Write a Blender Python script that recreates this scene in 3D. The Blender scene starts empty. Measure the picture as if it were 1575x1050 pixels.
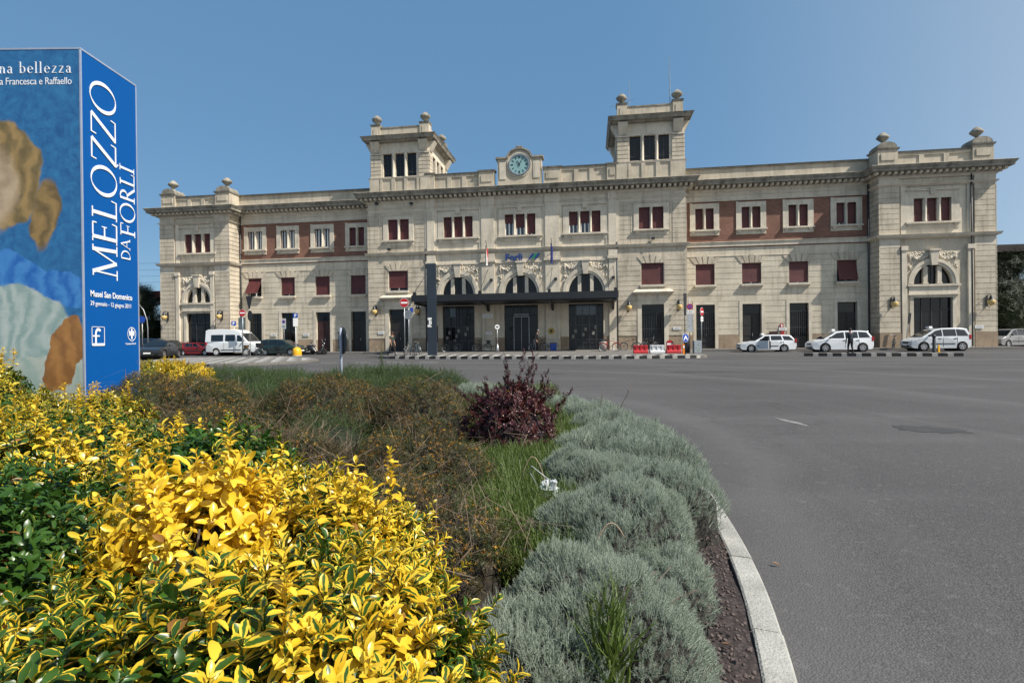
import bpy, bmesh, math, random
import numpy as np
from mathutils import Vector, Matrix, Quaternion
R = math.radians
sc = bpy.context.scene
COL = sc.collection
# ------------------------------------------------------------------ camera
cd = bpy.data.cameras.new('camera'); cam = bpy.data.objects.new('camera', cd); COL.objects.link(cam)
cd.sensor_width = 36; cd.lens = 36*833/1575; cd.clip_start = .05; cd.clip_end = 5000
cam.matrix_world = Matrix.Translation((0, 0, 1.3)) @ Matrix.Rotation(R(90-.2), 4, 'X') @ Matrix.Rotation(R(-.63), 4, 'Z')
sc.camera = cam
# ------------------------------------------------------------------ sky, sun, exposure
SUN = Vector((2.33, -1.35, 3.0)).normalized()
w = bpy.data.worlds.new('World'); sc.world = w; w.use_nodes = True
nt = w.node_tree; nt.nodes.clear()
sky = nt.nodes.new('ShaderNodeTexSky'); sky.sky_type = 'NISHITA'; sky.sun_disc = False
sky.sun_elevation = math.asin(SUN.z); sky.sun_rotation = math.atan2(SUN.x, SUN.y)
sky.altitude = 0; sky.air_density = 1.0; sky.dust_density = 0.1; sky.ozone_density = 3.0
bg = nt.nodes.new('ShaderNodeBackground'); bg.inputs[1].default_value = .085
out = nt.nodes.new('ShaderNodeOutputWorld')
# thin haze evens the clear sky out: a blue base away from the sun, paling towards the sun's side of the sky
def wmix(f, a, c):
    x = nt.nodes.new('ShaderNodeMix'); x.data_type = 'RGBA'; x.clamp_result = False
    for i, v in ((0, f), (6, a), (7, c)):
        if hasattr(v, 'is_linked'): nt.links.new(v, x.inputs[i])
        else: x.inputs[i].default_value = v if i == 0 else (*v, 1)
    return x.outputs[2]
tcw = nt.nodes.new('ShaderNodeTexCoord'); dt = nt.nodes.new('ShaderNodeVectorMath'); dt.operation = 'DOT_PRODUCT'; sh = Vector((SUN.x, SUN.y, .0)).normalized(); dt.inputs[1].default_value = sh
nt.links.new(tcw.outputs['Generated'], dt.inputs[0]); mr = nt.nodes.new('ShaderNodeMapRange'); mr.inputs[1].default_value = -.35; mr.inputs[2].default_value = 1.; nt.links.new(dt.outputs['Value'], mr.inputs[0])
pw_ = nt.nodes.new('ShaderNodeMath'); pw_.operation = 'POWER'; pw_.inputs[1].default_value = 2.; nt.links.new(mr.outputs[0], pw_.inputs[0])
base = wmix(.7, sky.outputs[0], (1.02, 2.4, 4.1))
nt.links.new(wmix(pw_.outputs[0], base, (8.8, 8.9, 8.6)), bg.inputs[0]); nt.links.new(bg.outputs[0], out.inputs[0])
sd = bpy.data.lights.new('sun', 'SUN'); sd.energy = 4.6; sd.angle = R(.5); sd.color = (1, .94, .85)
so = bpy.data.objects.new('sun', sd); COL.objects.link(so); so.rotation_euler = (-SUN).to_track_quat('-Z', 'Y').to_euler()
sc.view_settings.view_transform = 'Standard'; sc.view_settings.look = 'None'
sc.view_settings.gamma = 1; sc.view_settings.exposure = 0.6

# ------------------------------------------------------------------ materials
MATS = {}
def mat(name, col, rough=.8, var=.15, scale=3., bump=0., bscale=40., metal=0., col2=None, streak=0., emit=0., spec=None, sharp=None, alpha=None):
    """procedural material: base colour broken up by two noises, optional vertical streaks and bump"""
    if name in MATS: return MATS[name]
    m = bpy.data.materials.new(name); m.use_nodes = True; MATS[name] = m
    n = m.node_tree.nodes; l = m.node_tree.links; b = n['Principled BSDF']
    b.inputs['Roughness'].default_value = rough; b.inputs['Metallic'].default_value = metal
    if spec is not None: b.inputs['Specular IOR Level'].default_value = spec
    tc = n.new('ShaderNodeTexCoord')
    def noise(s, det=4, vec=None):
        t = n.new('ShaderNodeTexNoise'); t.inputs['Scale'].default_value = s; t.inputs['Detail'].default_value = det
        l.new(vec or tc.outputs['Object'], t.inputs['Vector']); return t.outputs['Fac']
    def mixc(fac, a, bb, typ='MIX'):
        x = n.new('ShaderNodeMix'); x.data_type = 'RGBA'; x.blend_type = typ
        for s, vv_ in ((0, fac), (6, a), (7, bb)):
            if hasattr(vv_, 'is_linked'): l.new(vv_, x.inputs[s])
            elif s == 0: x.inputs[0].default_value = vv_
            else: x.inputs[s].default_value = (*vv_, 1)
        return x.outputs[2]
    def ramp(f, a, bb):
        r = n.new('ShaderNodeMapRange'); r.inputs[1].default_value = a; r.inputs[2].default_value = bb
        l.new(f, r.inputs[0]); return r.outputs[0]
    c = tuple(col); c2 = tuple(col2) if col2 else tuple(x*(1-var*1.6) for x in col)
    o = mixc(ramp(noise(scale), *(sharp or (.35, .7))), c, c2)
    if var: o = mixc(ramp(noise(scale*7.3, 3), .3, .75), o, mixc(1., o, (1-var, 1-var, 1-var), 'MULTIPLY'))
    if streak:
        mp = n.new('ShaderNodeMapping'); mp.inputs['Scale'].default_value = (2.2, 2.2, .22); l.new(tc.outputs['Object'], mp.inputs[0])
        o = mixc(ramp(noise(1.6, 6, mp.outputs[0]), .5, .78), o, mixc(1., o, (1-streak, 1-streak, 1-streak*1.05), 'MULTIPLY'))
    l.new(o, b.inputs['Base Color'])
    if emit: l.new(o, b.inputs['Emission Color']); b.inputs['Emission Strength'].default_value = emit
    if bump:
        bp = n.new('ShaderNodeBump'); bp.inputs['Strength'].default_value = bump; bp.inputs['Distance'].default_value = .02
        l.new(noise(bscale, 5), bp.inputs['Height']); l.new(bp.outputs[0], b.inputs['Normal'])
    if alpha is not None: b.inputs['Alpha'].default_value = alpha
    return m
plaster = mat('plaster', (.68, .605, .48), .9, .13, .6, .15, 60, streak=.3)
rustic = mat('rusticated_stone', (.60, .525, .41), .92, .18, .8, .3, 45, streak=.4)
trim = mat('trim_stone', (.66, .59, .475), .88, .15, 1.2, .2, 50, streak=.25)
weath = mat('weathered_stone', (.36, .33, .27), .95, .3, 1.5, .4, 30, streak=.55)
parap = mat('parapet_stone', (.56, .49, .38), .9, .16, .9, .25, 40, streak=.35)
plinthm = mat('plinth_stone', (.36, .27, .185), .9, .2, 1.1, .3, 40, streak=.3)
shut = mat('red_shutter', (.115, .026, .025), .6, .2, 2)
shutd = mat('dark_shutter', (.05, .02, .022), .6, .2, 2)
white = mat('white_paint', (.78, .78, .76), .5, .05, 4)
blackm = mat('black_metal', (.016, .018, .021), .45, .2, 3)
dmetal = mat('dark_metal', (.04, .043, .047), .5, .2, 3)
glassd = mat('dark_glass', (.012, .014, .016), .12, .3, 1.5, spec=.35)
glassb = mat('blue_glass', (.05, .075, .11), .08, .3, 2.5, spec=.7)
steel = mat('galvanised_steel', (.42, .43, .44), .4, .15, 6, metal=.7)
doorm = mat('dark_door', (.022, .018, .018), .55, .3, 2, .1, 30)
doorr = mat('red_brown_door', (.05, .014, .014), .55, .3, 2)
red = mat('red_paint', (.42, .012, .018), .45, .12, 3)
blue = mat('blue_paint', (.012, .06, .34), .4, .06, 3)
yellow = mat('yellow_paint', (.8, .42, .015), .45, .1, 4)
lampg = mat('amber_lamp_glass', (.75, .52, .2), .25, .15, 6)
roofm = mat('roof_felt', (.10, .10, .10), .9, .2, 1)
rubber = mat('tyre_rubber', (.012, .012, .012), .85, .2, 9)

def brick_mat():
    m = bpy.data.materials.new('red_brick'); m.use_nodes = True; n = m.node_tree.nodes; l = m.node_tree.links; b = n['Principled BSDF']
    tc = n.new('ShaderNodeTexCoord'); mp = n.new('ShaderNodeMapping'); mp.inputs['Rotation'].default_value = (R(90), 0, 0)
    l.new(tc.outputs['Object'], mp.inputs[0])
    t = n.new('ShaderNodeTexBrick'); l.new(mp.outputs[0], t.inputs[0])
    t.inputs['Color1'].default_value = (.235, .108, .072, 1); t.inputs['Color2'].default_value = (.16, .072, .05, 1)
    t.inputs['Mortar'].default_value = (.24, .15, .11, 1); t.inputs['Scale'].default_value = 1
    t.inputs['Brick Width'].default_value = .27; t.inputs['Row Height'].default_value = .075; t.inputs['Mortar Size'].default_value = .009
    nz = n.new('ShaderNodeTexNoise'); nz.inputs['Scale'].default_value = 1.1; l.new(tc.outputs['Object'], nz.inputs[0])
    r = n.new('ShaderNodeMapRange'); r.inputs[3].default_value = .6; r.inputs[4].default_value = 1.3; l.new(nz.outputs[0], r.inputs[0])
    x = n.new('ShaderNodeVectorMath'); x.operation = 'MULTIPLY'; l.new(t.outputs[0], x.inputs[0]); l.new(r.outputs[0], x.inputs[1])
    l.new(x.outputs[0], b.inputs['Base Color']); b.inputs['Roughness'].default_value = .9
    bp = n.new('ShaderNodeBump'); bp.inputs['Strength'].default_value = .3; bp.inputs['Distance'].default_value = .01
    l.new(t.outputs['Fac'], bp.inputs['Height']); bp.invert = True; l.new(bp.outputs[0], b.inputs['Normal'])
    return m
brick = brick_mat()

# ------------------------------------------------------------------ helpers
def tag(o, label=None, cat=None, group=None, kind=None):
    if label: o['label'] = label
    if cat: o['category'] = cat
    if group: o['group'] = group
    if kind: o['kind'] = kind
    return o
def thing(name, label, cat, loc=(0, 0, 0), rz=0, group=None):
    o = bpy.data.objects.new(name, None); COL.objects.link(o); o.location = loc; o.rotation_euler = (0, 0, rz)
    o.empty_display_size = .2
    return tag(o, label, cat, group)
class MB:
    """collects shapes; build() links them as one mesh object"""
    def __init__(s): s.v = []; s.f = []; s.m = []; s.sm = []; s.mats = []; s.cm = 0; s.smooth = False
    def use(s, m, smooth=False):
        if m not in s.mats: s.mats.append(m)
        s.cm = s.mats.index(m); s.smooth = smooth; return s
    def add(s, vs, fs):
        k = len(s.v); s.v += [tuple(p) for p in vs]
        for f in fs: s.f.append(tuple(k+i for i in f)); s.m.append(s.cm); s.sm.append(s.smooth)
        return s
    def quad(s, a, b, c, d): return s.add([a, b, c, d], [(0, 1, 2, 3)])
    def box(s, x0, x1, y0, y1, z0, z1):
        return s.frus(x0, x1, y0, y1, z0, z1, 0, 0)
    def frus(s, x0, x1, y0, y1, z0, z1, p0, p1, back=True):
        q = p0 if back else 0; t = p1 if back else 0
        vs = [(x0-p0, y0-p0, z0), (x1+p0, y0-p0, z0), (x1+p0, y1+q, z0), (x0-p0, y1+q, z0), (x0-p1, y0-p1, z1), (x1+p1, y0-p1, z1), (x1+p1, y1+t, z1), (x0-p1, y1+t, z1)]
        return s.add(vs, [(0, 3, 2, 1), (4, 5, 6, 7), (0, 1, 5, 4), (1, 2, 6, 5), (2, 3, 7, 6), (3, 0, 4, 7)])
    def tube(s, pts, r, seg=8, cap=True, r1=None):
        pts = [Vector(p) for p in pts]; n = len(pts); vs = []; fs = []; ref = None
        for i, p in enumerate(pts):
            d = (pts[min(i+1, n-1)]-pts[max(i-1, 0)]).normalized()
            a = d.orthogonal().normalized() if ref is None else (ref-d*ref.dot(d)).normalized()
            ref = a; b = d.cross(a); rr = r if r1 is None else r+(r1-r)*i/(n-1)
            if isinstance(r, (list, tuple)): rr = r[i]
            for k in range(seg):
                t = 2*math.pi*k/seg; vs.append(p+(a*math.cos(t)+b*math.sin(t))*rr)
        for i in range(n-1):
            for k in range(seg): fs.append((i*seg+k, i*seg+(k+1) % seg, (i+1)*seg+(k+1) % seg, (i+1)*seg+k))
        if cap: fs.append(tuple(range(seg))[::-1]); fs.append(tuple((n-1)*seg+k for k in range(seg)))
        return s.add(vs, fs)
    def lathe(s, c, prof, seg=16, flute=0, nf=8, axis='z'):
        vs = []; fs = []; n = len(prof)
        for (r, z) in prof:
            for k in range(seg):
                t = 2*math.pi*k/seg; rr = r*(1+flute*math.cos(nf*t))
                p = (rr*math.cos(t), rr*math.sin(t), z)
                if axis == 'y': p = (p[0], z, p[1])
                if axis == 'x': p = (z, p[0], p[1])
                vs.append((c[0]+p[0], c[1]+p[1], c[2]+p[2]))
        for i in range(n-1):
            for k in range(seg): fs.append((i*seg+k, i*seg+(k+1) % seg, (i+1)*seg+(k+1) % seg, (i+1)*seg+k))
        fs.append(tuple(range(seg))[::-1]); fs.append(tuple((n-1)*seg+k for k in range(seg)))
        return s.add(vs, fs)
    def sph(s, c, r, seg=8, rings=5, sc_=(1, 1, 1)):
        vs = []; fs = []
        for i in range(1, rings):
            a = math.pi*i/rings
            for k in range(seg):
                t = 2*math.pi*k/seg
                vs.append((c[0]+r*sc_[0]*math.sin(a)*math.cos(t), c[1]+r*sc_[1]*math.sin(a)*math.sin(t), c[2]+r*sc_[2]*math.cos(a)))
        for i in range(rings-2):
            for k in range(seg): fs.append((i*seg+k, (i+1)*seg+k, (i+1)*seg+(k+1) % seg, i*seg+(k+1) % seg))
        t = len(vs); vs += [(c[0], c[1], c[2]+r*sc_[2]), (c[0], c[1], c[2]-r*sc_[2])]
        for k in range(seg):
            fs.append((t, k, (k+1) % seg)); b = (rings-2)*seg; fs.append((t+1, b+(k+1) % seg, b+k))
        return s.add(vs, fs)
    def prism(s, poly, y0, y1, plane='xz'):
        """extrude a 2-D outline between y0 and y1"""
        n = len(poly)
        if plane == 'xz': f = lambda p, y: (p[0], y, p[1])
        elif plane == 'xy': f = lambda p, y: (p[0], p[1], y)
        else: f = lambda p, y: (y, p[0], p[1])
        vs = [f(p, y0) for p in poly]+[f(p, y1) for p in poly]
        fs = [tuple(range(n)), tuple(range(2*n-1, n-1, -1))]+[(i, i+n, (i+1) % n+n, (i+1) % n) for i in range(n)]
        return s.add(vs, fs)
    def arc(s, cu, cz, r0, r1, v0, v1, a0=0, a1=180, seg=20, fz=1.):
        """ring sector in the facade plane, extruded v0..v1"""
        vs = []; fs = []
        for i in range(seg+1):
            a = R(a0+(a1-a0)*i/seg); c, ss = math.cos(a), math.sin(a)*fz
            for (r, v) in ((r0, v0), (r1, v0), (r1, v1), (r0, v1)): vs.append((cu+r*c, v, cz+r*ss))
        for i in range(seg):
            for k in range(4): fs.append((i*4+k, i*4+(k+1) % 4, i*4+4+(k+1) % 4, i*4+4+k))
        fs += [(0, 3, 2, 1), (seg*4, seg*4+1, seg*4+2, seg*4+3)]
        return s.add(vs, fs)
    def build(s, name, parent=None, recalc=True, bevel=0, tri=False):
        me = bpy.data.meshes.new(name); me.from_pydata(s.v, [], s.f)
        for m in s.mats: me.materials.append(m)
        me.polygons.foreach_set('material_index', s.m); me.polygons.foreach_set('use_smooth', s.sm)
        if recalc or bevel or tri:
            bm = bmesh.new(); bm.from_mesh(me)
            bmesh.ops.recalc_face_normals(bm, faces=bm.faces)
            if bevel: bmesh.ops.bevel(bm, geom=[e for e in bm.edges if e.calc_face_angle(0) > .6], offset=bevel, segments=2, affect='EDGES', profile=.6)
            if tri: bmesh.ops.triangulate(bm, faces=[f for f in bm.faces if len(f.verts) > 4])
            bm.to_mesh(me); bm.free()
        me.update(); o = bpy.data.objects.new(name, me); COL.objects.link(o)
        if parent: o.parent = parent
        return o
def copy_tree(o, parent=None):
    c = o.copy(); COL.objects.link(c); c.parent = parent
    for ch in list(o.children): copy_tree(ch, c)
    return c
def text_mesh(name, s, size, m, parent, mtx, depth=.01, align='LEFT', bold=0., shear=0., sx=1.):
    cu = bpy.data.curves.new(name, 'FONT'); cu.body = s; cu.size = size; cu.extrude = depth; cu.align_x = align; cu.offset = bold; cu.shear = shear
    t = bpy.data.objects.new('tmp', cu); COL.objects.link(t)
    bpy.context.view_layer.update()
    me = bpy.data.meshes.new_from_object(t.evaluated_get(bpy.context.evaluated_depsgraph_get()))
    bpy.data.objects.remove(t); bpy.data.curves.remove(cu)
    me.transform(mtx @ Matrix.Diagonal((sx, 1, 1, 1))); me.materials.clear(); me.materials.append(m); me.name = name
    o = bpy.data.objects.new(name, me); COL.objects.link(o); o.parent = parent
    return o
UP = Matrix.Rotation(R(90), 4, 'X')      # text standing up, facing -y

# building frame: x along the facade, y into the building
TH = R(8.26); BO = Vector((.549, 48.008, 0))
BU = Vector((math.cos(TH), -math.sin(TH), 0)); BV = Vector((math.sin(TH), math.cos(TH), 0))
def W(u, v, z=0.): return BO+BU*u+BV*v+Vector((0, 0, z))
def sst(a, b, x):
    t = min(1, max(0, (x-a)/(b-a))); return t*t*(3-2*t)
def road_z(X, Y):
    v = (Vector((X, Y, 0))-BO).dot(BV); return .14*sst(-10, -3, v)
# ================================================================== station building
B = thing('station_building', 'two storey cream stone and red brick station with clock and two rooftop towers', 'building', BO, -TH)
WALLS = MB(); RUST = MB(); COR = MB()
def cells(u0, u1, z0, z1, ops):
    us = sorted({u0, u1} | {x for o in ops for x in o[:2] if u0 < x < u1}); zs = sorted({z0, z1} | {x for o in ops for x in o[2:4] if z0 < x < z1})
    for a, b in zip(us, us[1:]):
        for c, d in zip(zs, zs[1:]):
            if not any(o[0] <= (a+b)/2 <= o[1] and o[2] <= (c+d)/2 <= o[3] for o in ops): yield a, b, c, d
def wall(mb, m, u0, u1, z0, z1, v, ops, depth=.4):
    mb.use(m)
    for a, b, c, d in cells(u0, u1, z0, z1, ops): mb.quad((a, v, c), (b, v, c), (b, v, d), (a, v, d))
    for o in ops:
        a, b, c, d = o[:4]; a = max(a, u0); b = min(b, u1); c = max(c, z0); d = min(d, z1)
        if d <= c or b <= a: continue
        q = v+depth
        if o[2] >= z0: mb.quad((a, v, c), (a, q, c), (b, q, c), (b, v, c))
        if o[3] <= z1: mb.quad((a, v, d), (b, v, d), (b, q, d), (a, q, d))
        mb.quad((a, v, c), (a, v, d), (a, q, d), (a, q, c)); mb.quad((b, v, c), (b, q, c), (b, q, d), (b, v, d))
def courses(u0, u1, z0, z1, v, ops, pitch=.42, gap=.038, proud=.04, m=None):
    z0 += .002
    RUST.use(m or rustic); n = max(1, round((z1-z0)/pitch)); p = (z1-z0)/n
    for i in range(n):
        a = z0+i*p; b = a+p-gap
        for q in cells(u0, u1, a, b, ops): RUST.box(q[0], q[1], v-proud, v, q[2], q[3])
def clip_side(side, x, v0, v1, z0, z1, m, mb=None):
    (mb or WALLS).use(m).quad((x, v0, z0), (x, v1, z0), (x, v1, z1), (x, v0, z1))
def side_courses(x, s, v0, v1, z0, z1, pitch=.42, gap=.055):
    RUST.use(rustic); n = max(1, round((z1-z0)/pitch)); p = (z1-z0)/n
    for i in range(n): RUST.box(min(x, x+s*.05), max(x, x+s*.05), v0-.05, v1, z0+i*p, z0+(i+1)*p-gap)
def cornice(u0, u1, v0, v1, zb, front=True, wl=0, wr=0, k=1., dent=True):
    """zb bottom of bed mould; wraps the ends by its own projection"""
    C = COR.use(weath)
    C.use(trim).frus(u0, u1, v0, v1, zb-.22, zb-.06, .06, .12); C.frus(u0, u1, v0, v1, zb-.06, zb, .2, .2)
    C.use(weath).frus(u0, u1, v0, v1, zb, zb+.26, .22, .22)
    if dent:
        C.use(trim); n = int((u1-u0+.8)/.44)
        for i in range(n+1):
            x = u0-.4+(u1-u0+.8)*i/n; C.box(x-.11, x+.11, v0-.62, v0-.22, zb+.04, zb+.24)
        for xx, s in ((u0, -1), (u1, 1)):
            nn = int((min(v1, v0+8)-v0)/.44)
            for i in range(1, nn+1):
                y = v0+i*.44-.2; C.box(min(xx+s*.22, xx+s*.62), max(xx+s*.22, xx+s*.62), y-.11, y+.11, zb+.04, zb+.24)
    C.use(weath).frus(u0, u1, v0, v1, zb+.26, zb+.44, .85, .85); C.frus(u0, u1, v0, v1, zb+.44, zb+.66, .88, 1.02); C.frus(u0, u1, v0, v1, zb+.66, zb+.72, 1.02, .9)
def string(u0, u1, v0, v1, z, m=None, p=.2, h=.2):
    COR.use(m or trim).frus(u0, u1, v0, v1, z-h, z, p*.7, p); COR.frus(u0, u1, v0, v1, z, z+.05, p, .04)
    COR.frus(u0, u1, v0, v1, z-h-.1, z-h, .04, p*.4)

def window(u0, u1, z0, z1, v, n, fu0, fu1, fz0, fz1, states, key=False, mull=.26, ears=True, sh=shut, dm=glassd, style='stone'):
    """stone surround with n lights; states = how far each shutter is down (0..1)"""
    f = MB().use(trim); pr = .09
    f.box(fu0, u0, v-pr, v+.1, z0, z1); f.box(u1, fu1, v-pr, v+.1, z0, z1); f.box(fu0, fu1, v-pr, v+.1, z1, fz1)
    f.box(fu0-.02, fu1+.02, v-.2, v+.1, fz1, fz1+.07) if key else f.box(fu0-.02, fu0+.2, v-.12, v+.1, fz1, fz1+.05)
    f.box(fu0-.05, fu1+.05, v-.26, v+.1, z0-.14, z0)            # sill
    f.box(fu0, fu1, v-.06, v+.1, fz0, z0-.14)
    for s in (fu0+.12, fu1-.4): f.box(s, s+.28, v-.18, v+.05, z0-.34, z0-.14)
    pw = (u1-u0-(n-1)*mull)/n
    for i in range(n-1):
        a = u0+(i+1)*pw+i*mull; c = a+mull/2
        f.box(a+.02, a+mull-.02, v-.04, v+.28, z0, z1)
        f.use(trim, True).lathe((c, v-.03, 0), [(.13, z0), (.13, z0+.12), (.085, z0+.16), (.08, z1-.2), (.12, z1-.12), (.13, z1)], 10); f.use(trim)
    if key:
        c = (u0+u1)/2; f.add([(c-.16, v-.2, fz1-.32), (c+.16, v-.2, fz1-.32), (c+.22, v-.24, fz1+.2), (c-.22, v-.24, fz1+.2), (c-.16, v, fz1-.32), (c+.16, v, fz1-.32), (c+.22, v, fz1+.2), (c-.22, v, fz1+.2)],
                              [(0, 1, 2, 3), (3, 2, 6, 7), (0, 3, 7, 4), (1, 5, 6, 2), (0, 4, 5, 1)])
    o = f.build('window', B)
    for i in range(n):
        a = u0+i*(pw+mull); b = a+pw; st = states[i % len(states)]
        g = MB().use(dm).box(a, b, v+.24, v+.27, z0, z1)
        if st < .97:
            g.use(white); zt = z1-(z1-z0)*st
            for x in (a, (a+b)/2-.05, b-.07): g.box(x, x+(.1 if x > a and x < b-.08 else .07), v+.18, v+.235, z0, zt)
            g.box(a, b, v+.18, v+.23, z0, z0+.07)
        g.build('pane', o)
        if st > 0:
            zt = z1-(z1-z0)*st; s_ = MB().use(sh); nn = max(2, int((z1-zt)/.09))
            for j in range(nn):
                q0 = zt+(z1-zt)*j/nn; q1 = zt+(z1-zt)*(j+1)/nn
                s_.add([(a, v+.14, q0), (b, v+.14, q0), (b, v+.155, q1), (a, v+.155, q1)], [(0, 1, 2, 3)])
                s_.quad((a, v+.155, q1), (b, v+.155, q1), (b, v+.14, q1), (a, v+.14, q1))
            s_.build('shutter', o, recalc=False)
    return o
def lowwin(u0, u1, z0, z1, v, down=1., out=0., sill=True, kfan=True, base='block'):
    f = MB().use(trim)
    f.box(u0-.12, u1+.12, v-.3, v+.1, z0-.16, z0); f.box(u0-.06, u0, v-.02, v+.1, z0, z1); f.box(u1, u1+.06, v-.02, v+.1, z0, z1); f.use(trim).frus(u0-.02, u1+.02, v-.1, v+.05, z0-.34, z0-.16, 0, .12, False)
    c = (u0+u1)/2                                                # voussoirs over the window
    for k in range(-2, 3):
        a = k*.36; b = a
        RUST.use(rustic).add([(c+a-.15, v-.085, z1), (c+a+.15, v-.085, z1), (c+a*1.5+.2, v-.085, z1+.75-.1*abs(k)), (c+a*1.5-.2, v-.085, z1+.75-.1*abs(k)), (c+a-.15, v, z1), (c+a+.15, v, z1), (c+a*1.5+.2, v, z1+.75-.1*abs(k)), (c+a*1.5-.2, v, z1+.75-.1*abs(k))],
              [(0, 1, 2, 3), (3, 2, 6, 7), (0, 3, 7, 4), (1, 5, 6, 2), (0, 4, 5, 1)])
    o = f.build('window', B)
    MB().use(glassd).box(u0, u1, v+.26, v+.3, z0, z1).use(white).box(u0, u0+.08, v+.2, v+.255, z0, z1).box(u1-.08, u1, v+.2, v+.255, z0, z1).box(c-.05, c+.05, v+.2, v+.255, z0, z1).box(u0, u1, v+.19, v+.2, z0, z0+.08).build('pane', o)
    s = MB().use(shut); zt = z1-(z1-z0)*down; n = int((z1-zt)/.09)
    for j in range(n):
        t0 = j/n; t1 = (j+1)/n                                   # from the top down, pushed out at the bottom by «out»
        def pt(x, t, d): 
            z = z1-(z1-zt)*t*(.97 if out else 1); yy = v+.1-out*max(0, t-.12); return (x, yy+d, z)
        s.quad(pt(u0+.03, t0, 0), pt(u1-.03, t0, 0), pt(u1-.03, t1, -.015), pt(u0+.03, t1, -.015))
        s.quad(pt(u0+.03, t1, -.015), pt(u1-.03, t1, -.015), pt(u1-.03, t1, 0), pt(u0+.03, t1, 0))
    if out:
        s.use(dmetal); 
        for x in (u0+.03, u1-.03): s.tube([(x, v+.1, z0+.5), (x, v+.1-out*.86, zt+.04)], .015, 6)
    s.build('shutter', o, recalc=False)
    return o
def door(u0, u1, z1, v, z0=.36, m=doorm, kind='panel', fr=.26, frame=True):
    f = MB().use(m); t = z0+(z1-z0)*.76
    c = (u0+u1)/2
    f.box(u0, u1, v+.3, v+.33, z0-.2, z1)
    if kind == 'panel':
        f.use(m)
        for x0, x1 in ((u0+.04, c-.02), (c+.02, u1-.04)):
            f.box(x0, x1, v+.26, v+.3, z0, t)
            for q in range(3):
                a = z0+.15+(t-z0-.15)*q/3; f.box(x0+.1, x1-.1, v+.235, v+.26, a, a+(t-z0)/3-.22)
        f.use(glassd).box(u0+.08, u1-.08, v+.27, v+.3, t+.08, z1-.06)
    elif kind == 'glass':
        f.use(glassd).box(u0, u1, v+.26, v+.3, z0+.9, z1); f.use(m)
        n = max(2, round((u1-u0)/.75))
        for i in range(n+1): x = u0+(u1-u0)*i/n; f.box(x-.03, x+.03, v+.2, v+.258, z0, z1)
        f.box(u0, u1, v+.2, v+.257, t-.04, t+.04); f.box(u0, u1, v+.215, v+.3, z0, z0+.9)
    elif kind == 'bars':
        f.use(glassd).box(u0, u1, v+.27, v+.3, z0+1, z1); f.use(m).box(u0, u1, v+.22, v+.3, z0, z0+1.0)
        f.use(dmetal); n = 9
        for i in range(n+1): x = u0+(u1-u0)*i/n; f.box(x-.016, x+.016, v+.14, v+.17, z0+1.0, t+.25)
        f.box(u0, u1, v+.13, v+.165, z0+1.7, z0+1.75); f.box(u0, u1, v+.13, v+.165, t+.2, t+.25); f.box(u0, u1, v+.2, v+.26, t+.1, t+.18)
    o = f.build('door', B)
    if kind != 'glass': MB().use(steel).box(c+.06, c+.1, v+.17, v+.24, z0+1.0, z0+1.25).build('handle', o)
    if frame:
        g = MB().use(trim)
        g.box(u0-fr, u0, v-.07, v+.12, z0-.2, z1); g.box(u1, u1+fr, v-.07, v+.12, z0-.2, z1); g.box(u0-fr, u1+fr, v-.07, v+.12, z1, z1+fr)
        g.build('door_frame', o)
    return o
rnd = random.Random(4)
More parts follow.
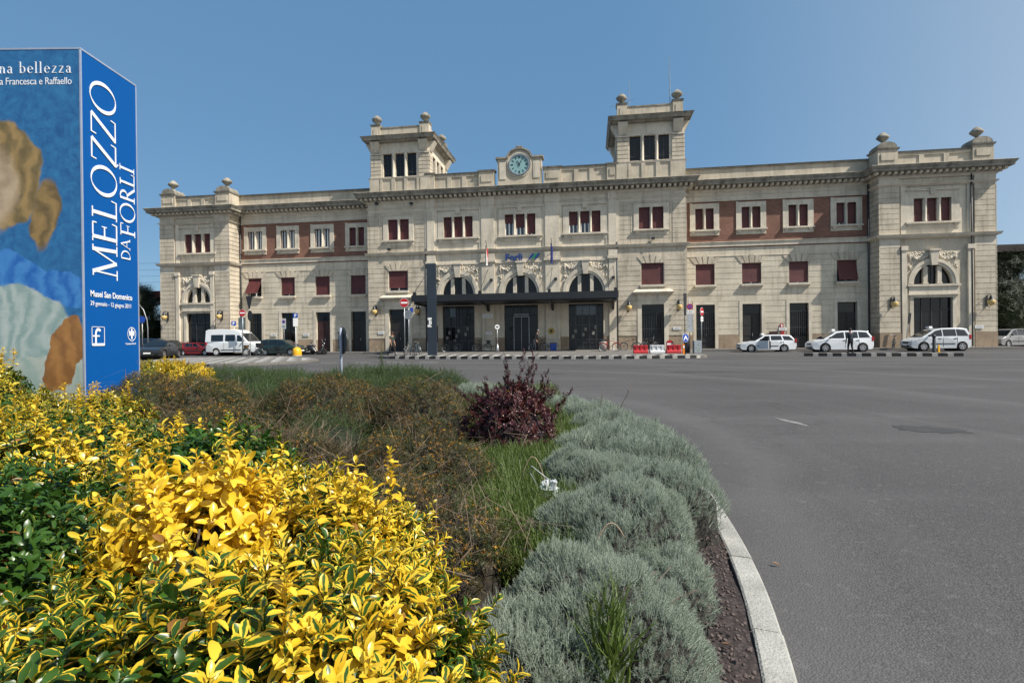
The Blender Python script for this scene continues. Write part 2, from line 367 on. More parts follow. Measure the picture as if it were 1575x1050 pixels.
def arch(cu, hw, zs, ztop, ow, v, rz1, relief=True, du0=None, du1=None):
    """round headed window in three lights inside a moulded archivolt, garland relief in the spandrels"""
    ri = hw; fz = (ztop-zs)/ri; f = MB().use(trim)
    f.arc(cu, zs, ri, ri+.2, v-.1, v+.3, fz=fz, seg=24); f.arc(cu, zs, ri+.2, ow, v-.18, v+.02, fz=fz, seg=24)
    for s in (-1, 1):
        a = cu+s*ri*.36; f.box(a-.15, a+.15, v-.02, v+.24, zs, zs+math.sqrt(1-.36**2)*ri*fz-.04)
        f.box(a-.19, a+.19, v-.05, v+.24, zs+.0, zs+.12)
    # spandrel wall between the arch and its rectangular field
    seg = 24; f.use(trim)
    for i in range(seg):
        a0 = math.pi*i/seg; a1 = math.pi*(i+1)/seg
        p = [(cu+ri*math.cos(a), v+.01, zs+ri*fz*math.sin(a)) for a in (a0, a1)]
        q = [(x, v+.01, rz1) for x, _, _ in p]
        f.quad(p[0], q[0], q[1], p[1])
    # keystone
    zt = zs+ow*fz
    f.add([(cu-.2, v-.32, ztop-.08), (cu+.2, v-.32, ztop-.08), (cu+.34, v-.36, rz1+.02), (cu-.34, v-.36, rz1+.02), (cu-.2, v, ztop-.08), (cu+.2, v, ztop-.08), (cu+.34, v, rz1+.02), (cu-.34, v, rz1+.02)],
          [(0, 1, 2, 3), (3, 2, 6, 7), (0, 3, 7, 4), (1, 5, 6, 2), (0, 4, 5, 1)])
    f.box(cu-.42, cu+.42, v-.42, v, rz1+.02, rz1+.14)
    o = f.build('window', B)
    g = MB().use(glassd); 
    g.prism([(cu+ri*math.cos(a), zs+ri*fz*math.sin(a)) for a in [math.pi*i/16 for i in range(17)]], v+.25, v+.28)
    g.use(doorm).box(cu-.03, cu+.03, v+.2, v+.248, zs, ztop-.05); g.build('pane', o, tri=True)
    if relief:
        h = MB().use(trim, True)
        for s in (-1, 1):
            for k in range(60):
                x_ = rnd.uniform(.4, ow); z_ = zs+fz*math.sqrt(max(0, (ow+.03)**2-x_*x_)); h.sph((cu+s*x_, v-.0, rnd.uniform(z_, rz1-.05) if z_ < rz1-.05 else rz1-.05), rnd.uniform(.05, .09), 5, 4)
            for k in range(80):                                   # fruit and leaf garland sagging from the keystone to the corner
                t = (k%46)/45; x = cu+s*(.35+(ow-.5)*t); z = rz1-.22-.42*math.sin(t*math.pi)*(1-t*.3)-.05*t
                if (x-cu)**2+((z-zs)/fz)**2 < (ow+.02)**2: z = zs+fz*math.sqrt(max(0, (ow+.05)**2-(x-cu)**2))+.05
                z = min(z, rz1-.1)
                r = rnd.uniform(.06, .12)*(1. if k < 46 else .8); z += (0 if k < 46 else rnd.uniform(-.1, .22)); z = min(z, rz1-.08); h.sph((x+rnd.uniform(-.07, .07), v-.06, z+rnd.uniform(-.08, .1)), r, 6, 4, (1, .9, 1))
            for k in range(9):                                    # pendant
                h.sph((cu+s*(ow-.17+rnd.uniform(-.04, .04)), v-.07, rz1-.25-k*.13), .06+.05*math.sin(k*.9), 6, 4)
            for k in range(16): h.sph((cu+s*rnd.uniform(.5, ow-.1), v-.02, rz1-.1-rnd.uniform(0, .2)), rnd.uniform(.04, .08), 6, 4)
        h.build('garland_relief', o)
    return o
def urn(u, v, z, s=1.):
    m = MB().use(weath, True)
    m.lathe((u, v, z), [(.22*s, 0), (.2*s, .08*s), (.1*s, .14*s), (.1*s, .2*s), (.24*s, .32*s), (.42*s, .5*s), (.46*s, .58*s), (.42*s, .66*s), (.3*s, .8*s), (.16*s, .95*s), (.03*s, 1.0*s)], 24, .06, 12)
    return m.build('stone_finial', B)
def pier(mb, u0, u1, v0, v1, z0, z1, dome=0, cap=.08):
    mb.use(parap).box(u0, u1, v0, v1, z0, z1); mb.box(u0-.05, u1+.05, v0-.05, v1+.05, z0, z0+.2)
    c = (u0+u1)/2
    mb.box(u0+.22, u1-.22, v0-.06, v0, z0+.62, z1-.3) if u1-u0 > .9 else None
    mb.use(weath).frus(u0, u1, v0, v1, z1, z1+.14, cap, cap+.04)
    if dome:
        n = 8; w_ = (u1-u0)/2
        pts = [(c-w_*math.cos(math.pi*i/n), z1+.14+dome*math.sin(math.pi*i/n)**.8) for i in range(n+1)]
        mb.use(weath).prism(pts, v0+.05, v1-.05)
PAR = MB()
def parapet(u0, u1, v, z0, z1, n=0, th=.35):
    PAR.use(parap).box(u0, u1, v+.08, v+th, z0, z1-.12); PAR.box(u0, u1, v-.03, v+.08, z0, z0+.28); PAR.use(weath).box(u0, u1, v-.06, v+th+.06, z1-.12, z1-.04); PAR.use(roofm).box(u0, u1, v-.09, v+th+.09, z1-.04, z1)
    if n:
        PAR.use(parap).box(u0, u1, v, v+.08, z1-.34, z1-.12)
        for i in range(1, n): x = u0+(u1-u0)*i/n; PAR.box(x-.19, x+.19, v, v+.08, z0+.28, z1-.34)

# ---- sections: name, u0, u1, plane, z scale (the left end was measured slightly lower)
Z0 = .36
wingm = mat('wing_stone', (.63, .56, .44), .9, .14, .7, .25, 45, streak=.34)
def Zs(k): return lambda z: Z0+(z-Z0)*k
# windows of each section (u0,u1,z0,z1)
ent = 13.95
def section(u0, u1, v, k, ops, kind):
    z = Zs(k); zt = z(14.1)
    wall(WALLS, plinthm, u0, u1, -.1, z(1.5), v-.06, ops)
    WALLS.use(plinthm).quad((u0, v-.06, z(1.5)), (u1, v-.06, z(1.5)), (u1, v, z(1.5)), (u0, v, z(1.5)))
    wall(WALLS, {'mid': plaster, 'wing': wingm}.get(kind, rustic), u0, u1, z(1.5), z(9.05), v, ops)
    wall(WALLS, brick if kind == 'wing' else plaster, u0, u1, z(9.05), z(13.1), v, ops)
    wall(WALLS, plaster, u0, u1, z(13.1), zt, v, [])
# left wing
LW, LWk = 1.6, .985; zl = Zs(LWk)
lwu = [(-26.85, -25.55), (-23.4, -22.1), (-19.85, -18.5), (-16.3, -15.0)]   # upper light extents
lws = [(-27.0, -25.6), (-23.53, -22.08), (-19.93, -18.47), (-16.32, -14.83)]
ops = [(a-.1, b+.1, zl(10.55), zl(12.35)) for a, b in lwu]+[(a, b, zl(5.85), zl(7.7)) for a, b in lws]+[(a, b, -1, zl(4.2)) for a, b in lws]
section(-28.0, -13.7, LW, LWk, ops, 'wing')
hops = [(a-.27, b+.27, -1, zl(4.46)) for a, b in lws]+[(a, b, zl(5.5), zl(7.7)) for a, b in lws]
courses(-27.9, -13.85, zl(1.52), zl(8.3), LW, hops, .5, m=wingm)
for i, (a, b) in enumerate(lwu):
    st = (0, 0, 0, .96)[i]
    window(a-.1, b+.1, zl(10.55), zl(12.35), LW, 2, a-.52, b+.52, zl(10.05), zl(12.78), [st, st], dm=glassb if st == 0 else glassd)
for i, (a, b) in enumerate(lws):
    lowwin(a, b, zl(5.85), zl(7.7), LW, (.86, .9, .96, 1.)[i], (.85, 0, 0, 0)[i]); door(a, b, zl(4.2), LW, m=doorr if i == 2 else doorm, kind='panel' if i > 1 else 'glass')
# right wing
RW = 1.6; zr = Zs(1.)
rwu = [(15.6, 16.95), (19.45, 20.8), (23.25, 24.6), (27.05, 28.4)]
rws = [(15.5, 17.08), (19.35, 20.92), (23.17, 24.7), (26.97, 28.53)]
ops = [(a-.1, b+.1, 10.65, 12.5) for a, b in rwu]+[(a, b, 5.85, 7.68) for a, b in rws]+[(a, b, -1, 4.15) for a, b in rws]
section(14.3, 29.7, RW, 1., ops, 'wing')
hops = [(a-.27, b+.27, -1, 4.41) for a, b in rws]+[(a, b, 5.5, 7.68) for a, b in rws]
courses(14.6, 29.5, 1.52, 8.3, RW, hops, .5, m=wingm)
for i, (a, b) in enumerate(rwu): window(a-.1, b+.1, 10.65, 12.5, RW, 2, a-.55, b+.55, 10.15, 12.93, [(.93, 1), (.96, 1), (1, 1), (.9, .94)][i])
for i, (a, b) in enumerate(rws): lowwin(a, b, 5.85, 7.68, RW, (.97, .9, .93, .95)[i], (0, 0, 0, .5)[i]); door(a, b, 4.15, RW, kind=('bars', 'panel', 'bars', 'panel')[i])
# end pavilions
def pavilion(u0, u1, k, cu, hw, inner):
    z = Zs(k); V = .2; q = 1.5
    tw = .92; tp = [(cu-.5*q-.2, cu+.5*q+.2)]
    a0, a1 = cu-1.37, cu+1.37
    ops = [(a0, a1, z(10.35), z(12.25)), (cu-hw, cu+hw, z(5.36), z(6.95)), (cu-hw, cu+hw, -1, z(4.3))]
    section(u0, u1, V, k, ops, 'pav')
    pw = 1.5
    for a, b in ((u0, u0+pw), (u1-pw, u1)):
        courses(a, b, z(1.52), z(8.35), V-.12, []); RUST.use(rustic).box(a, b, V-.12, V, z(1.5), z(13.3))
        courses(a, b, z(9.4), z(13.2), V-.12, [])
        RUST.use(plinthm).box(a-.05, b+.05, V-.2, V, -.1, z(1.5))
        RUST.use(trim).box(a-.02, b+.02, V-.17, V, z(8.35), z(9.0)); RUST.box(a-.02, b+.02, V-.17, V, z(13.3), z(14.05))
    # inner pilasters framing the bay
    for a in (u0+pw+.12, u1-pw-.5):
        RUST.use(trim).box(a, a+.38, V-.2, V, z(.3), z(8.1)); RUST.box(a-.06, a+.44, V-.28, V, z(8.1), z(8.45))
        RUST.use(plaster).box(a, a+.38, V-.1, V, z(9.35), z(13.3))
    window(a0, a1, z(10.35), z(12.25), V, 3, cu-1.95, cu+1.95, z(9.85), z(12.85), [1, 1, 1], key=True, mull=.3)
    arch(cu, hw, z(5.4), z(6.95), hw+.42, V, z(8.0))
    g = MB().use(trim)                                           # entablature over the door
    g.box(cu-hw-.5, cu+hw+.5, V-.26, V, z(5.2), z(5.36)); g.box(cu-hw-.38, cu+hw+.38, V-.14, V, z(4.62), z(5.2)); g.box(cu-hw-.45, cu+hw+.45, V-.22, V, z(4.5), z(4.62))
    g.build('door_entablature', B)
    door(cu-hw, cu+hw, z(4.3), V, kind='glass', m=dmetal)
    # returns
    for x, s in ((u0, -1), (u1, 1)):
        clip_side(0, x, V, 13, z(1.5), z(14.1), rustic); clip_side(0, x, V-.06, 13, -.1, z(1.5), plinthm)
        vend = 1.6 if (s == inner) else 13
        side_courses(x, s, V-.12, vend, z(1.52), z(8.95)); side_courses(x, s, V-.12, vend, z(9.4), z(13.2))
    string(u0, u1, V-.1, 13, z(9.35), p=.35)
    string(u0, u1, V-.1, 13, z(13.45), p=.2, h=.1)
    cornice(u0, u1, V-.1, 13, z(14.1))
    zc = z(14.1)+.72
    pier(PAR, u0, u0+1.5, V, V+1.5, zc, z(16.3), .55); pier(PAR, u1-1.5, u1, V, V+1.5, zc, z(16.3), .55)
    pier(PAR, u0, u0+1.5, 11.3, 12.8, zc, z(16.3), .5); pier(PAR, u1-1.5, u1, 11.3, 12.8, zc, z(16.3), .5)
    for x in (u0+.75, u1-.75): urn(x, V+.75, z(16.3)+.66)
    parapet(u0+1.5, u1-1.5, V+.15, zc, z(16.15), 3)
    for x in (u0+.15, u1-.5): PAR.use(parap).box(x, x+.35, V+1.5, 11.3, zc, z(16.1))
pavilion(-35.3, -27.95, .968, -31.35, 1.28, 1)
pavilion(29.55, 37.98, 1., 33.5, 1.42, -1)
# ---- centre block
lo = (-11.9, -10.08); ro = (10.71, 12.57)
D = [(-6.87, -3.93), (-1.22, 1.78), (4.48, 7.48)]
AC = [(-5.4, 1.44), (.28, 1.46), (5.98, 1.48)]
TR = [(-6.67, -3.99), (-1.08, 1.65), (4.6, 7.31)]
ops = [(-11.92, -9.92, 10.48, 12.38), (10.55, 12.6, 10.6, 12.48)]+[(*lo, 5.84, 7.68), (*ro, 5.84, 7.7), (*lo, -1, 4.17), (*ro, -1, 4.17)]
ops += [(a, b, 10.5, 12.38) for a, b in TR]+[(c-h, c+h, 5.28, 7.0) for c, h in AC]+[(a, b, -1, 4.36) for a, b in D]
section(-13.85, 14.45, 0, 1., ops, 'mid')
hop = [(lo[0]-.3, lo[1]+.3, -1, 5.0), (lo[0]-.05, lo[1]+.05, 5.0, 7.7), (ro[0]-.3, ro[1]+.3, -1, 5.0), (ro[0]-.05, ro[1]+.05, 5.0, 7.7)]
for a, b in ((-13.85, -8.25), (8.7, 14.45)):
    RUST.use(rustic).box(a, b, -.06, 0, 8.35, 9.0)
    for c in cells(a, b, 1.5, 8.35, hop): RUST.quad((c[0], -.055, c[2]), (c[1], -.055, c[2]), (c[1], -.055, c[3]), (c[0], -.055, c[3]))
    courses(a, b, 1.52, 8.35, -.06, hop)
    uo = [(a+1.05, b-1.1, 9.4, 12.9)]
    courses(a, b, 9.4, 13.1, 0, uo); c0 = [(-12.42, -9.42, 10.0, 12.72), (10.05, 13.1, 10.1, 12.85)]
    courses(a+1.15, b-1.2, 9.4, 13.1, .0, c0, proud=.03)
for x in (-13.85, 14.45):
    s = -1 if x < 0 else 1
    clip_side(0, x, 0, 13, 1.5, 14.1, rustic); clip_side(0, x, -.06, 13, -.1, 1.5, plinthm); side_courses(x, s, 0, 1.6, 1.52, 8.95); side_courses(x, s, 0, 1.6, 9.4, 13.1)
window(-11.92, -9.92, 10.48, 12.38, 0, 2, -12.36, -9.48, 10.0, 12.68, [1, .97])
window(10.55, 12.6, 10.6, 12.48, 0, 2, 10.12, 13.03, 10.12, 12.8, [1, .97])
lowwin(*lo, 5.84, 7.68, -.06, .84); lowwin(*ro, 5.84, 7.7, -.06, 1.)
for a, b in (lo, ro):
    door(a, b, 4.17, -.06, kind='bars' if a > 0 else 'panel', fr=.36)
    g = MB().use(trim); g.box(a-.36, b+.36, -.16, -.05, 4.53, 5.0); g.frus(a-.4, b+.4, -.2, -.05, 5.0, 5.12, .06, .3, False); g.frus(a-.4, b+.4, -.2, -.05, 5.12, 5.22, .36, .4, False); g.frus(a-.4, b+.4, -.2, -.05, 5.22, 5.48, .4, .05, False)
    g.build('door_hood', B)
for (a, b), s in zip(TR, ([1, 1, 1], [.4, .62, .9], [.6, .53, 1])): window(a, b, 10.5, 12.38, 0, 3, a-.55, b+.55, 10.0, 12.95, s, key=True, mull=.27, dm=glassb if s[0] < 1 else glassd)
for c, h in AC: arch(c, h, 5.28, 7.0, h+.5, 0, 8.05)
for x0, x1 in ((-8.2, -7.5), (-3.2, -2.05), (2.5, 3.75), (7.98, 8.65)):
    RUST.use(plaster).box(x0, x1, -.16, 0, .3, 8.2); RUST.use(trim).box(x0-.12, x1+.12, -.3, 0, 8.2, 8.42); RUST.box(x0-.05, x1+.05, -.2, 0, 8.42, 8.95)
    RUST.use(plaster).box(x0, x1, -.14, 0, 9.4, 13.3); RUST.box(x0-.04, x1+.04, -.18, 0, 13.3, 14.0)
    RUST.use(plaster); 
    for y in (x0-.22, x1): RUST.box(y, y+.22, -.07, 0, 9.4, 13.15)
RUST.use(trim).box(-8.2, 8.65, -.1, 0, 8.08, 8.2)
kinds = ('glass', 'glass', 'glass')
for (a, b), kd in zip(D, kinds):
    door(a, b, 4.36, 0, kind=kd, m=blackm, frame=False)
for (a, b), q in zip((D[0], D[2]), (0, 1)):                 # glazed shop fronts: steel frames, notices, sky reflections put in as blue panes
    g = MB().use(mat('steel_frame', (.11, .11, .115), .4, .2, 5, metal=.5)); n_ = 5
    for i in range(n_+1): x = a+(b-a)*i/n_; g.box(x-.022, x+.022, .17, .2, .36, 4.3)
    for z_ in (1.25, 2.5, 3.35): g.box(a, b, .165, .2, z_-.02, z_+.02)
    g.use(glassb).box(a+(b-a)*.22, a+(b-a)*(.78 if q else .4), .18, .199, 3.4, 4.28); g.use(mat('notice_paper', (.3, .28, .25), .8, .2, 9))
    for i in range(6): x = a+.25+(b-a-.6)*((i*37) % 11)/11; z_ = 1.35+((i*29) % 7)*.16; g.box(x, x+.22, .19, .199, z_, z_+.3)
    g.build('shop_front', B)
g = MB().use(blackm).box(-.35, .95, .1, .24, .36, 3.3).use(steel).box(-.4, -.35, .05, .24, .36, 3.35).box(.95, 1.0, .05, .24, .36, 3.35).box(-.4, 1.0, .05, .24, 3.3, 3.36).box(.28, .31, .08, .1, .36, 3.3).build('entrance_doors', B)  # black panel stands in for the dark recess within the steel door frame
g = MB().use(dmetal).box(-.5, 1.1, .19, .24, 3.42, 3.46).use(white).box(-.38, .98, .16, .2, 3.5, 3.54); g.build('entrance_sign_bar', B)
string(-13.85, 14.45, 0, 13, 9.33, p=.3); string(-13.85, 14.45, 0, 13, 13.45, p=.12, h=.08)
cornice(-13.85, 14.45, 0, 13, 14.05)
for u0, u1, k, v in ((-27.0, -14.5, LWk, LW), (15.2, 28.7, 1., RW)):
    z = Zs(k); COR.use(trim).box(-28 if k < 1 else 14.4, -13.8 if k < 1 else 29.6, v-.12, v+.1, z(9.15), z(9.5)); COR.box(-28 if k < 1 else 14.4, -13.8 if k < 1 else 29.6, v-.2, v+.1, z(9.5), z(9.56))
    COR.box(-28 if k < 1 else 14.4, -13.8 if k < 1 else 29.6, v-.08, v+.05, z(8.3), z(8.38)); COR.box(-28 if k < 1 else 14.4, -13.8 if k < 1 else 29.6, v-.1, v+.05, z(13.08), z(13.16))
    COR.box(-28 if k < 1 else 14.4, -13.8 if k < 1 else 29.6, v-.05, v+.05, z(13.55), z(13.62)); COR.box(-28 if k < 1 else 14.4, -13.8 if k < 1 else 29.6, v-.05, v+.1, z(5.05), z(5.12))
    cornice(u0-.15, u1+.15, v, 13, z(14.1)); parapet(-28.4 if k < 1 else 14.5, -13.9 if k < 1 else 29.9, v+.1, z(14.1)+.7, z(16.1))
# centre parapet with piers and the clock gable
zc = 14.77
for a, b in ((-3.4, -2.0), (2.4, 3.95)): pier(PAR, a, b, -.02, .6, zc, 16.3)
for a, b in ((-8.3, -7.5), (7.9, 8.8)): pier(PAR, a, b, -.02, .5, zc, 16.3)
parapet(-7.5, -3.4, .1, zc, 16.35, 3); parapet(3.95, 7.9, .1, zc, 16.42, 3)
g = MB().use(parap); c = .28
g.box(c-1.95, c+1.95, -.05, .9, zc, 17.3)
pts = [(c-1.95, 17.3)]+[(c-1.0*math.cos(math.pi*i/12), 17.35+.72*math.sin(math.pi*i/12)) for i in range(13)]+[(c+1.95, 17.3)]
g.prism(pts, -.05, .9)
g.use(weath).box(c-2.12, c-1.1, -.2, 1.0, 17.3, 17.45); g.box(c+1.1, c+2.12, -.2, 1.0, 17.3, 17.45)
g.arc(c, 17.35, 1.0, 1.16, -.2, 1.0, fz=.74, seg=16); g.box(c-.28, c+.28, -.2, .2, 18.25, 18.36); g.sph((c, 0, 18.17), .18, 8, 5); g.box(c-2.1, c+2.1, -.12, .95, zc, zc+.2)
g.use(trim).arc(c, 16.72, 1.0, 1.1, -.12, -.04, 0, 360, 32)
for s in (-1, 1): g.box(c+s*1.5-.28, c+s*1.5+.28, -.1, -.05, 15.5, 17.0)
CG = g.build('clock_gable', B)
teal = mat('clock_dial', (.24, .42, .42), .5, .1, 3)
ck = MB().use(steel).arc(c, 16.72, .84, .94, -.2, -.05, 0, 360, 36).use(teal).prism([(c+.85*math.cos(2*math.pi*i/36), 16.72+.85*math.sin(2*math.pi*i/36)) for i in range(36)], -.12, -.06)
ck.use(blackm)
for i in range(12):
    a = math.pi*i/6; d = Vector((math.sin(a), 0, math.cos(a))); e = Vector((d.z, 0, -d.x)); p = Vector((c, -.125, 16.72)); wd = .035 if i % 3 else .055
    vs = [p+d*.55-e*wd, p+d*.55+e*wd, p+d*.76+e*wd, p+d*.76-e*wd]; ck.add([v for v in vs]+[v+Vector((0, -.01, 0)) for v in vs], [(0, 1, 2, 3), (4, 5, 6, 7), (0, 1, 5, 4), (2, 3, 7, 6)])
CK = ck.build('clock', B, recalc=False)
for nm, ang, ln, wd, y in (('hour_hand', 332.5, .42, .05, -.15), ('minute_hand', 30, .66, .035, -.165)):
    a = R(ang); d = Vector((math.sin(a), 0, math.cos(a))); e = Vector((d.z, 0, -d.x)); p = Vector((c, y, 16.72))
    vs = [p-d*.12-e*wd, p-d*.12+e*wd, p+d*ln+e*wd*.5, p+d*ln-e*wd*.5]
    MB().use(blackm).add(vs+[v+Vector((0, -.012, 0)) for v in vs], [(3, 2, 1, 0), (4, 5, 6, 7), (0, 1, 5, 4), (2, 3, 7, 6), (1, 2, 6, 5), (3, 0, 4, 7)]).build(nm, CK, recalc=False)
# ---- towers
def tower(u0, u1, zb, zsil, zw1, zc, ztop, lights):
    V = .12; dp = 6.3; T = MB(); v1 = V+dp
    T.use(parap).box(u0-.12, u1+.12, V-.12, v1+.12, zb, zsil-.14); T.use(trim).frus(u0, u1, V, v1, zsil-.14, zsil, .2, .24)
    for i in range(4):                                           # base panels
        x = u0+.95+(u1-u0-1.9)*i/3; T.use(parap).box(x-.17, x+.17, V-.2, V-.12, zb+.25, zsil-.14)
    T.box(u0-.12, u0+.9, V-.2, V-.12, zb, zsil-.14); T.box(u1-.9, u1+.12, V-.2, V-.12, zb, zsil-.14); T.box(u0-.12, u1+.12, V-.2, V-.12, zb, zb+.25)
    lo_, hi_ = lights[0][0], lights[-1][1]
    wall(T, plaster, u0, u1, zsil, zc, V, [(a, b, zsil+.12, zw1) for a, b in lights], .35)
    sl = [(V+1.2+i*1.35, V+2.15+i*1.35) for i in range(3)]
    for x, s in ((u0, 1), (u1, -1)):
        T.use(plaster)
        for a, b, c_, d in cells(V, v1, zsil, zc, [(p, q, zsil+.12, zw1) for p, q in sl]): T.quad((x, a, c_), (x, b, c_), (x, b, d), (x, a, d))
        T.use(glassd)
        for p, q in sl: T.quad((x+s*.3, p-.1, zsil), (x+s*.3, q+.1, zsil), (x+s*.3, q+.1, zw1+.1), (x+s*.3, p-.1, zw1+.1)); 
        T.use(trim)
        for p, q in sl:
            for y in (p, q): T.quad((x, y, zsil+.12), (x+s*.3, y, zsil+.12), (x+s*.3, y, zw1), (x, y, zw1))
            T.quad((x, p, zw1), (x, q, zw1), (x+s*.3, q, zw1), (x+s*.3, p, zw1))
    T.use(plaster).quad((u0, v1, zsil), (u1, v1, zsil), (u1, v1, zc), (u0, v1, zc))
    # banded corner piers, brackets under the eaves
    for a, b in ((u0, u0+.92), (u1-.92, u1)):
        n = 6; p = (zw1-.1-zsil)/n
        for i in range(n): T.use(rustic).box(a-.03, b+.03, V-.1, V, zsil+i*p, zsil+(i+1)*p-.05)
        T.use(trim).box(a-.08, b+.08, V-.16, V, zw1-.1, zw1+.02)
        T.add([(a+.1, V-.1, zw1+.15), (b-.1, V-.1, zw1+.15), (b-.05, V-.55, zc), (a+.05, V-.55, zc), (a+.1, V, zw1+.05), (b-.1, V, zw1+.05), (b-.05, V, zc), (a+.05, V, zc)], [(0, 1, 2, 3), (0, 3, 7, 4), (1, 5, 6, 2), (0, 4, 5, 1)])
    for x, s in ((u0, -1), (u1, 1)):
        for a, b in ((V, V+.9), (v1-.9, v1)):
            n = 6; p = (zw1-.1-zsil)/n
            for i in range(n): T.use(rustic).box(min(x, x+s*.1), max(x, x+s*.1), a-.03, b, zsil+i*p, zsil+(i+1)*p-.05)
            T.use(trim).add([(x+s*.1, a+.1, zw1+.15), (x+s*.1, b-.1, zw1+.15), (x+s*.55, b-.05, zc), (x+s*.55, a+.05, zc), (x, a+.1, zw1+.05), (x, b-.1, zw1+.05), (x, b-.05, zc), (x, a+.05, zc)], [(0, 1, 2, 3), (0, 3, 7, 4), (1, 5, 6, 2), (0, 4, 5, 1)])
    T.use(trim).box(lo_-.18, hi_+.18, V-.06, V, zw1, zw1+.12)
    T.use(weath).frus(u0, u1, V, v1, zc, zc+.14, .3, .42); T.frus(u0, u1, V, v1, zc+.14, zc+.3, .62, .68); T.frus(u0, u1, V, v1, zc+.3, zc+.48, .68, .8)
    T.use(parap).box(u0+.7, u1-.7, V+.1, V+.4, zc+.48, ztop-.1); T.use(weath).box(u0+.6, u1-.6, V+.05, V+.45, ztop-.1, ztop)
    for x in (u0+.12, u1-.42): T.use(parap).box(x, x+.3, V+.7, v1-.7, zc+.48, ztop)
    T.use(roofm).box(u0, u1, V, v1, zc+.44, zc+.52)
    t = T.build('tower', B)
    for x in (u0+.42, u1-.42):
        for y in (V+.42, v1-.42):
            p = MB(); p.use(parap).box(x-.42, x+.42, y-.42, y+.42, zc+.48, ztop+.1); p.use(weath).frus(x-.42, x+.42, y-.42, y+.42, ztop+.1, ztop+.28, .02, .08); p.use(parap).box(x-.2, x+.2, y-.46, y-.42, zc+.8, ztop-.15); p.build('pedestal', t)
            m = MB().use(weath, True); s = .92
            m.lathe((x, y, ztop+.28), [(.22*s, 0), (.2*s, .06), (.1*s, .12), (.12*s, .2), (.4*s, .42), (.5*s, .56), (.46*s, .66), (.32*s, .8), (.14*s, .96), (.03, 1.0)], 24, .07, 10); m.build('stone_finial', t)
    for i, (a, b) in enumerate(lights):
        MB().use(glassd).box(a, b, V+.2, V+.24, zsil, zw1).use(dmetal).box(a, b, V+.16, V+.2, zsil+.5, zsil+.54).box((a+b)/2-.02, (a+b)/2+.02, V+.16, V+.2, zsil, zw1).build('window', t)
        if i:
            c_ = (lights[i-1][1]+a)/2; MB().use(trim, True).lathe((c_, V-.02, 0), [(.15, zsil), (.14, zsil+.15), (.1, zsil+.2), (.1, zw1-.25), (.14, zw1-.15), (.16, zw1)], 10).build('column', t)
    return t
tower(-13.5, -8.02, 14.77, 16.22, 18.45, 19.45, 20.95, [(-12.37, -11.54), (-11.2, -10.36), (-10.09, -9.2)])
t2 = tower(8.82, 14.33, 14.77, 16.42, 18.67, 19.75, 21.3, [(9.84, 10.77), (11.06, 11.98), (12.26, 13.16)])
MB().use(steel).tube([(9.95, 1.2, 20.2), (9.95, 1.2, 24.2)], .03, 6, r1=.012).tube([(8.2, 1.2, 21.75), (10.4, 1.2, 22.3)], .015, 5).build('aerial', t2)
MB().use(steel).tube([(13.35, .8, 20.2), (13.35, .8, 23.4), (13.35, .8, 25.6)], [.04, .035, .012], 6).build('aerial', t2)
# roof slabs and back wall
rf = MB().use(roofm)
rf.box(-35.2, -28, .4, 12.8, 14.0, 14.6); rf.box(-28, -13.8, 1.8, 12.9, 14.1, 14.7); rf.box(-13.8, 14.4, .3, 12.9, 14.1, 14.76); rf.box(14.4, 29.6, 1.8, 12.9, 14.1, 14.75); rf.box(29.6, 37.9, .4, 12.8, 14.2, 14.75)
rf.build('roof', B)
WALLS.use(plaster).quad((-35.3, 13, 0), (38, 13, 0), (38, 13, 14.1), (-35.3, 13, 14.1))
WALLS.build('wall', B, recalc=False); RUST.build('stone_courses', B); COR.build('cornice', B); PAR.build('parapet', B)
# canopy
cp = MB().use(blackm); CP = 4.2
cp.box(-8.35, 8.55, -CP, .0, 4.95, 5.03); cp.box(-8.35, 8.55, -CP-.02, -CP+.1, 4.52, 5.07); cp.box(-8.37, -8.25, -CP, 0, 4.55, 5.05); cp.box(8.45, 8.57, -CP, 0, 4.55, 5.05)
cp.frus(-8.2, 8.4, -CP+.25, -.05, 4.42, 4.95, 0, .08)
for x in (-8.1, -2.6, 3.1, 8.3): cp.box(x-.1, x+.1, -CP+.15, 0, 4.3, 4.46); cp.add([(x-.1, 0, 3.7), (x+.1, 0, 3.7), (x+.1, 0, 4.45), (x-.1, 0, 4.45), (x-.1, -1.1, 4.4), (x+.1, -1.1, 4.4), (x+.1, -1.1, 4.45), (x-.1, -1.1, 4.45)], [(0, 1, 5, 4), (0, 4, 7, 3), (1, 2, 6, 5), (4, 5, 6, 7)])
CN = cp.build('canopy', B)
for x in (-8.15, -2.6, 3.1, 8.35): MB().use(blackm).box(x-.12, x+.12, -CP+.1, -CP+.3, 5.03, 5.33).tube([(x, -CP+.2, 5.28), (x, -.1, 7.6)], .02, 6).build('tie_rod', CN)
# wall lanterns
def lantern(u, v, z):
    l = MB().use(blackm); l.box(u-.07, u+.07, v-.04, v, z-.35, z+.5)
    l.tube([(u, v-.03, z-.3), (u, v-.25, z-.42), (u, v-.45, z-.3), (u, v-.5, z-.15)], .02, 6); l.tube([(u, v-.03, z+.45), (u, v-.3, z+.6), (u, v-.5, z+.48)], .022, 6)
    l.use(blackm, True).lathe((u, v-.5, z), [(.05, .5), (.09, .42), (.16, .25), (.2, .17), (.24, .12)], 10)
    o = l.build('wall_lantern', B); MB().use(lampg, True).lathe((u, v-.5, z), [(.08, -.3), (.2, -.2), (.26, -.03), (.25, .1), (.2, .16)], 12).build('lamp_glass', o)
for u, v, z in ((-34.5, .0, 3.85), (-28.7, .0, 3.85), (-13.1, -.1, 4.0), (-9.05, -.1, 4.0), (9.6, -.1, 3.95), (13.75, -.1, 3.95), (30.35, 0, 3.85), (37.25, 0, 3.85)): lantern(u, v, z)
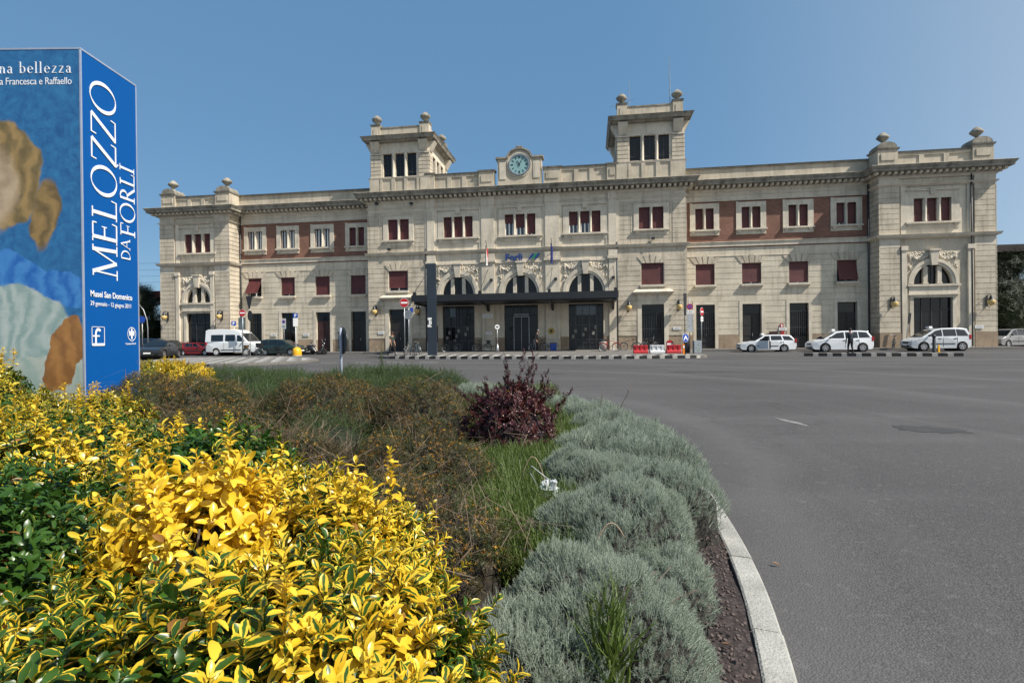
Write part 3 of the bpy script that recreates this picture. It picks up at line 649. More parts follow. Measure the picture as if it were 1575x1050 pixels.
# downpipes, plaques, security cameras, station name
for u, v, z0, z1 in ((-27.75, 1.5, .4, 13.9), (-14.05, 1.5, .4, 13.9), (-8.35, -.12, .4, 9.6), (8.68, -.14, .4, 9.6), (14.65, 1.5, .4, 13.9), (29.4, 1.5, .4, 13.9), (36.25, 0.02, .4, 14.0)):
    MB().use(dmetal, True).tube([(u, v, z0), (u, v, z1)], .06, 8).build('downpipe', B)
for x, z in ((-11.75, 9.62), (-9.6, 13.7), (11.7, 9.75), (-12.9, 13.85), (-13.9, 5.9), (-7.35, 6.7), (-2.3, 6.6), (3.4, 6.55), (8.35, 6.55)):
    if abs(x) < 13.8: MB().use(blackm).box(x-.12, x+.12, -.45, -.12, z-.08, z+.1).box(x-.03, x+.03, -.2, 0, z-.02, z+.03).build('floodlight', B)
for u, v, z in ((-12.65, -.13, 2.05), (-24.3, 1.5, 2.0), (-20.9, 1.5, 2.0), (13.6, -.13, 2.1), (22.6, 1.52, 1.95), (36.7, 0, 1.9), (-2.6, -.17, 1.9)):
    MB().use(white).box(u-.3, u+.3, v-.03, v, z-.12, z+.12).use(steel).box(u-.22, u+.22, v-.036, v-.03, z-.05, z-.02).box(u-.22, u+.22, v-.036, v-.03, z+.03, z+.06).build('plaque', B)
MB().use(white).box(-3.2, -2.2, -.2, -.17, 3.25, 3.6).use(steel).box(-3.1, -2.3, -.205, -.2, 3.38, 3.42).build('plaque', B)
for x0, x1 in ((-3.15, -1.95), (2.5, 3.6)): MB().use(mat('cream_bench', (.5, .45, .36), .7, .1, 3)).box(x0, x1, -.55, -.18, .78, 1.35).build('window_box', B)
MB().use(doorr).box(21.5, 22.15, 1.3, 1.5, 1.1, 1.75).build('notice_box', B); MB().use(red).box(22.4, 22.65, 1.3, 1.5, 1.05, 1.75).build('hose_box', B)
sg = MB().use(red).box(22.38, 22.66, 1.5, 1.53, 2.05, 2.4).use(white).box(22.46, 22.58, 1.49, 1.5, 2.12, 2.34).build('fire_sign', B)
lb = mat('sign_blue', (.012, .045, .20), .4, .1, 3); lg = mat('sign_green', (.01, .22, .10), .4, .1, 3)
text_mesh('station_name', 'Forlì', .82, lb, B, Matrix.Translation((-1.05, -.2, 8.28)) @ UP, .05, bold=.025)
lm = MB().use(lb); 
for k, m_ in ((0, lb), (.28, lg), (.52, lb)): lm.use(m_).add([(x, y, z) for y in (-.25, -.16) for x, z in ((1.0+k, 8.33), (1.2+k, 8.33), (1.55+k, 8.85), (1.35+k, 8.85))], [(0, 1, 2, 3), (7, 6, 5, 4), (0, 4, 5, 1), (1, 5, 6, 2), (2, 6, 7, 3), (3, 7, 4, 0)])
lm.build('station_logo', B)
# ================================================================== ground
def ground_mat(name, base, c2, agg=220, rough=.9, patches=True, bump=.5, lines=True):
    m = bpy.data.materials.new(name); m.use_nodes = True; n = m.node_tree.nodes; l = m.node_tree.links; b = n['Principled BSDF']
    b.inputs['Roughness'].default_value = rough; b.inputs['Specular IOR Level'].default_value = .3
    tc = n.new('ShaderNodeTexCoord'); P = tc.outputs['Object']
    def mp(sc_, rot=0):
        q = n.new('ShaderNodeMapping'); q.inputs['Scale'].default_value = sc_; q.inputs['Rotation'].default_value = (0, 0, rot); l.new(P, q.inputs[0]); return q.outputs[0]
    def ns(s, d=4, v=None, typ='N', r_=.55):
        t = n.new('ShaderNodeTexNoise'); t.inputs['Scale'].default_value = s; t.inputs['Detail'].default_value = d; t.inputs['Roughness'].default_value = r_; l.new(v or P, t.inputs[0]); return t.outputs[0]
    def rg(f, a, bb, c=0, d=1):
        r = n.new('ShaderNodeMapRange'); r.inputs[1].default_value = a; r.inputs[2].default_value = bb; r.inputs[3].default_value = c; r.inputs[4].default_value = d; l.new(f, r.inputs[0]); return r.outputs[0]
    def mx(f, a, bb, t='MIX'):
        x = n.new('ShaderNodeMix'); x.data_type = 'RGBA'; x.blend_type = t
        for s, v in ((0, f), (6, a), (7, bb)):
            if hasattr(v, 'is_linked'): l.new(v, x.inputs[s])
            elif s == 0: x.inputs[0].default_value = v
            else: x.inputs[s].default_value = (*v, 1)
        return x.outputs[2]
    o = mx(rg(ns(.22, 5), .35, .65), base, c2)
    # fine aggregate: pale and dark chips
    v = n.new('ShaderNodeTexVoronoi'); v.inputs['Scale'].default_value = agg; l.new(P, v.inputs[0])
    o = mx(1., o, mx(rg(v.outputs['Color'] if False else v.outputs['Distance'], .1, .6), (1.4, 1.36, 1.32), (.6, .6, .61)), 'MULTIPLY')
    o = mx(1., o, mx(rg(ns(agg*.35, 3), .35, .68), (.82, .82, .83), (1.22, 1.2, 1.19)), 'MULTIPLY')
    if lines:   # wheel-polished bands and cracks drawn out along the carriageway
        o = mx(rg(ns(.5, 3, mp((.16, 1.3, 1), R(-6))), .48, .72, 0, .45), o, tuple(x*1.22 for x in base))
        vv_ = n.new('ShaderNodeTexVoronoi'); vv_.feature = 'DISTANCE_TO_EDGE'; vv_.inputs['Scale'].default_value = .33
        wv = n.new('ShaderNodeVectorMath'); wv.operation = 'MULTIPLY_ADD'
        tn = n.new('ShaderNodeTexNoise'); tn.inputs['Scale'].default_value = 1.3; tn.inputs['Detail'].default_value = 5; l.new(P, tn.inputs[0]); l.new(tn.outputs[1], wv.inputs[0]); wv.inputs[1].default_value = (1.6, 1.6, 0); l.new(P, wv.inputs[2]); l.new(wv.outputs[0], vv_.inputs[0])
        cr = n.new('ShaderNodeMath'); cr.operation = 'MULTIPLY'; l.new(rg(vv_.outputs[0], .0, .012, .55, 0), cr.inputs[0]); l.new(rg(ns(.12, 2), .45, .62), cr.inputs[1])
        o = mx(cr.outputs[0], o, (.02, .02, .021))
        # oil and wear patches
        o = mx(rg(ns(.7, 5, mp((.4, 1, 1))), .62, .74, 0, .4), o, tuple(x*.62 for x in base))
    if lines:   # tyre-polished arcs round the island, repair patches with sealed edges, stains
        sb = n.new('ShaderNodeVectorMath'); sb.operation = 'SUBTRACT'; sb.inputs[1].default_value = (-9, 8, 0); l.new(P, sb.inputs[0]); ml = n.new('ShaderNodeVectorMath'); ml.operation = 'MULTIPLY'; ml.inputs[1].default_value = (1, 1, 0); l.new(sb.outputs[0], ml.inputs[0]); le = n.new('ShaderNodeVectorMath'); le.operation = 'LENGTH'; l.new(ml.outputs[0], le.inputs[0])
        cb = n.new('ShaderNodeCombineXYZ'); l.new(le.outputs[1], cb.inputs[0]); ad = n.new('ShaderNodeMath'); ad.operation = 'MULTIPLY_ADD'; l.new(ns(.25, 2), ad.inputs[0]); ad.inputs[1].default_value = 1.6; l.new(le.outputs[1], ad.inputs[2]); l.new(ad.outputs[0], cb.inputs[0])
        o = mx(rg(ns(1.1, 3, cb.outputs[0]), .42, .66, 0, .7), o, tuple(x*.70 for x in base))
        o = mx(rg(ns(.45, 4, cb.outputs[0]), .5, .7, 0, .5), o, tuple(x*1.25 for x in base))
        o = mx(rg(ns(2.6, 6, None, r_=.7), .54, .70, 0, .5), o, tuple(x*.62 for x in base)); o = mx(rg(ns(9, 4, None, r_=.7), .58, .72, 0, .5), o, tuple(x*1.45 for x in base))
        pv = n.new('ShaderNodeTexVoronoi'); pv.inputs['Scale'].default_value = .11; pv.distance = 'CHEBYCHEV'; l.new(P, pv.inputs[0]); pc = n.new('ShaderNodeSeparateColor'); l.new(pv.outputs['Color'], pc.inputs[0]); o = mx(rg(pc.outputs[0], .76, .77, 0, .45), o, tuple(x*.72 for x in base))
    l.new(o, b.inputs['Base Color'])
    bp = n.new('ShaderNodeBump'); bp.inputs['Strength'].default_value = bump; bp.inputs['Distance'].default_value = .004
    l.new(v.outputs['Distance'], bp.inputs['Height']); l.new(bp.outputs[0], b.inputs['Normal'])
    return m
asph = ground_mat('asphalt', (.097, .095, .096), (.072, .071, .072), 105, bump=.9)
soilm = ground_mat('dark_gravel_soil', (.062, .050, .048), (.034, .028, .028), 45, 1., lines=False, bump=1.)
pavem = ground_mat('pavement', (.21, .20, .185), (.17, .162, .15), 60, lines=False, bump=.2)
def sheet(name, xs, ys, zf, m, kind='structure'):
    nx, ny = len(xs), len(ys)
    me = bpy.data.meshes.new(name)
    me.from_pydata([(x, y, zf(x, y)) for y in ys for x in xs], [], [(j*nx+i, j*nx+i+1, (j+1)*nx+i+1, (j+1)*nx+i) for j in range(ny-1) for i in range(nx-1)])
    me.materials.append(m); me.polygons.foreach_set('use_smooth', [True]*len(me.polygons)); o = bpy.data.objects.new(name, me); COL.objects.link(o); return tag(o, kind=kind)
xs = [-900, -300, -120]+[-80+i*4 for i in range(41)]+[120, 300, 900]
ys = [-60, -20]+[0+i*1.5 for i in range(50)]+[85, 120, 300, 900]
sheet('road', xs, ys, road_z, asph)
def poly_sheet(name, pts, z, m, thick=0, kind='structure', zf=None, sub=0):
    mb = MB().use(m); n = len(pts); f = zf or (lambda x, y: z)
    top = [(x, y, f(x, y)) for x, y in pts]
    vs = top+[(x, y, f(x, y)-thick) for x, y in pts] if thick else top
    fs = [tuple(range(n))]+([(i, i+n, (i+1) % n+n, (i+1) % n) for i in range(n)] if thick else [])
    mb.add(vs, fs); o = mb.build(name, tri=True); return tag(o, kind=kind) if kind else o
def uv2(pts): return [tuple(W(u, v)[:2]) for u, v in pts]
def pave_z(X, Y):
    v = (Vector((X, Y, 0))-BO).dot(BV); return .15+.2*sst(-12, 0, v)
# forecourt in front of the centre block (rounded ends), kerb 15 cm
fc = [(-13.8, -1.7), (-10.8, -2.2), (-9.6, -5), (-9.4, -8.6), (-8.9, -9.7), (-8.0, -10.2), (-6, -10.6), (-2, -11.25), (1.7, -11.85), (5, -12.4), (9, -12.6), (12.6, -12.1), (13.5, -11.6), (13.9, -10.6), (14.0, -7), (14.2, -4), (14.5, -1.7), (14.5, .05), (-13.8, .05)]
fine = []
for (a, b), (c, d) in zip(fc, fc[1:]+fc[:1]):
    for t in range(4): fine.append((a+(c-a)*t/4, b+(d-b)*t/4))
mb = MB().use(pavem); core = [(u*.97, min(v+.35, .0) if v < -1.8 else v) for u, v in fine]
poly_sheet('pavement', uv2(fine), 0, pavem, .3, zf=pave_z)
# narrow raised pavements along the wings and pavilions
for a, b in ((-36.5, -13.9), (14.6, 39.5)):
    v0 = -1.7
    poly_sheet('pavement', uv2([(a+(b-a)*i/12, v0) for i in range(13)]+[(b-(b-a)*i/12, 2.0) for i in range(13)]), 0, pavem, .3, zf=lambda X, Y: .33)
# black and white cobble mosaic
def mosaic_mat(name, sx, sy, tri=False, a=(.42, .40, .36), c=(.028, .028, .03)):
    m = bpy.data.materials.new(name); m.use_nodes = True; n = m.node_tree.nodes; l = m.node_tree.links; b = n['Principled BSDF']; b.inputs['Roughness'].default_value = .85
    uv = n.new('ShaderNodeUVMap'); mp = n.new('ShaderNodeMapping'); mp.inputs['Scale'].default_value = (sx, sy, 1); l.new(uv.outputs[0], mp.inputs[0])
    ck = n.new('ShaderNodeTexChecker'); ck.inputs['Scale'].default_value = 1; ck.inputs[1].default_value = (*a, 1); ck.inputs[2].default_value = (*c, 1); l.new(mp.outputs[0], ck.inputs[0])
    v = n.new('ShaderNodeTexVoronoi'); v.feature = 'DISTANCE_TO_EDGE'; v.inputs['Scale'].default_value = 9; tc = n.new('ShaderNodeTexCoord'); l.new(tc.outputs['Object'], v.inputs[0])
    r = n.new('ShaderNodeMapRange'); r.inputs[1].default_value = .02; r.inputs[2].default_value = .08; r.inputs[3].default_value = .45; l.new(v.outputs[0], r.inputs[0])
    x = n.new('ShaderNodeVectorMath'); x.operation = 'MULTIPLY'; l.new(ck.outputs[0], x.inputs[0]); l.new(r.outputs[0], x.inputs[1])
    nz = n.new('ShaderNodeTexNoise'); nz.inputs['Scale'].default_value = 2.5; l.new(tc.outputs['Object'], nz.inputs[0]); q = n.new('ShaderNodeMapRange'); q.inputs[1].default_value = .3; q.inputs[2].default_value = .7; q.inputs[3].default_value = .62; q.inputs[4].default_value = 1.1; l.new(nz.outputs[0], q.inputs[0])
    y = n.new('ShaderNodeVectorMath'); y.operation = 'MULTIPLY'; l.new(x.outputs[0], y.inputs[0]); l.new(q.outputs[0], y.inputs[1]); l.new(y.outputs[0], b.inputs['Base Color']); return m
def strip(name, line, width, zf, m, lift=.006):
    """ribbon following a line of (X,Y), with uv in metres"""
    P = [Vector((x, y, 0)) for x, y in line]; vs = []; uvs = []; s = 0
    for i, p in enumerate(P):
        d = (P[min(i+1, len(P)-1)]-P[max(i-1, 0)]).normalized(); nrm = Vector((-d.y, d.x, 0))
        if i: s += (p-P[i-1]).length
        for k in (0, 1): q = p+nrm*width*k; vs.append((q.x, q.y, zf(q.x, q.y)+lift)); uvs.append((s, width*k))
    me = bpy.data.meshes.new(name); me.from_pydata(vs, [], [(2*i, 2*i+2, 2*i+3, 2*i+1) for i in range(len(P)-1)])
    ul = me.uv_layers.new(name='UVMap')
    for lp in me.loops: ul.data[lp.index].uv = uvs[lp.vertex_index]
    me.materials.append(m); o = bpy.data.objects.new(name, me); COL.objects.link(o); return tag(o, kind='structure')
mos = mosaic_mat('mosaic_cobbles', 1/.42, 1/1.5, a=(.5, .48, .43), c=(.05, .05, .05))
front = uv2([(-7.6, -9.95), (-6, -10.25), (-2, -10.9), (1.7, -11.5), (5, -12.05), (9, -12.25), (12.4, -11.8), (13.2, -11.4)])
strip('mosaic_paving', front, 3.0, pave_z, mos, .012)
front2 = uv2([(-8.0, -10.25), (-6, -10.65), (-2, -11.3), (1.7, -11.9), (5, -12.45), (9, -12.66), (12.6, -12.16), (13.4, -11.7)])
kerbm = mat('kerb_stone', (.38, .375, .345), .85, .2, 4, .5, 80, streak=.1)
fr2 = uv2([(-10.6, -2.2), (-9.55, -5), (-9.35, -8.7), (-8.85, -9.65), (-8.0, -10.12)])
strip('kerb', fr2, .16, lambda x, y: pave_z(x, y), kerbm, .02)
# right hand divider in front of the cars, left hand mosaic traffic island
dv = [(19.1, 35.4), (22.5, 33.9), (27.0, 32.4), (27.25, 32.9), (22.7, 34.6), (19.2, 35.9)]
blkb = mat('black_kerb_block', (.03, .03, .032), .85, .3, 6, .3, 40); blkw = mat('white_kerb_block', (.46, .44, .40), .85, .2, 6, .3, 40)
def blocks(line, ln, dp, zf, h, off=0, gap=.02, name='kerb'):
    """row of alternating black and white blocks along a line"""
    P = [Vector((x, y, 0)) for x, y in line]; mb = MB(); d = [0]
    for a, b in zip(P, P[1:]): d.append(d[-1]+(b-a).length)
    def at_(s):
        for i in range(len(P)-1):
            if s <= d[i+1] or i == len(P)-2: return P[i].lerp(P[i+1], (s-d[i])/(d[i+1]-d[i])), (P[i+1]-P[i]).normalized()
    s = 0; k = off
    while s+ln <= d[-1]:
        l_ = ln*(.8 if k % 2 else 1.2); p, t_ = at_(s); q, t2_ = at_(s+l_-gap); nn_ = Vector((-t_.y, t_.x, 0)); m2 = Vector((-t2_.y, t2_.x, 0)); vs = []
        for z_ in (-h, 0):
            for r_ in (p, q, q+m2*dp, p+nn_*dp): vs.append((r_.x, r_.y, zf(r_.x, r_.y)+z_))
        mb.use(blkw if k % 2 else blkb).add(vs, [(0, 3, 2, 1), (4, 5, 6, 7), (0, 1, 5, 4), (1, 2, 6, 5), (2, 3, 7, 6), (3, 0, 4, 7)]); s += l_; k += 1
    return tag(mb.build(name), kind='structure')
blocks([(19.1, 35.35), (22.5, 33.9), (27.1, 32.4)], .40, .5, lambda x, y: .2, .25, name='traffic_divider')
blocks(front2, .40, .42, lambda x, y: pave_z(x, y)+.03, .25)
isl = [(-24.5, 36), (-22, 33.6), (-19, 31), (-16.7, 29.9), (-14.8, 30.2), (-13.5, 31.8), (-12.7, 34), (-12.9, 36.2), (-15, 40), (-18.2, 43.6), (-22, 44.6), (-26.2, 44.6), (-26.6, 42), (-26, 39)]
poly_sheet('traffic_island', isl, .13, pavem, .2)
wtri = mat('white_cobbles', (.62, .61, .58), .8, .2, 3, .3, 30)
mb = MB().use(wtri); rg_ = random.Random(8)
for r in range(13):                                       # rows of white cobble triangles set in the grey island
    for c_ in range(26):
        x = -28+c_*.92+(r % 2)*.46; y = 29.5+r*1.2
        def inside(px, py):
            k = False; n = len(isl)
            for i in range(n):
                (a, b), (c2, d) = isl[i], isl[(i+1) % n]
                if (b > py) != (d > py) and px < (c2-a)*(py-b)/(d-b)+a: k = not k
            return k
        if all(inside(x+q, y+w_) for q, w_ in ((-.4, 0), (.5, 0), (0, .8))): mb.add([(x-.42, y+.7, .136), (x+.42, y+.7, .136), (x, y+.02, .136)], [(0, 2, 1)])
tag(mb.build('mosaic_paving', recalc=False), kind='structure')
# worn paint lines across the carriageway
pl = mat('worn_road_paint', (.33, .33, .32), .8, .3, 6)
for nm, ln, wd in (('painted_line', [(-12, 31.5), (0, 30.2), (10, 29.6), (22, 28.6), (34, 26.6)], .14), ('painted_line', [(14, 40.5), (24, 38.2), (40, 35.0)], .12), ('painted_line', [(9, 27.2), (18, 25.2), (30, 23.3)], .12)):
    strip(nm, ln, wd, road_z, pl, .004)
for y in range(5): strip('painted_line', [(-14+y*2.1, 33.5-.2*y), (-12.9+y*2.1, 33.3-.2*y)], .35, road_z, pl, .004)
darkp = mat('dark_asphalt_patch', (.045, .045, .047), .9, .2, 2, .3, 60)
def blob(name, cx, cy, rx, ry, m, n=28, sd_=1, rot=0., z=.004):
    r = random.Random(sd_); pts = []
    for i in range(n):
        a = 2*math.pi*i/n; k = 1+r.uniform(-.3, .22); x = rx*k*math.cos(a); y = ry*k*math.sin(a)
        pts.append((cx+x*math.cos(rot)-y*math.sin(rot), cy+x*math.sin(rot)+y*math.cos(rot)))
    return poly_sheet(name, pts, z, m, zf=lambda X, Y: road_z(X, Y)+z)
blob('road_patch', 5.75, 7.45, .42, .3, darkp, sd_=3, rot=-.5)
blob('road_patch', 0.9, 20.2, 1.1, .22, darkp, sd_=4); blob('road_patch', 7.1, 20.4, 1.3, .25, darkp, sd_=5); blob('road_patch', -4.6, 22.4, 1.0, .2, darkp, sd_=6)
blob('road_patch', 27, 22.5, 2.4, .3, darkp, sd_=7); blob('pale_streak', 4.24, 8.25, .06, .40, mat('pale_streak_grey', (.24, .24, .23), .8, .2, 9), sd_=9, rot=.1)  # the last blob is a narrow pale streak on the asphalt
# planted island: rounded outline, stone kerb, soil
kp = [(-.25, -.6), (.62, .9), (1.06, 2.03), (1.38, 3.1), (1.68, 4.8), (1.72, 6.2), (1.6, 7.8), (1.25, 9.6), (.5, 11.8), (-.8, 14.3), (-3.3, 15.7), (-6.5, 16.3), (-10, 15.8), (-13, 14.0), (-15, 11), (-15.6, 7), (-14.5, 3), (-11, -.6), (-6, -2.2), (-2.3, -2)]
def smooth_closed(p, it=3):
    for _ in range(it): p = [q for i in range(len(p)) for q in (((.75*p[i][0]+.25*p[(i+1) % len(p)][0]), (.75*p[i][1]+.25*p[(i+1) % len(p)][1])), ((.25*p[i][0]+.75*p[(i+1) % len(p)][0]), (.25*p[i][1]+.75*p[(i+1) % len(p)][1])))]
    return p
ks = smooth_closed(kp); kc = (-6.5, 7)
P = [Vector((*p, 0)) for p in ks]; n = len(P); mb = MB().use(kerbm)
def inw(i):
    d = (P[(i+1) % n]-P[i-1]).normalized(); return Vector((-d.y, d.x, 0))
prof = [(0, -.05), (0, .035), (.01, .045), (.112, .05), (.122, .044), (.122, -.05)]
s = 0; rg_ = random.Random(3); dist = [0]
for i in range(1, n+1): dist.append(dist[-1]+(P[i % n]-P[i-1]).length)
ring = []
segl = .82; t = 0; tot = dist[-1]
def at_len(s):
    s %= tot; i = max(k for k in range(n) if dist[k] <= s); f = (s-dist[i])/(dist[i+1]-dist[i]); return P[i].lerp(P[(i+1) % n], f), inw(i).lerp(inw((i+1) % n), f).normalized()
k = 0
while t < tot-.2:                                           # separate kerb stones with open joints
    e = min(t+segl-.010, tot); dz = rg_.uniform(-.002, .002); dn = rg_.uniform(-.002, .002)
    vs = []; m_ = 4
    for j in range(m_+1):
        p, q = at_len(t+(e-t)*j/m_)
        for a, z in prof: r = p+q*(a+dn); vs.append((r.x, r.y, z+dz))
    L = len(prof); fs = [(j*L+i, j*L+i+1, (j+1)*L+i+1, (j+1)*L+i) for j in range(m_) for i in range(L-1)]+[tuple(range(L)), tuple(m_*L+i for i in range(L))[::-1]]
    mb.add(vs, fs); t += segl
tag(mb.build('kerb'), kind='structure')
innr = [P[i]+inw(i)*.10 for i in range(n)]
rings = []; vs = []; fs = []
cen = Vector((kc[0], kc[1], 0)); nr = 9
for j in range(nr+1):
    f = 1-j/nr; 
    for p in innr:
        q = cen+(p-cen)*f; vs.append((q.x, q.y, .03+.2*(1-f)**.7+.012*math.sin(q.x*9)*math.sin(q.y*7)))
for j in range(nr):
    for i in range(n): fs.append((j*n+i, j*n+(i+1) % n, (j+1)*n+(i+1) % n, (j+1)*n+i))
mb = MB().use(soilm); mb.add(vs, fs); tag(mb.build('soil', recalc=False), kind='structure')
# ================================================================== vehicles
def paint(name, col, rough=.28):
    m = mat(name, col, rough, .04, 1.5, spec=.6); m.node_tree.nodes['Principled BSDF'].inputs['Coat Weight'].default_value = .6; m.node_tree.nodes['Principled BSDF'].inputs['Coat Roughness'].default_value = .08; return m
pw = paint('white_car_paint', (.70, .72, .74)); pk = paint('black_car_paint', (.012, .013, .015)); pr_ = paint('red_car_paint', (.2, .008, .012)); pg = paint('dark_green_car_paint', (.01, .028, .024)); ps = paint('silver_car_paint', (.22, .225, .23)); pn = paint('dark_blue_car_paint', (.012, .022, .045))
chrome = mat('rim_alloy', (.5, .5, .52), .3, .1, 8, metal=.8); lens = mat('headlight_lens', (.45, .48, .52), .12, .1, 9, spec=.8); redl = mat('tail_light_lens', (.42, .01, .012), .2, .1, 6); plast = mat('black_plastic', (.02, .02, .022), .6, .1, 5)
carglass = mat('car_glass', (.010, .014, .018), .05, .3, 1, spec=.8)
def wheel(parent, x, y, r, wd=.2, side=1, rimm=None):
    o = MB().use(rubber, True).lathe((x, y, r), [(r*.62, -wd/2), (r*.93, -wd/2), (r, -wd/2+.03), (r, wd/2-.03), (r*.93, wd/2), (r*.62, wd/2)], 24, axis='y').build('wheel', parent)
    m = MB().use(rimm or chrome); yy = y+side*(wd/2+.004)
    m.lathe((x, y+side*wd*.3, r), [(.02, -.03), (r*.6, -.03), (r*.6, .0), (.02, 0)], 20, axis='y') if False else None
    m.arc(x, r, r*.55, r*.66, yy-.02, yy+.01*side, 0, 360, 20)
    for k in range(5):
        a = 2*math.pi*k/5+.3; c, s = math.cos(a), math.sin(a); e = (-s*.045, c*.045)
        m.add([(x+c*.03-e[0], q, r+s*.03-e[1]) for q in (yy-.03*side, yy)]+[(x+c*.03+e[0], q, r+s*.03+e[1]) for q in (yy-.03*side, yy)]+[(x+c*r*.57-e[0], q, r+s*r*.57-e[1]) for q in (yy-.03*side, yy)]+[(x+c*r*.57+e[0], q, r+s*r*.57+e[1]) for q in (yy-.03*side, yy)],
              [(1, 3, 7, 5), (0, 1, 5, 4), (2, 6, 7, 3), (0, 4, 6, 2)])
    m.prism([(x+.07*math.cos(2*math.pi*i/10), r+.07*math.sin(2*math.pi*i/10)) for i in range(10)], yy-.03, yy+.012*side)
    m.use(dmetal).prism([(x+r*.56*math.cos(2*math.pi*i/16), r+r*.56*math.sin(2*math.pi*i/16)) for i in range(16)], yy-.06*side, yy-.045*side)
    m.build('rim', o)
SCL = [None]
def car(name, label, cat, pt, rz, L, Wd, wr, ax, rx, top, green, wins, p, bumper=None, group=None, taxi=False, steelrim=False, rack=False, zc=.2, mould=True, handles=(), lights=None, open_door=None, mirror=None, tum=.78, plate=True):
    """top: hood/belt outline from nose to tail; green: roof outline from cowl to tail; wins: side windows as (x,z) polygons; nose at +x"""
    t = thing(name, label, cat, pt, rz, group); h = Wd/2
    def archp(c): return [(c+(wr+.07)*math.cos(a), wr+(wr+.07)*math.sin(a)) for a in [math.pi*i/10 for i in range(11)]]
    a1 = [q for q in archp(ax) if q[1] >= zc-.001]; a2 = [q for q in archp(rx) if q[1] >= zc-.001]
    out_ = list(top)                                            # nose -> tail over the top
    out_ += [(.04, .34), (.12, zc+.03)]+[(rx-wr-.07, zc)]+[q for q in a2[::-1]]+[(rx+wr+.07, zc)]+[(ax-wr-.07, zc)]+[q for q in a1[::-1]]+[(ax+wr+.07, zc), (L-.14, zc+.02), (L-.02, .34)]
    mb = MB().use(p, False); mb.prism(out_, -h, h)
    o = mb.build('body', None, bevel=0, tri=False)
    me = o.data; bm = bmesh.new(); bm.from_mesh(me)
    e = [e for e in bm.edges if abs(abs(e.verts[0].co.y)-h) < 1e-4 and abs(e.verts[0].co.y-e.verts[1].co.y) < 1e-4 and min(e.verts[0].co.z, e.verts[1].co.z) > .45 and max(e.verts[0].co.z, e.verts[1].co.z) > wr*2+.1]
    bmesh.ops.bevel(bm, geom=e, offset=.06, segments=3, affect='EDGES', profile=.6)
    bmesh.ops.triangulate(bm, faces=[f for f in bm.faces if len(f.verts) > 4])
    def taper(v):
        k = abs(v.x-L/2)/(L/2); v.y *= 1-.13*k**5; v.y *= 1-.05*max(0, (.55-v.z))
    for v in bm.verts: taper(v.co)
    bm.to_mesh(me); bm.free(); o.parent = t
    # wheel-well liners
    li = MB().use(rubber)
    for c in (ax, rx): li.lathe((c, 0, wr), [(wr+.065, -h+.1), (wr+.065, h-.1)], 18, axis='y')
    li.use(plast).box(.3, L-.3, -h+.15, h-.15, zc-.05, zc+.1); li.build('underbody', t)
    zb = min(z for x, z in green); zt = max(z for x, z in green)
    def gy(z): return (h-.05)*(1-(1-tum)*(z-zb)/(zt-zb))
    n = len(green); vs = [(x, -gy(z), z) for x, z in green]+[(x, gy(z), z) for x, z in green]
    mb = MB().use(p); mb.add(vs, [tuple(range(n)), tuple(range(2*n-1, n-1, -1))]+[(i, i+n, (i+1) % n+n, (i+1) % n) for i in range(n)])
    mb.build('roof', t, bevel=.03, tri=True)
    for wn in wins:
        for s in (-1, 1):
            g = MB().use(carglass); g.add([(x, s*(gy(z)+.012), z) for x, z in wn]+[(x, s*(gy(z)-.03), z) for x, z in wn], [tuple(range(len(wn)))]+[(i, (i+1) % len(wn), (i+1) % len(wn)+len(wn), i+len(wn)) for i in range(len(wn))])
            g.build('side_window', t, tri=True)
    # windscreen and rear window follow the roof outline's first and last slope
    (xa, za), (xb, zb2) = green[0], green[1]; (xc, zc2), (xd, zd) = green[-2], green[-1]
    for nm, (x0, z0), (x1, z1), sg_ in (('windscreen', (xa, za), (xb, zb2), 1), ('rear_window', (xd, zd), (xc, zc2), -1)):
        d = Vector((x1-x0, 0, z1-z0)); nn = Vector((d.z, 0, -d.x)).normalized()*.014*sg_
        if nn.x*sg_ < 0: nn = -nn
        A = [(x0+d.x*f, s*(gy(z0+d.z*f)-.07), z0+d.z*f) for f, s in ((.06, -1), (.06, 1), (.93, 1), (.93, -1))]
        MB().use(carglass).add([tuple(Vector(q)+nn) for q in A]+[tuple(Vector(q)-nn) for q in A], [(0, 1, 2, 3), (0, 4, 5, 1), (1, 5, 6, 2), (2, 6, 7, 3), (3, 7, 4, 0)]).build(nm, t)
    def nose(z): 
        pts_ = [(x, zz) for x, zz in out_ if x > L-.5]; return L
    for s in (-1, 1):
        wheel(t, ax, s*(h-.13), wr, side=s, rimm=white if steelrim else None); wheel(t, rx, s*(h-.13), wr, side=s, rimm=white if steelrim else None)
        lz, lx = lights or (.68, .3)
        MB().use(lens, True).sph((L-lx, s*(h*.87-.12), lz), .16, 10, 6, (1.25, .95, .55)).build('headlight', t)
        MB().use(redl).box(-.005, .16, s*(h*.87)-.07, s*(h*.87)+.05, lz+.1, lz+.42).build('tail_light', t, bevel=.02)
        MB().use(plast if not mirror else mirror, True).sph((green[0][0]-.42, s*(h+.08), green[0][1]+.1), .11, 8, 5, (.6, 1, .8)).build('mirror', t)
        for hx in handles: MB().use(plast).box(hx-.09, hx+.09, s*(h+.004)-.015, s*(h+.004)+.015, zb-.13, zb-.09).build('door_handle', t)
        for k in range(1, len(wins)):                            # door shut lines
            x = (wins[k-1][-1][0]+wins[k][0][0])/2; MB().use(plast).box(x-.008, x+.008, s*(h-.012)-.014, s*(h-.012)+.014, zc+.12, zb-.02).build('door_gap', t)
        if mould: MB().use(plast).box(rx+wr+.15, ax-wr-.15, s*(h)-.012, s*(h)+.012, .5, .56).build('side_moulding', t)
    MB().use(plast).box(L-.06, L+.01, -h*.55, h*.55, .3, .42).box(L-.1, L-.005, -h*.42, h*.42, .56, .68).build('grille', t, bevel=.01)
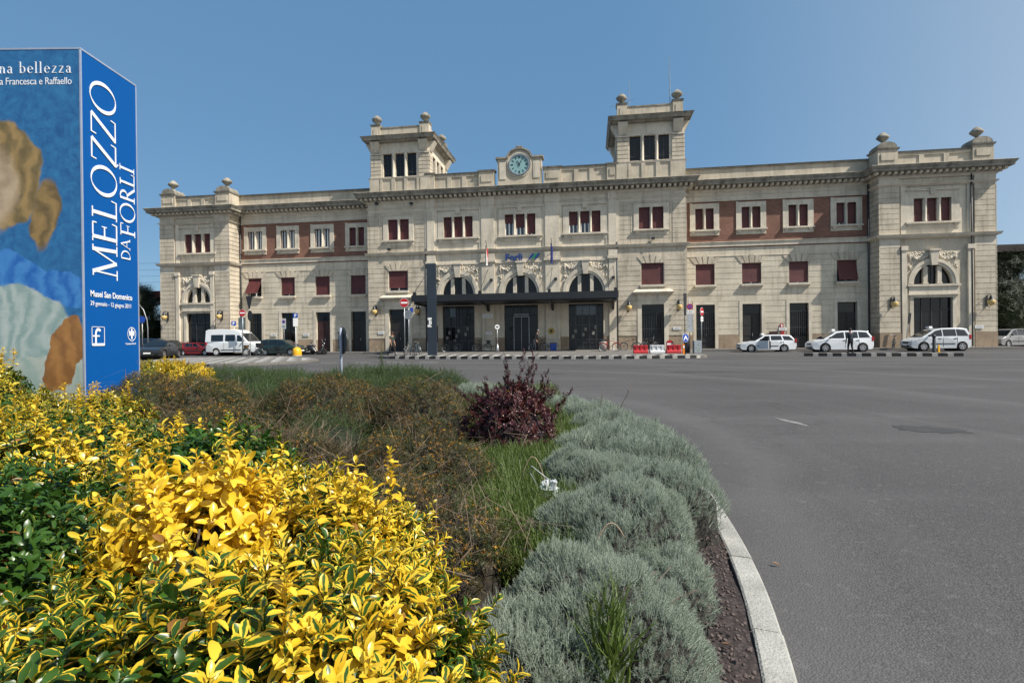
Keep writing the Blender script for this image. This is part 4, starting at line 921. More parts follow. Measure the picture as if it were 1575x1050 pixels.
    if bumper: MB().use(bumper).box(-.03, .1, -h*.86, h*.86, .33, .5).build('bumper', t, bevel=.02); MB().use(bumper).box(L-.12, L+.02, -h*.84, h*.84, .3, .46).build('bumper', t, bevel=.02)
    if plate: MB().use(white).box(L+.02, L+.03, -.26, .26, .4, .51).build('number_plate', t); MB().use(white).box(-.045, -.03, -.26, .26, .5, .61).build('number_plate', t)
    if taxi: 
        s_ = MB().use(white).frus(green[1][0]-.15, green[1][0]+.1, -.22, .22, zt+.0, zt+.14, 0, -.03).build('taxi_sign', t)
        for s in (-1,): text_mesh('taxi_lettering', 'TAXI', .13, blackm, s_, Matrix.Translation((green[1][0]-.17, .17, zt+.02)) @ Matrix.Rotation(R(-90), 4, 'Z') @ UP, .002)
    if rack: MB().use(plast).tube([(green[2][0]+.2, h*.62, zt+.05), (green[-3][0]-.1 if len(green) > 4 else green[1][0]-.3, h*.62, zt+.05)], .02, 6).build('roof_rail', t)
    if SCL[0]: t.scale = (SCL[0],)*3
    return t
def onroad(px_, v): return None
def place(u, v): p = W(u, v); return (p.x, p.y, road_z(p.x, p.y)+.004)
# silhouettes: nose at +x.   outlines run nose -> tail
wag_top = [(4.52, .5), (4.48, .68), (4.3, .78), (3.9, .88), (3.45, .94), (3.1, .98), (1.6, 1.0), (.12, 1.02), (.0, .9), (-.02, .55)]
wag_gr = [(3.35, .95), (2.55, 1.42), (2.1, 1.48), (1.0, 1.48), (.45, 1.42), (.08, .98)]
wag_w = [[(3.05, .99), (2.5, 1.34), (2.14, 1.39), (2.14, .99)], [(2.04, .99), (2.04, 1.39), (1.22, 1.39), (1.12, .99)], [(1.0, 1.0), (1.1, 1.38), (.55, 1.34), (.24, 1.02)]]
mpv_top = [(4.36, .5), (4.34, .72), (4.15, .84), (3.75, .96), (3.45, 1.03), (1.6, 1.04), (.1, 1.08), (.0, .95), (-.02, .55)]
mpv_gr = [(3.6, 1.0), (2.65, 1.55), (2.2, 1.63), (.9, 1.64), (.38, 1.58), (.05, 1.06)]
mpv_w = [[(3.25, 1.06), (2.62, 1.46), (2.1, 1.54), (2.1, 1.06)], [(2.0, 1.06), (2.0, 1.54), (1.15, 1.55), (1.12, 1.07)], [(1.04, 1.08), (1.07, 1.55), (.5, 1.5), (.26, 1.12)]]
sm_top = [(3.92, .5), (3.9, .72), (3.7, .84), (3.4, .95), (3.15, 1.02), (1.6, 1.04), (.1, 1.06), (.0, .95), (-.02, .5)]
sm_gr = [(3.25, 1.0), (2.35, 1.54), (1.9, 1.64), (.7, 1.66), (.22, 1.58), (.04, 1.05)]
sm_w = [[(2.9, 1.06), (2.3, 1.46), (1.9, 1.55), (1.9, 1.06)], [(1.82, 1.06), (1.82, 1.55), (1.0, 1.56), (.98, 1.07)], [(.92, 1.07), (.94, 1.56), (.4, 1.5), (.2, 1.1)]]
AL = -TH+math.pi                                                # facing left along the facade
def place_car(u_nose, v, L, left=True): 
    """origin of a car is its tail; nose at u_nose when facing left"""
    return place(u_nose+L if left else u_nose-L, v)
G = 'taxis waiting by the right wing'
SCL[0] = .9
ca = car('parked_car', 'white taxi estate car with its front door hanging open, first in the taxi row', 'car', (21.8, 42.0, .12), AL, 4.52, 1.77, .31, 3.66, 1.02, wag_top, wag_gr, wag_w, pw, group=G, taxi=True, handles=(2.25, 1.25), bumper=None, lights=(.7, .25))
# its open front door (on the near side), with a flat dark panel for the shaded doorway behind
dw = MB().use(plast).box(2.12, 3.02, .86, .888, .3, .97).build('door_opening', ca)
dr = MB().use(pw).box(0, 1.0, -.03, .03, .3, .98).build('door', ca, bevel=.02); dr.location = (3.05, .9, 0); dr.rotation_euler = (0, 0, R(180-58))
MB().use(plast).box(.06, .94, .03, .045, .36, .92).build('door_lining', dr); 
MB().use(plast).prism([(.12, .98), (.98, .98), (.94, 1.38), (.6, 1.36)], -.02, .0).build('door_window', dr)
SCL[0] = .96
car('parked_car', 'tall white taxi people carrier with dark rear windows, between the other two taxis', 'car', (26.6, 40.4, .11), AL, 4.36, 1.8, .33, 3.48, .82, mpv_top, mpv_gr, mpv_w, pw, group=G, taxi=True, handles=(2.15, 1.2), lights=(.74, .25), mould=False)
SCL[0] = None
car('parked_car', 'small rounded white taxi with silver wheels, last taxi beside the black bollard', 'car', place(33.35, -3.7), AL, 3.93, 1.72, .31, 3.14, .62, sm_top, sm_gr, sm_w, paint('pearl_white_car_paint', (.55, .58, .6)), group=G, taxi=True, handles=(2.1, 1.1), lights=(.74, .25))
car('parked_car', 'silver hatchback parked in the dark beyond the right end of the station', 'car', (46.3, 49.2, .14), R(197), 3.93, 1.72, .31, 3.14, .62, sm_top, sm_gr, sm_w, ps)
SCL[0] = .82
car('parked_car', 'dark red estate car parked just behind the white minibus', 'car', (-31.3, 51.2, .14), -TH, 4.52, 1.74, .3, 3.66, .9, wag_top, wag_gr, wag_w, pr_, steelrim=True, bumper=plast)
SCL[0] = None
car('parked_car', 'black estate car with alloy wheels nearest the blue advertising box', 'car', (-29.0, 46.3, .1), R(-80), 4.52, 1.8, .34, 3.66, 1.02, wag_top, wag_gr, wag_w, pk)
car('parked_car', 'dark blue car standing behind the black estate, by the red bicycle', 'car', (-35.4, 51.4, .14), -TH, 3.93, 1.72, .31, 3.14, .62, sm_top, sm_gr, sm_w, pn)
SCL[0] = .94
car('parked_car', 'dark green hatchback parked in front of the white minibus', 'car', (-22.1, 48.2, .13), -TH, 3.93, 1.66, .3, 3.14, .62, [(x, z*.93) for x, z in sm_top], [(x, z*.92) for x, z in sm_gr], [[(x, z*.92) for x, z in q] for q in sm_w], pg, bumper=plast)
SCL[0] = None
van_top = [(4.95, .55), (4.92, .85), (4.75, 1.0), (4.3, 1.18), (4.05, 1.24), (2, 1.24), (.03, 1.24), (.0, .9), (0, .5)]
van_gr = [(4.2, 1.2), (3.35, 2.08), (2.9, 2.3), (1.5, 2.38), (.3, 2.36), (.03, 2.26), (.0, 1.22)]
van_w = [[(3.85, 1.27), (3.4, 1.8), (3.12, 1.84), (3.12, 1.27)], [(2.92, 1.3), (2.92, 1.88), (1.98, 1.88), (1.98, 1.3)], [(1.78, 1.3), (1.78, 1.88), (.6, 1.88), (.6, 1.3)]]
vn = car('minibus', 'white high roof passenger minibus with large side windows parked by the left wing', 'minibus', (-27.35, 49.4, .13), -TH, 4.95, 1.98, .33, 4.0, 1.1, van_top, van_gr, van_w, paint('minibus_white_paint', (.78, .8, .8)), steelrim=True, bumper=plast, tum=.9, zc=.34, lights=(.86, .32))
for s in (-1, 1): MB().use(carglass).box(-.02, .01, min(s*.08, s*.74), max(s*.08, s*.74), 1.32, 1.98).build('rear_door_window', vn)
MB().use(plast).box(-.025, .0, -.01, .01, .55, 2.1).build('rear_door_gap', vn)
# ---- two-wheelers
def bicycle(label, loc, rz, m, group=None, basket=None, crate=False, lean=0.):
    t = thing('bicycle', label, 'bicycle', loc, rz, group); t.rotation_euler = (lean, 0, rz); r = .33; a, b = (-.5, r), (.55, r)
    for c in (a, b):
        w_ = MB().use(rubber, True); w_.tube([(c[0]+r*math.cos(2*math.pi*i/24), 0, c[1]+r*math.sin(2*math.pi*i/24)) for i in range(25)], .022, 6, cap=False)
        wo = w_.build('wheel', t); s = MB().use(steel)
        for k in range(12): an = math.pi*k/6; s.tube([(c[0], 0, c[1]), (c[0]+(r-.02)*math.cos(an), 0, c[1]+(r-.02)*math.sin(an))], .004, 3)
        s.tube([(c[0], -.04, c[1]), (c[0], .04, c[1])], .025, 8).tube([(c[0]+(r-.025)*math.cos(2*math.pi*i/24), 0, c[1]+(r-.025)*math.sin(2*math.pi*i/24)) for i in range(25)], .012, 5, cap=False); s.build('spokes', wo)
    f = MB().use(m, True); sd_ = (-.22, 0, .82); bb = (-.08, 0, .28); hd = (.38, 0, .82); hb = (.42, 0, .62)
    for p, q in ((sd_, bb), (bb, hb), (sd_, hd) if not basket else ((-.14, 0, .55), hb), ((a[0], -.05, r), bb), ((a[0], .05, r), bb), ((a[0], -.05, r), (-.2, 0, .72)), ((a[0], .05, r), (-.2, 0, .72)), (hd, hb), (hb, (b[0], -.05, r)), (hb, (b[0], .05, r))): f.tube([p, q], .017, 6)
    for c in (a, b): f.tube([(c[0]+(r+.035)*math.cos(t_), 0, c[1]+(r+.035)*math.sin(t_)) for t_ in [R(20+i*14) for i in range(11)]], .018, 5)
    f.build('frame', t)
    MB().use(blackm, True).sph((-.25, 0, .93), .1, 8, 5, (1.3, .8, .4)).tube([(-.22, 0, .8), (-.24, 0, .92)], .013, 6).build('saddle', t)
    MB().use(steel, True).tube([(.38, 0, .8), (.35, 0, .98)], .014, 6).tube([(.2, -.28, 1.0), (.34, -.2, 1.02), (.38, 0, .98), (.34, .2, 1.02), (.2, .28, 1.0)], .013, 6).build('handlebar', t)
    MB().use(plast).box(-.14, -.02, .06, .14, .1, .13).box(-.14, -.02, -.14, -.06, .43, .46).tube([(-.08, .06, .28), (-.08, .1, .12)], .012, 5).tube([(-.08, -.06, .28), (-.08, -.1, .44)], .012, 5).build('pedals', t)
    if basket:
        k = MB().use(basket); k.frus(.45, .75, -.17, .17, .72, .95, -.04, 0); k.build('basket', t)
    if crate: MB().use(blackm).box(-.72, -.4, -.16, .16, .72, .76).frus(-.72, -.36, -.18, .18, .76, 1.1, 0, .04).build('crate', t)
    return t
wick = mat('wicker', (.19, .11, .05), .8, .3, 30, .4, 60)
bk = [('pale bicycle with a wicker basket and black rear crate on the mosaic island', (-20.35, 42.6, .14), R(172), steel, wick, True, 0),
 ('red bicycle between the blue box and the black estate car', (-29.9, 44.9, .08), R(5), red, None, False, .1),
 ('silver bicycle leaning at the foot of the no entry poles', (-7.7, 40.2, .19), R(75), steel, None, False, .12),
 ('grey blue bicycle in the rack, nearer to the black pillar', (-7.1, 40.9, .2), R(80), mat('grey_blue_paint', (.08, .14, .2), .4), None, False, -.12),
 ('black bicycle with basket in the shade left of the entrance', (-2.6, 45.9, .3), R(-8), blackm, plast, False, -.1),
 ('dark red bicycle with a basket parked right of the entrance in the shade', (2.2, 45.2, .3), R(170), doorr, plast, False, .1),
 ('bright red bicycle beside the stone bin at the canopy end', (7.75, 43.1, .28), R(-12), red, None, False, -.08),
 ('dark bicycle leaning on the wall behind the left red barrier', (9.6, 43.9, .3), R(165), dmetal, None, False, .2),
 ('black bicycle beside the barred doorway behind the white barrier', (11.0, 43.2, .3), R(20), blackm, None, False, -.1),
 ('old grey bicycle propped left of the last taxi', (29.2, 41.5, .34), R(60), dmetal, None, False, .1),
 ('bicycle standing in the shade behind the black pillar', (-5.2, 46.2, .32), R(15), dmetal, None, False, .1)]
for l_, p, rz, m_, bs, cr, ln in bk: bicycle(l_, p, rz, m_, 'bicycles parked around the station', bs, cr, ln)
def scooter(label, loc, rz, m, seat=plast, box=None):
    t = thing('scooter', label, 'scooter', loc, rz, 'scooters beside the left wing'); r = .26
    for x in (-.62, .66): wheel(t, x, 0, r, .11, 1)
    b = MB().use(m, True); b.add(*(lambda P, n: ([(x, -w_, z) for x, z, w_ in P]+[(x, w_, z) for x, z, w_ in P], [tuple(range(n)), tuple(range(2*n-1, n-1, -1))]+[(i, i+n, (i+1) % n+n, (i+1) % n) for i in range(n)]))([(-.85, .72, .08), (-.2, .74, .16), (-.05, .35, .18), (.35, .3, .16), (.5, .75, .15), (.52, 1.0, .12), (.6, 1.0, .1), (.66, .6, .14), (.5, .24, .15), (-.1, .2, .16), (-.5, .42, .17), (-.9, .6, .1)], 12))
    b.build('body', t, tri=True)
    MB().use(seat, True).sph((-.45, 0, .8), .3, 10, 6, (1.4, .5, .32)).build('seat', t)
    MB().use(plast, True).tube([(.52, -.3, 1.05), (.54, 0, 1.0), (.52, .3, 1.05)], .022, 6).tube([(.6, 0, .95), (.66, 0, .3)], .035, 6).sph((.6, 0, 1.0), .12, 8, 5, (.8, 1.1, 1)).build('handlebar', t)
    MB().use(lens, True).sph((.66, 0, .98), .07, 8, 5).build('headlight', t)
    if box: MB().use(box, True).sph((-.85, 0, .98), .2, 10, 6, (1, 1, .8)).build('top_box', t)
    MB().use(glassb).add([(.58, -.16, 1.05), (.58, .16, 1.05), (.46, .12, 1.4), (.46, -.12, 1.4), (.57, -.16, 1.05), (.57, .16, 1.05), (.45, .12, 1.4), (.45, -.12, 1.4)], [(0, 1, 2, 3), (7, 6, 5, 4), (0, 4, 5, 1), (2, 6, 7, 3), (1, 5, 6, 2), (0, 3, 7, 4)]).build('windshield', t)
scooter('silver scooter with a dark red top box beside the green hatchback', (-18.55, 48.4, .14), -TH+.5, ps, box=doorr)
scooter('black scooter behind the silver one, near the dark red door', (-17.55, 48.6, .14), -TH+.3, pk)
# ================================================================== signs and street furniture
def disc(mb, x, z, r, y0, y1, m, n=28, sx=1.): mb.use(m).prism([(x+r*sx*math.cos(2*math.pi*i/n), z+r*math.sin(2*math.pi*i/n)) for i in range(n)], y0, y1); return mb
def pole(t, h, r=.03, m=steel, tilt=0): return MB().use(m, True).tube([(0, 0, 0), (0, 0, h)], r, 10).build('pole', t)
def no_entry(label, loc, rz, zc_, d=.6, extra=None):
    t = thing('road_sign', label, 'road sign', loc, rz, 'no entry signs'); pole(t, zc_+d/2)
    s = disc(MB(), 0, zc_, d/2, -.05, -.035, white); disc(s, 0, zc_, d/2*.95, -.056, -.05, red); s.use(white).box(-d*.36, d*.36, -.062, -.056, zc_-d*.09, zc_+d*.09); disc(s, 0, zc_, d/2, -.035, -.03, dmetal); s.build('sign_face', t)
    if extra: MB().use(white).box(-.2, .2, -.05, -.03, zc_-d/2-.38, zc_-d/2-.05).use(steel).box(-.14, .14, -.054, -.05, zc_-d/2-.2, zc_-d/2-.17).box(-.14, .14, -.054, -.05, zc_-d/2-.27, zc_-d/2-.24).build('plate', t)
    return t
no_entry('round no entry sign on the left, in front of the white minibus', (-22.85, 46, .13), 0, 3.68)
no_entry('large round no entry sign beside the black pillar', (-7.72, 39, .17), 0, 3.86, .66)
no_entry('narrow looking turned no entry sign over a white plate, right of the red barriers', (13.3, 38, .1), R(48), 3.0, .6, True)
t = thing('road_sign', 'black backed triangle and disc sign on a pole over the mosaic island', 'road sign', (-20.4, 42.2, .13), 0); pole(t, 4.75)
MB().use(blackm).prism([(-.28, 4.75), (.24, 4.75), (.02, 3.75), (-.06, 3.75)], -.05, -.03).build('sign_back', t); disc(MB(), .03, 3.25, .42, -.05, -.03, blackm, sx=.45).build('sign_back', t)
t = thing('road_sign', 'tall grey sign board behind the first no entry sign', 'road sign', (-23.6, 47.4, .13), 0); pole(t, 3.4); MB().use(mat('sign_grey', (.12, .16, .18), .5, .3, 5)).box(-.3, .3, -.05, -.03, 2.3, 3.35).build('sign_back', t)
def psign(label, loc, z, s, panel, pl_h):
    t = thing('parking_sign', label, 'parking sign', loc, 0, 'blue parking signs'); pole(t, z+s/2, .035, white if panel else steel)
    f = MB().use(blue).box(-s/2, s/2, -.06, -.04, z-s/2, z+s/2).build('sign_face', t, bevel=.004); text_mesh('letter_p', 'P', s*.9, white, f, Matrix.Translation((-s*.24, -.062, z-s*.32)) @ UP, .002, bold=.01)
    if panel: MB().use(white).box(-s/2, s/2, -.06, -.04, z-s/2-pl_h, z-s/2-.02).build('plate', t)
psign('blue parking sign above a white plate, on the white pole by the yellow dome', (-18.35, 46, .12), 3.42, .4, True, .72)
psign('small blue parking sign over the minibus roof', (-25.8, 50.3, .14), 2.95, .42, False, 0)
t = thing('road_sign', 'grey plate with a small round no parking symbol near the second left door', 'road sign', (-20.7, 49.2, .14), 0); pole(t, 3.3)
s = MB().use(mat('plate_grey', (.42, .44, .45), .5, .1, 5)).box(-.2, .2, -.05, -.035, 2.35, 3.3); disc(s, 0, 3.0, .15, -.056, -.05, red); disc(s, 0, 3.0, .115, -.06, -.056, blue); s.use(steel).box(-.12, .12, -.056, -.05, 2.5, 2.65); s.build('sign_face', t)
t = thing('road_sign', 'dark backed oval looking round sign on a pale pole in the planted island', 'road sign', (-3.79, 12.0, .2), R(125)); pole(t, 1.4, .03, mat('pale_blue_pole', (.36, .40, .5), .4))
s = disc(MB(), 0, 1.12, .3, -.045, -.035, blackm); disc(s, 0, 1.12, .29, -.0465, -.045, blue); s.use(blackm).box(-.3, .3, -.035, -.02, 1.28, 1.31).box(-.3, .3, -.035, -.02, .95, .98); s.build('sign_face', t)
t = thing('road_sign', 'grey round sign seen from behind, below the large no entry sign', 'road sign', (-7.55, 39.7, .17), 0); pole(t, 3.6); s = disc(MB(), -.05, 3.05, .33, -.05, -.035, mat('sign_back_grey', (.17, .2, .23), .45, .15, 5)); s.build('sign_face', t); MB().use(blue).box(.08, .32, .02, .04, 3.2, 3.55).build('small_plate', t)
t = thing('road_sign', 'blue disc with a white arrowhead sign in front of the orange post', 'road sign', (11.15, 34.9, .14), R(30)); pole(t, 4.0, .028, dmetal)
s = disc(MB(), 0, 1.15, .29, -.05, -.035, white); disc(s, 0, 1.15, .275, -.055, -.05, blue)
s.use(white).add([(x, y, 1.15+z) for y in (-.06, -.055) for x, z in ((-.2, -.12), (0, .17), (.2, -.12), (.09, -.14), (.06, -.02), (-.06, -.02), (-.09, -.14))], [(0, 1, 4, 5), (1, 2, 3, 4), (0, 5, 6), (7, 8, 11, 12)]); s.build('sign_face', t)
MB().use(blackm).prism([(-.14, 4.0), (.14, 4.0), (.1, 2.6), (-.1, 2.6)], -.05, -.02).build('sign_back', t)
t = thing('road_sign', 'no stopping disc over a white taxi plate and grey board', 'road sign', (12.45, 37.9, .16), 0); pole(t, 4.0, .03)
s = disc(MB(), 0, 3.3, .22, -.05, -.035, red); disc(s, 0, 3.3, .165, -.056, -.05, blue)
for a in (R(45), R(135)):
    c, q = math.cos(a), math.sin(a); s.use(red).add([(x*c-z*q, y, 3.3+x*q+z*c) for y in (-.06, -.056) for x, z in ((-.17, -.025), (.17, -.025), (.17, .025), (-.17, .025))], [(0, 1, 2, 3), (4, 5, 6, 7)])
s.build('sign_face', t); p_ = MB().use(white).box(-.25, .25, -.05, -.035, 2.82, 3.05).build('plate', t); text_mesh('plate_lettering', 'TAXI', .18, blackm, p_, Matrix.Translation((-.22, -.052, 2.87)) @ UP, .001, bold=.004)
MB().use(mat('board_grey', (.38, .41, .44), .5, .2, 8)).box(-.2, .2, -.05, -.03, 1.55, 2.78).build('information_board', t)
t = thing('road_sign', 'tilted pole with a dark sign leaning against the right pavilion entrance', 'road sign', (31.2, 42.9, .34), 0); MB().use(steel, True).tube([(0, 0, 0), (.3, .1, 2.5)], .03, 8).build('pole', t); MB().use(blackm).prism([(.16, 1.9), (.36, 1.88), (.46, 2.7), (.26, 2.72)], .0, .03).build('sign_back', t)
t = thing('station_pillar', 'tall slim blue black pillar lettered Forlì before the canopy', 'pillar', (-5.86+.05, 39.5, .17), 0)
navy = mat('navy_panel', (.018, .028, .042), .4, .15, 1.5)
MB().use(navy).box(-.33, .33, -.14, .14, .06, 6.72).build('panel', t, bevel=.012); MB().use(steel).box(-.36, .36, -.17, .17, 0, .06).build('base', t)
text_mesh('pillar_lettering', 'Forlì', .37, white, t, Matrix.Translation((-.03, -.142, 2.1)) @ UP @ Matrix.Rotation(R(90), 4, 'Z'), .003, bold=.02)
t = thing('bollard', 'yellow domed concrete bollard beside the parking sign', 'bollard', (-17.95, 45.2, .11), 0)
MB().use(yellow, True).lathe((0, 0, 0), [(.36, 0), (.37, .1), (.37, .42), (.34, .55), (.25, .68), (.12, .74), (.02, .76)], 24, .01, 12).build('dome', t); MB().use(kerbm).lathe((0, 0, 0), [(.42, -.02), (.42, .05), (.4, .07), (.1, .07)], 24).build('base', t)
def barrier(label, x, y, m):
    t = thing('traffic_barrier', label, 'barrier', (x, y, .2), R(-4), 'plastic water barriers')
    b = MB().use(m); b.add([(px_, py_, z) for px_ in (-.5, .5) for py_, z in ((-.22, 0), (.22, 0), (.22, .14), (.1, .26), (.08, .6), (-.08, .6), (-.1, .26), (-.22, .14))], [(0, 1, 2, 3, 4, 5, 6, 7), (15, 14, 13, 12, 11, 10, 9, 8)]+[(i, i+8, (i+1) % 8+8, (i+1) % 8) for i in range(8)]); b.build('body', t, bevel=.02, tri=True)
    q = MB().use(m)
    for x_ in (-.33, 0, .33): q.box(x_-.035, x_+.035, -.14, -.09, .2, .56)
    q.box(-.46, .46, -.12, -.08, .5, .57); q.build('ribs', t); MB().use(plast).lathe((0, 0, .59), [(.07, 0), (.07, .05), (.02, .05)], 10).build('filler_cap', t)
barrier('red plastic barrier at the left end of the short barrier row', 9.15, 38.6, red); barrier('white plastic barrier between the two red ones', 10.3, 38.5, mat('white_plastic', (.6, .62, .64), .45, .12, 5)); barrier('red plastic barrier at the right end, below the red disc', 11.42, 38.3, red)
t = thing('road_sign', 'red and white disc standing low behind the right red barrier', 'road sign', (11.3, 38.8, .2), 0); s = disc(MB(), 0, .68, .27, -.02, 0, red); s.use(white).box(-.22, .22, -.026, -.02, .6, .72); s.build('sign_face', t); MB().use(steel).box(-.2, -.17, 0, .03, 0, .6).box(.17, .2, 0, .03, 0, .6).build('stand', t)
t = thing('post', 'short orange post under the blue arrow sign', 'post', (11.6, 36.6, .16), 0); MB().use(mat('orange_paint', (.75, .2, .01), .4, .1, 5)).box(-.09, .09, -.05, .05, 0, .72).build('post_body', t, bevel=.01); MB().use(white).box(-.06, .06, -.056, -.05, .45, .6).build('reflector', t)
t = thing('ticket_machine', 'grey cabinet with small green leaves print beside the sign posts', 'cabinet', (12.95, 37.9, .17), 0)
MB().use(mat('cabinet_grey', (.30, .34, .37), .5, .15, 6)).box(-.26, .26, -.18, .18, .05, .92).build('case', t, bevel=.015); MB().use(steel).box(-.2, .2, -.14, .14, 0, .05).build('foot', t)
s = MB().use(mat('leaf_print', (.12, .22, .05), .5, .1, 4))
for x, z in ((.02, .62), (-.12, .42), (.1, .3), (-.02, .2)): s.prism([(x+.05*math.cos(a), z+.04*math.sin(a)) for a in [i for i in range(6)]], -.186, -.18)
s.build('decal', t)
t = thing('bin', 'dark dustbin with an open flap beside the grey cabinet', 'bin', (12.35, 38.3, .18), 0); MB().use(blackm, True).lathe((0, 0, 0), [(.16, 0), (.19, .1), (.2, .95), (.16, 1.05)], 14).build('drum', t); MB().use(dmetal).box(-.24, .3, -.2, .2, 1.1, 1.14).box(-.02, .02, -.02, .02, 1.0, 1.1).build('lid', t)
t = thing('litter_bin', 'pale stone litter bin with a dark rim at the right end of the canopy', 'bin', (7.35, 43.9, .28), 0); MB().use(mat('bin_concrete', (.42, .39, .34), .85, .15, 5), True).lathe((0, 0, 0), [(.3, 0), (.3, .75), (.28, .8)], 16).build('drum', t); MB().use(dmetal).lathe((0, 0, .8), [(.3, 0), (.3, .12), (.2, .16)], 16).build('lid', t)
t = thing('bus_stop_sign', 'small white round stop sign on a post left of the entrance', 'sign', (-1.2, 44.5, .3), 0); pole(t, 2.2); s = disc(MB(), 0, 2.05, .2, -.05, -.035, white); s.use(dmetal).box(-.1, .1, -.054, -.05, 2.0, 2.1); s.build('sign_face', t); MB().use(steel, True).lathe((0, 0, 0), [(.16, 0), (.13, .25), (.05, .7), (.04, .7)], 12).build('foot', t)
t = thing('recycling_bin', 'blue bin in the shade right of the entrance', 'bin', (3.5, 46.0, .33), 0); MB().use(blue).frus(-.28, .28, -.22, .22, 0, .6, -.04, 0).build('drum', t); MB().use(plast).box(-.3, .3, -.24, .24, .6, .66).build('lid', t)
pb = MB().use(mat('poster_yellow', (.5, .36, .06), .6, .2, 3)).arc(2.95, 2.0, .12, .28, -.2, -.17, 0, 360, 16); pb.use(blackm).prism([(2.95+.14*math.cos(i), 2.0+.14*math.sin(i)) for i in range(6)], -.19, -.165); pb.build('round_notice', B)
t = thing('poster_board', 'dark red poster board standing behind the black pillar', 'notice board', (-6.8, 46.2, .34), -TH); MB().use(doorr).box(-.5, .5, 0, .05, .8, 2.2).build('board', t); MB().use(white).box(-.28, -.05, -.01, 0, 1.2, 1.9).box(.05, .3, -.01, 0, 1.1, 1.4).build('poster', t); MB().use(steel).box(-.45, -.4, .0, .05, 0, .8).box(.4, .45, 0, .05, 0, .8).build('legs', t)
t = thing('bollard', 'black post with a rounded top in front of the small white taxi', 'bollard', (29.3, 37.6, .05), 0); MB().use(dmetal, True).lathe((0, 0, 0), [(.13, 0), (.11, .06), (.1, .95), (.07, 1.0), (.09, 1.04), (.13, 1.14), (.1, 1.24), (.02, 1.28)], 14).build('post_body', t)
t = thing('bollard', 'thin yellow marker post beside the black bollard', 'bollard', (29.62, 37.6, .05), 0); MB().use(yellow).box(-.06, .06, -.04, .04, 0, .55).build('post_body', t, bevel=.01)
# flags hanging from the string course
def flag(label, u, cols, z0=9.9, seed=1):
    t = thing('flag', label, 'flag', W(u, -.2, 8.6), -TH, 'flags over the canopy')
    MB().use(dmetal, True).tube([(0, 0, .3), (0, -1.0, 1.35)], .025, 8).build('flagpole', t)
    r = random.Random(seed); n = 14
    for ci, cm_ in enumerate(cols):
        m = MB().use(cm_, True)
        vs = []; a0, a1 = ci/len(cols), (ci+1)/len(cols); k = 7
        for i in range(n+1):
            for j in range(k+1):
                s = i/n; z = 1.2-.25-s*1.75-(a0+(a1-a0)*j/k)*.0; q = (a0+(a1-a0)*j/k)
                vs.append((.13*math.sin(q*9+s*2)*(.4+s*.6)*(1-.5*s*s)+(q-.5)*.16, -.9+.3*q+.06*math.cos(q*14+s*3), z-q*.35*(1-s)))
        fs = [(i*(k+1)+j, i*(k+1)+j+1, (i+1)*(k+1)+j+1, (i+1)*(k+1)+j) for i in range(n) for j in range(k)]
        m.add(vs, fs).build('cloth', t, recalc=False)
flag('limp green white and red tricolour flag hanging left of the station name', -2.6, [mat('flag_green', (.01, .12, .04), .8), mat('flag_white', (.62, .62, .62), .8), mat('flag_red', (.5, .01, .015), .8)])
flag('limp dark blue flag hanging right of the station name', 3.1, [mat('flag_blue', (.012, .02, .18), .8)], seed=2)
# ================================================================== beyond the ends of the station
t = thing('platform_shelter', 'platform roof with red brown beam and white lattice beyond the left end', 'shelter', (-42, 60, .1), -TH)
bm_ = mat('rusty_beam', (.14, .045, .035), .8, .2, 2)
MB().use(bm_).box(-18, 12, -2, 3, 6.1, 6.75).build('roof_beam', t); MB().use(blackm).box(-18, 12, -1.8, 2.8, 5.6, 6.1).build('soffit', t)
l_ = MB().use(white)
for i in range(30): x = -15+i*.9; l_.tube([(x, -1.9, 5.6), (x+.45, -1.9, 5.15), (x+.9, -1.9, 5.6)], .04, 4)
l_.build('lattice', t)
for x in (-14, -8, -2, 4, 10): MB().use(dmetal).box(x-.12, x+.12, -1.9, -1.66, 0, 5.6).build('column', t)
t2_ = thing('platform_wall', 'low dark building with reddish panels below the platform roof on the left', 'building', (-42, 63, .1), -TH)
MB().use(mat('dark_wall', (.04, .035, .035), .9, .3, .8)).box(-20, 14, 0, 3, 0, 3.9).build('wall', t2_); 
for i in range(9): MB().use(doorr).box(-18+i*3.4, -16.4+i*3.4, -.05, 0, .2, 2.3).build('panel', t2_)
t = thing('platform_shelter', 'dark flat platform roof above the trees beyond the right end', 'shelter', (50, 53, .1), -TH)
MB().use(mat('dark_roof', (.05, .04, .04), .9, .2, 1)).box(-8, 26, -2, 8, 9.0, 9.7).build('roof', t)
for x in (-6, 2, 10, 18): MB().use(dmetal).box(x-.15, x+.15, -1.5, -1.2, 0, 9.0).build('column', t)
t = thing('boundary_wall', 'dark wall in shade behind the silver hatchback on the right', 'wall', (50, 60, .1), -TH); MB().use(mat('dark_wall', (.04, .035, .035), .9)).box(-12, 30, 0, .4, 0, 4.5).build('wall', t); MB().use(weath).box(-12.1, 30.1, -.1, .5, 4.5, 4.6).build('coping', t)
t = thing('street_lamp', 'thin curved street lamp beside the blue box', 'street lamp', (-32.6, 48.5, .1), 0); MB().use(steel, True).tube([(0, 0, 0), (0, 0, 2.6), (-.06, 0, 3.3), (-.35, 0, 4.2), (-.9, 0, 4.9)], .05, 8, r1=.03).build('pole', t); MB().use(dmetal, True).sph((-1.05, 0, 4.92), .16, 8, 5, (1.6, .8, .5)).build('lamp_head', t)
t = thing('road_sign', 'small blue disc sign peeping out behind the blue box', 'road sign', (-32.75, 48, .1), 0); pole(t, 3.6); disc(MB(), .0, 3.35-.02, .3, -.05, -.035, blue).build('sign_face', t)
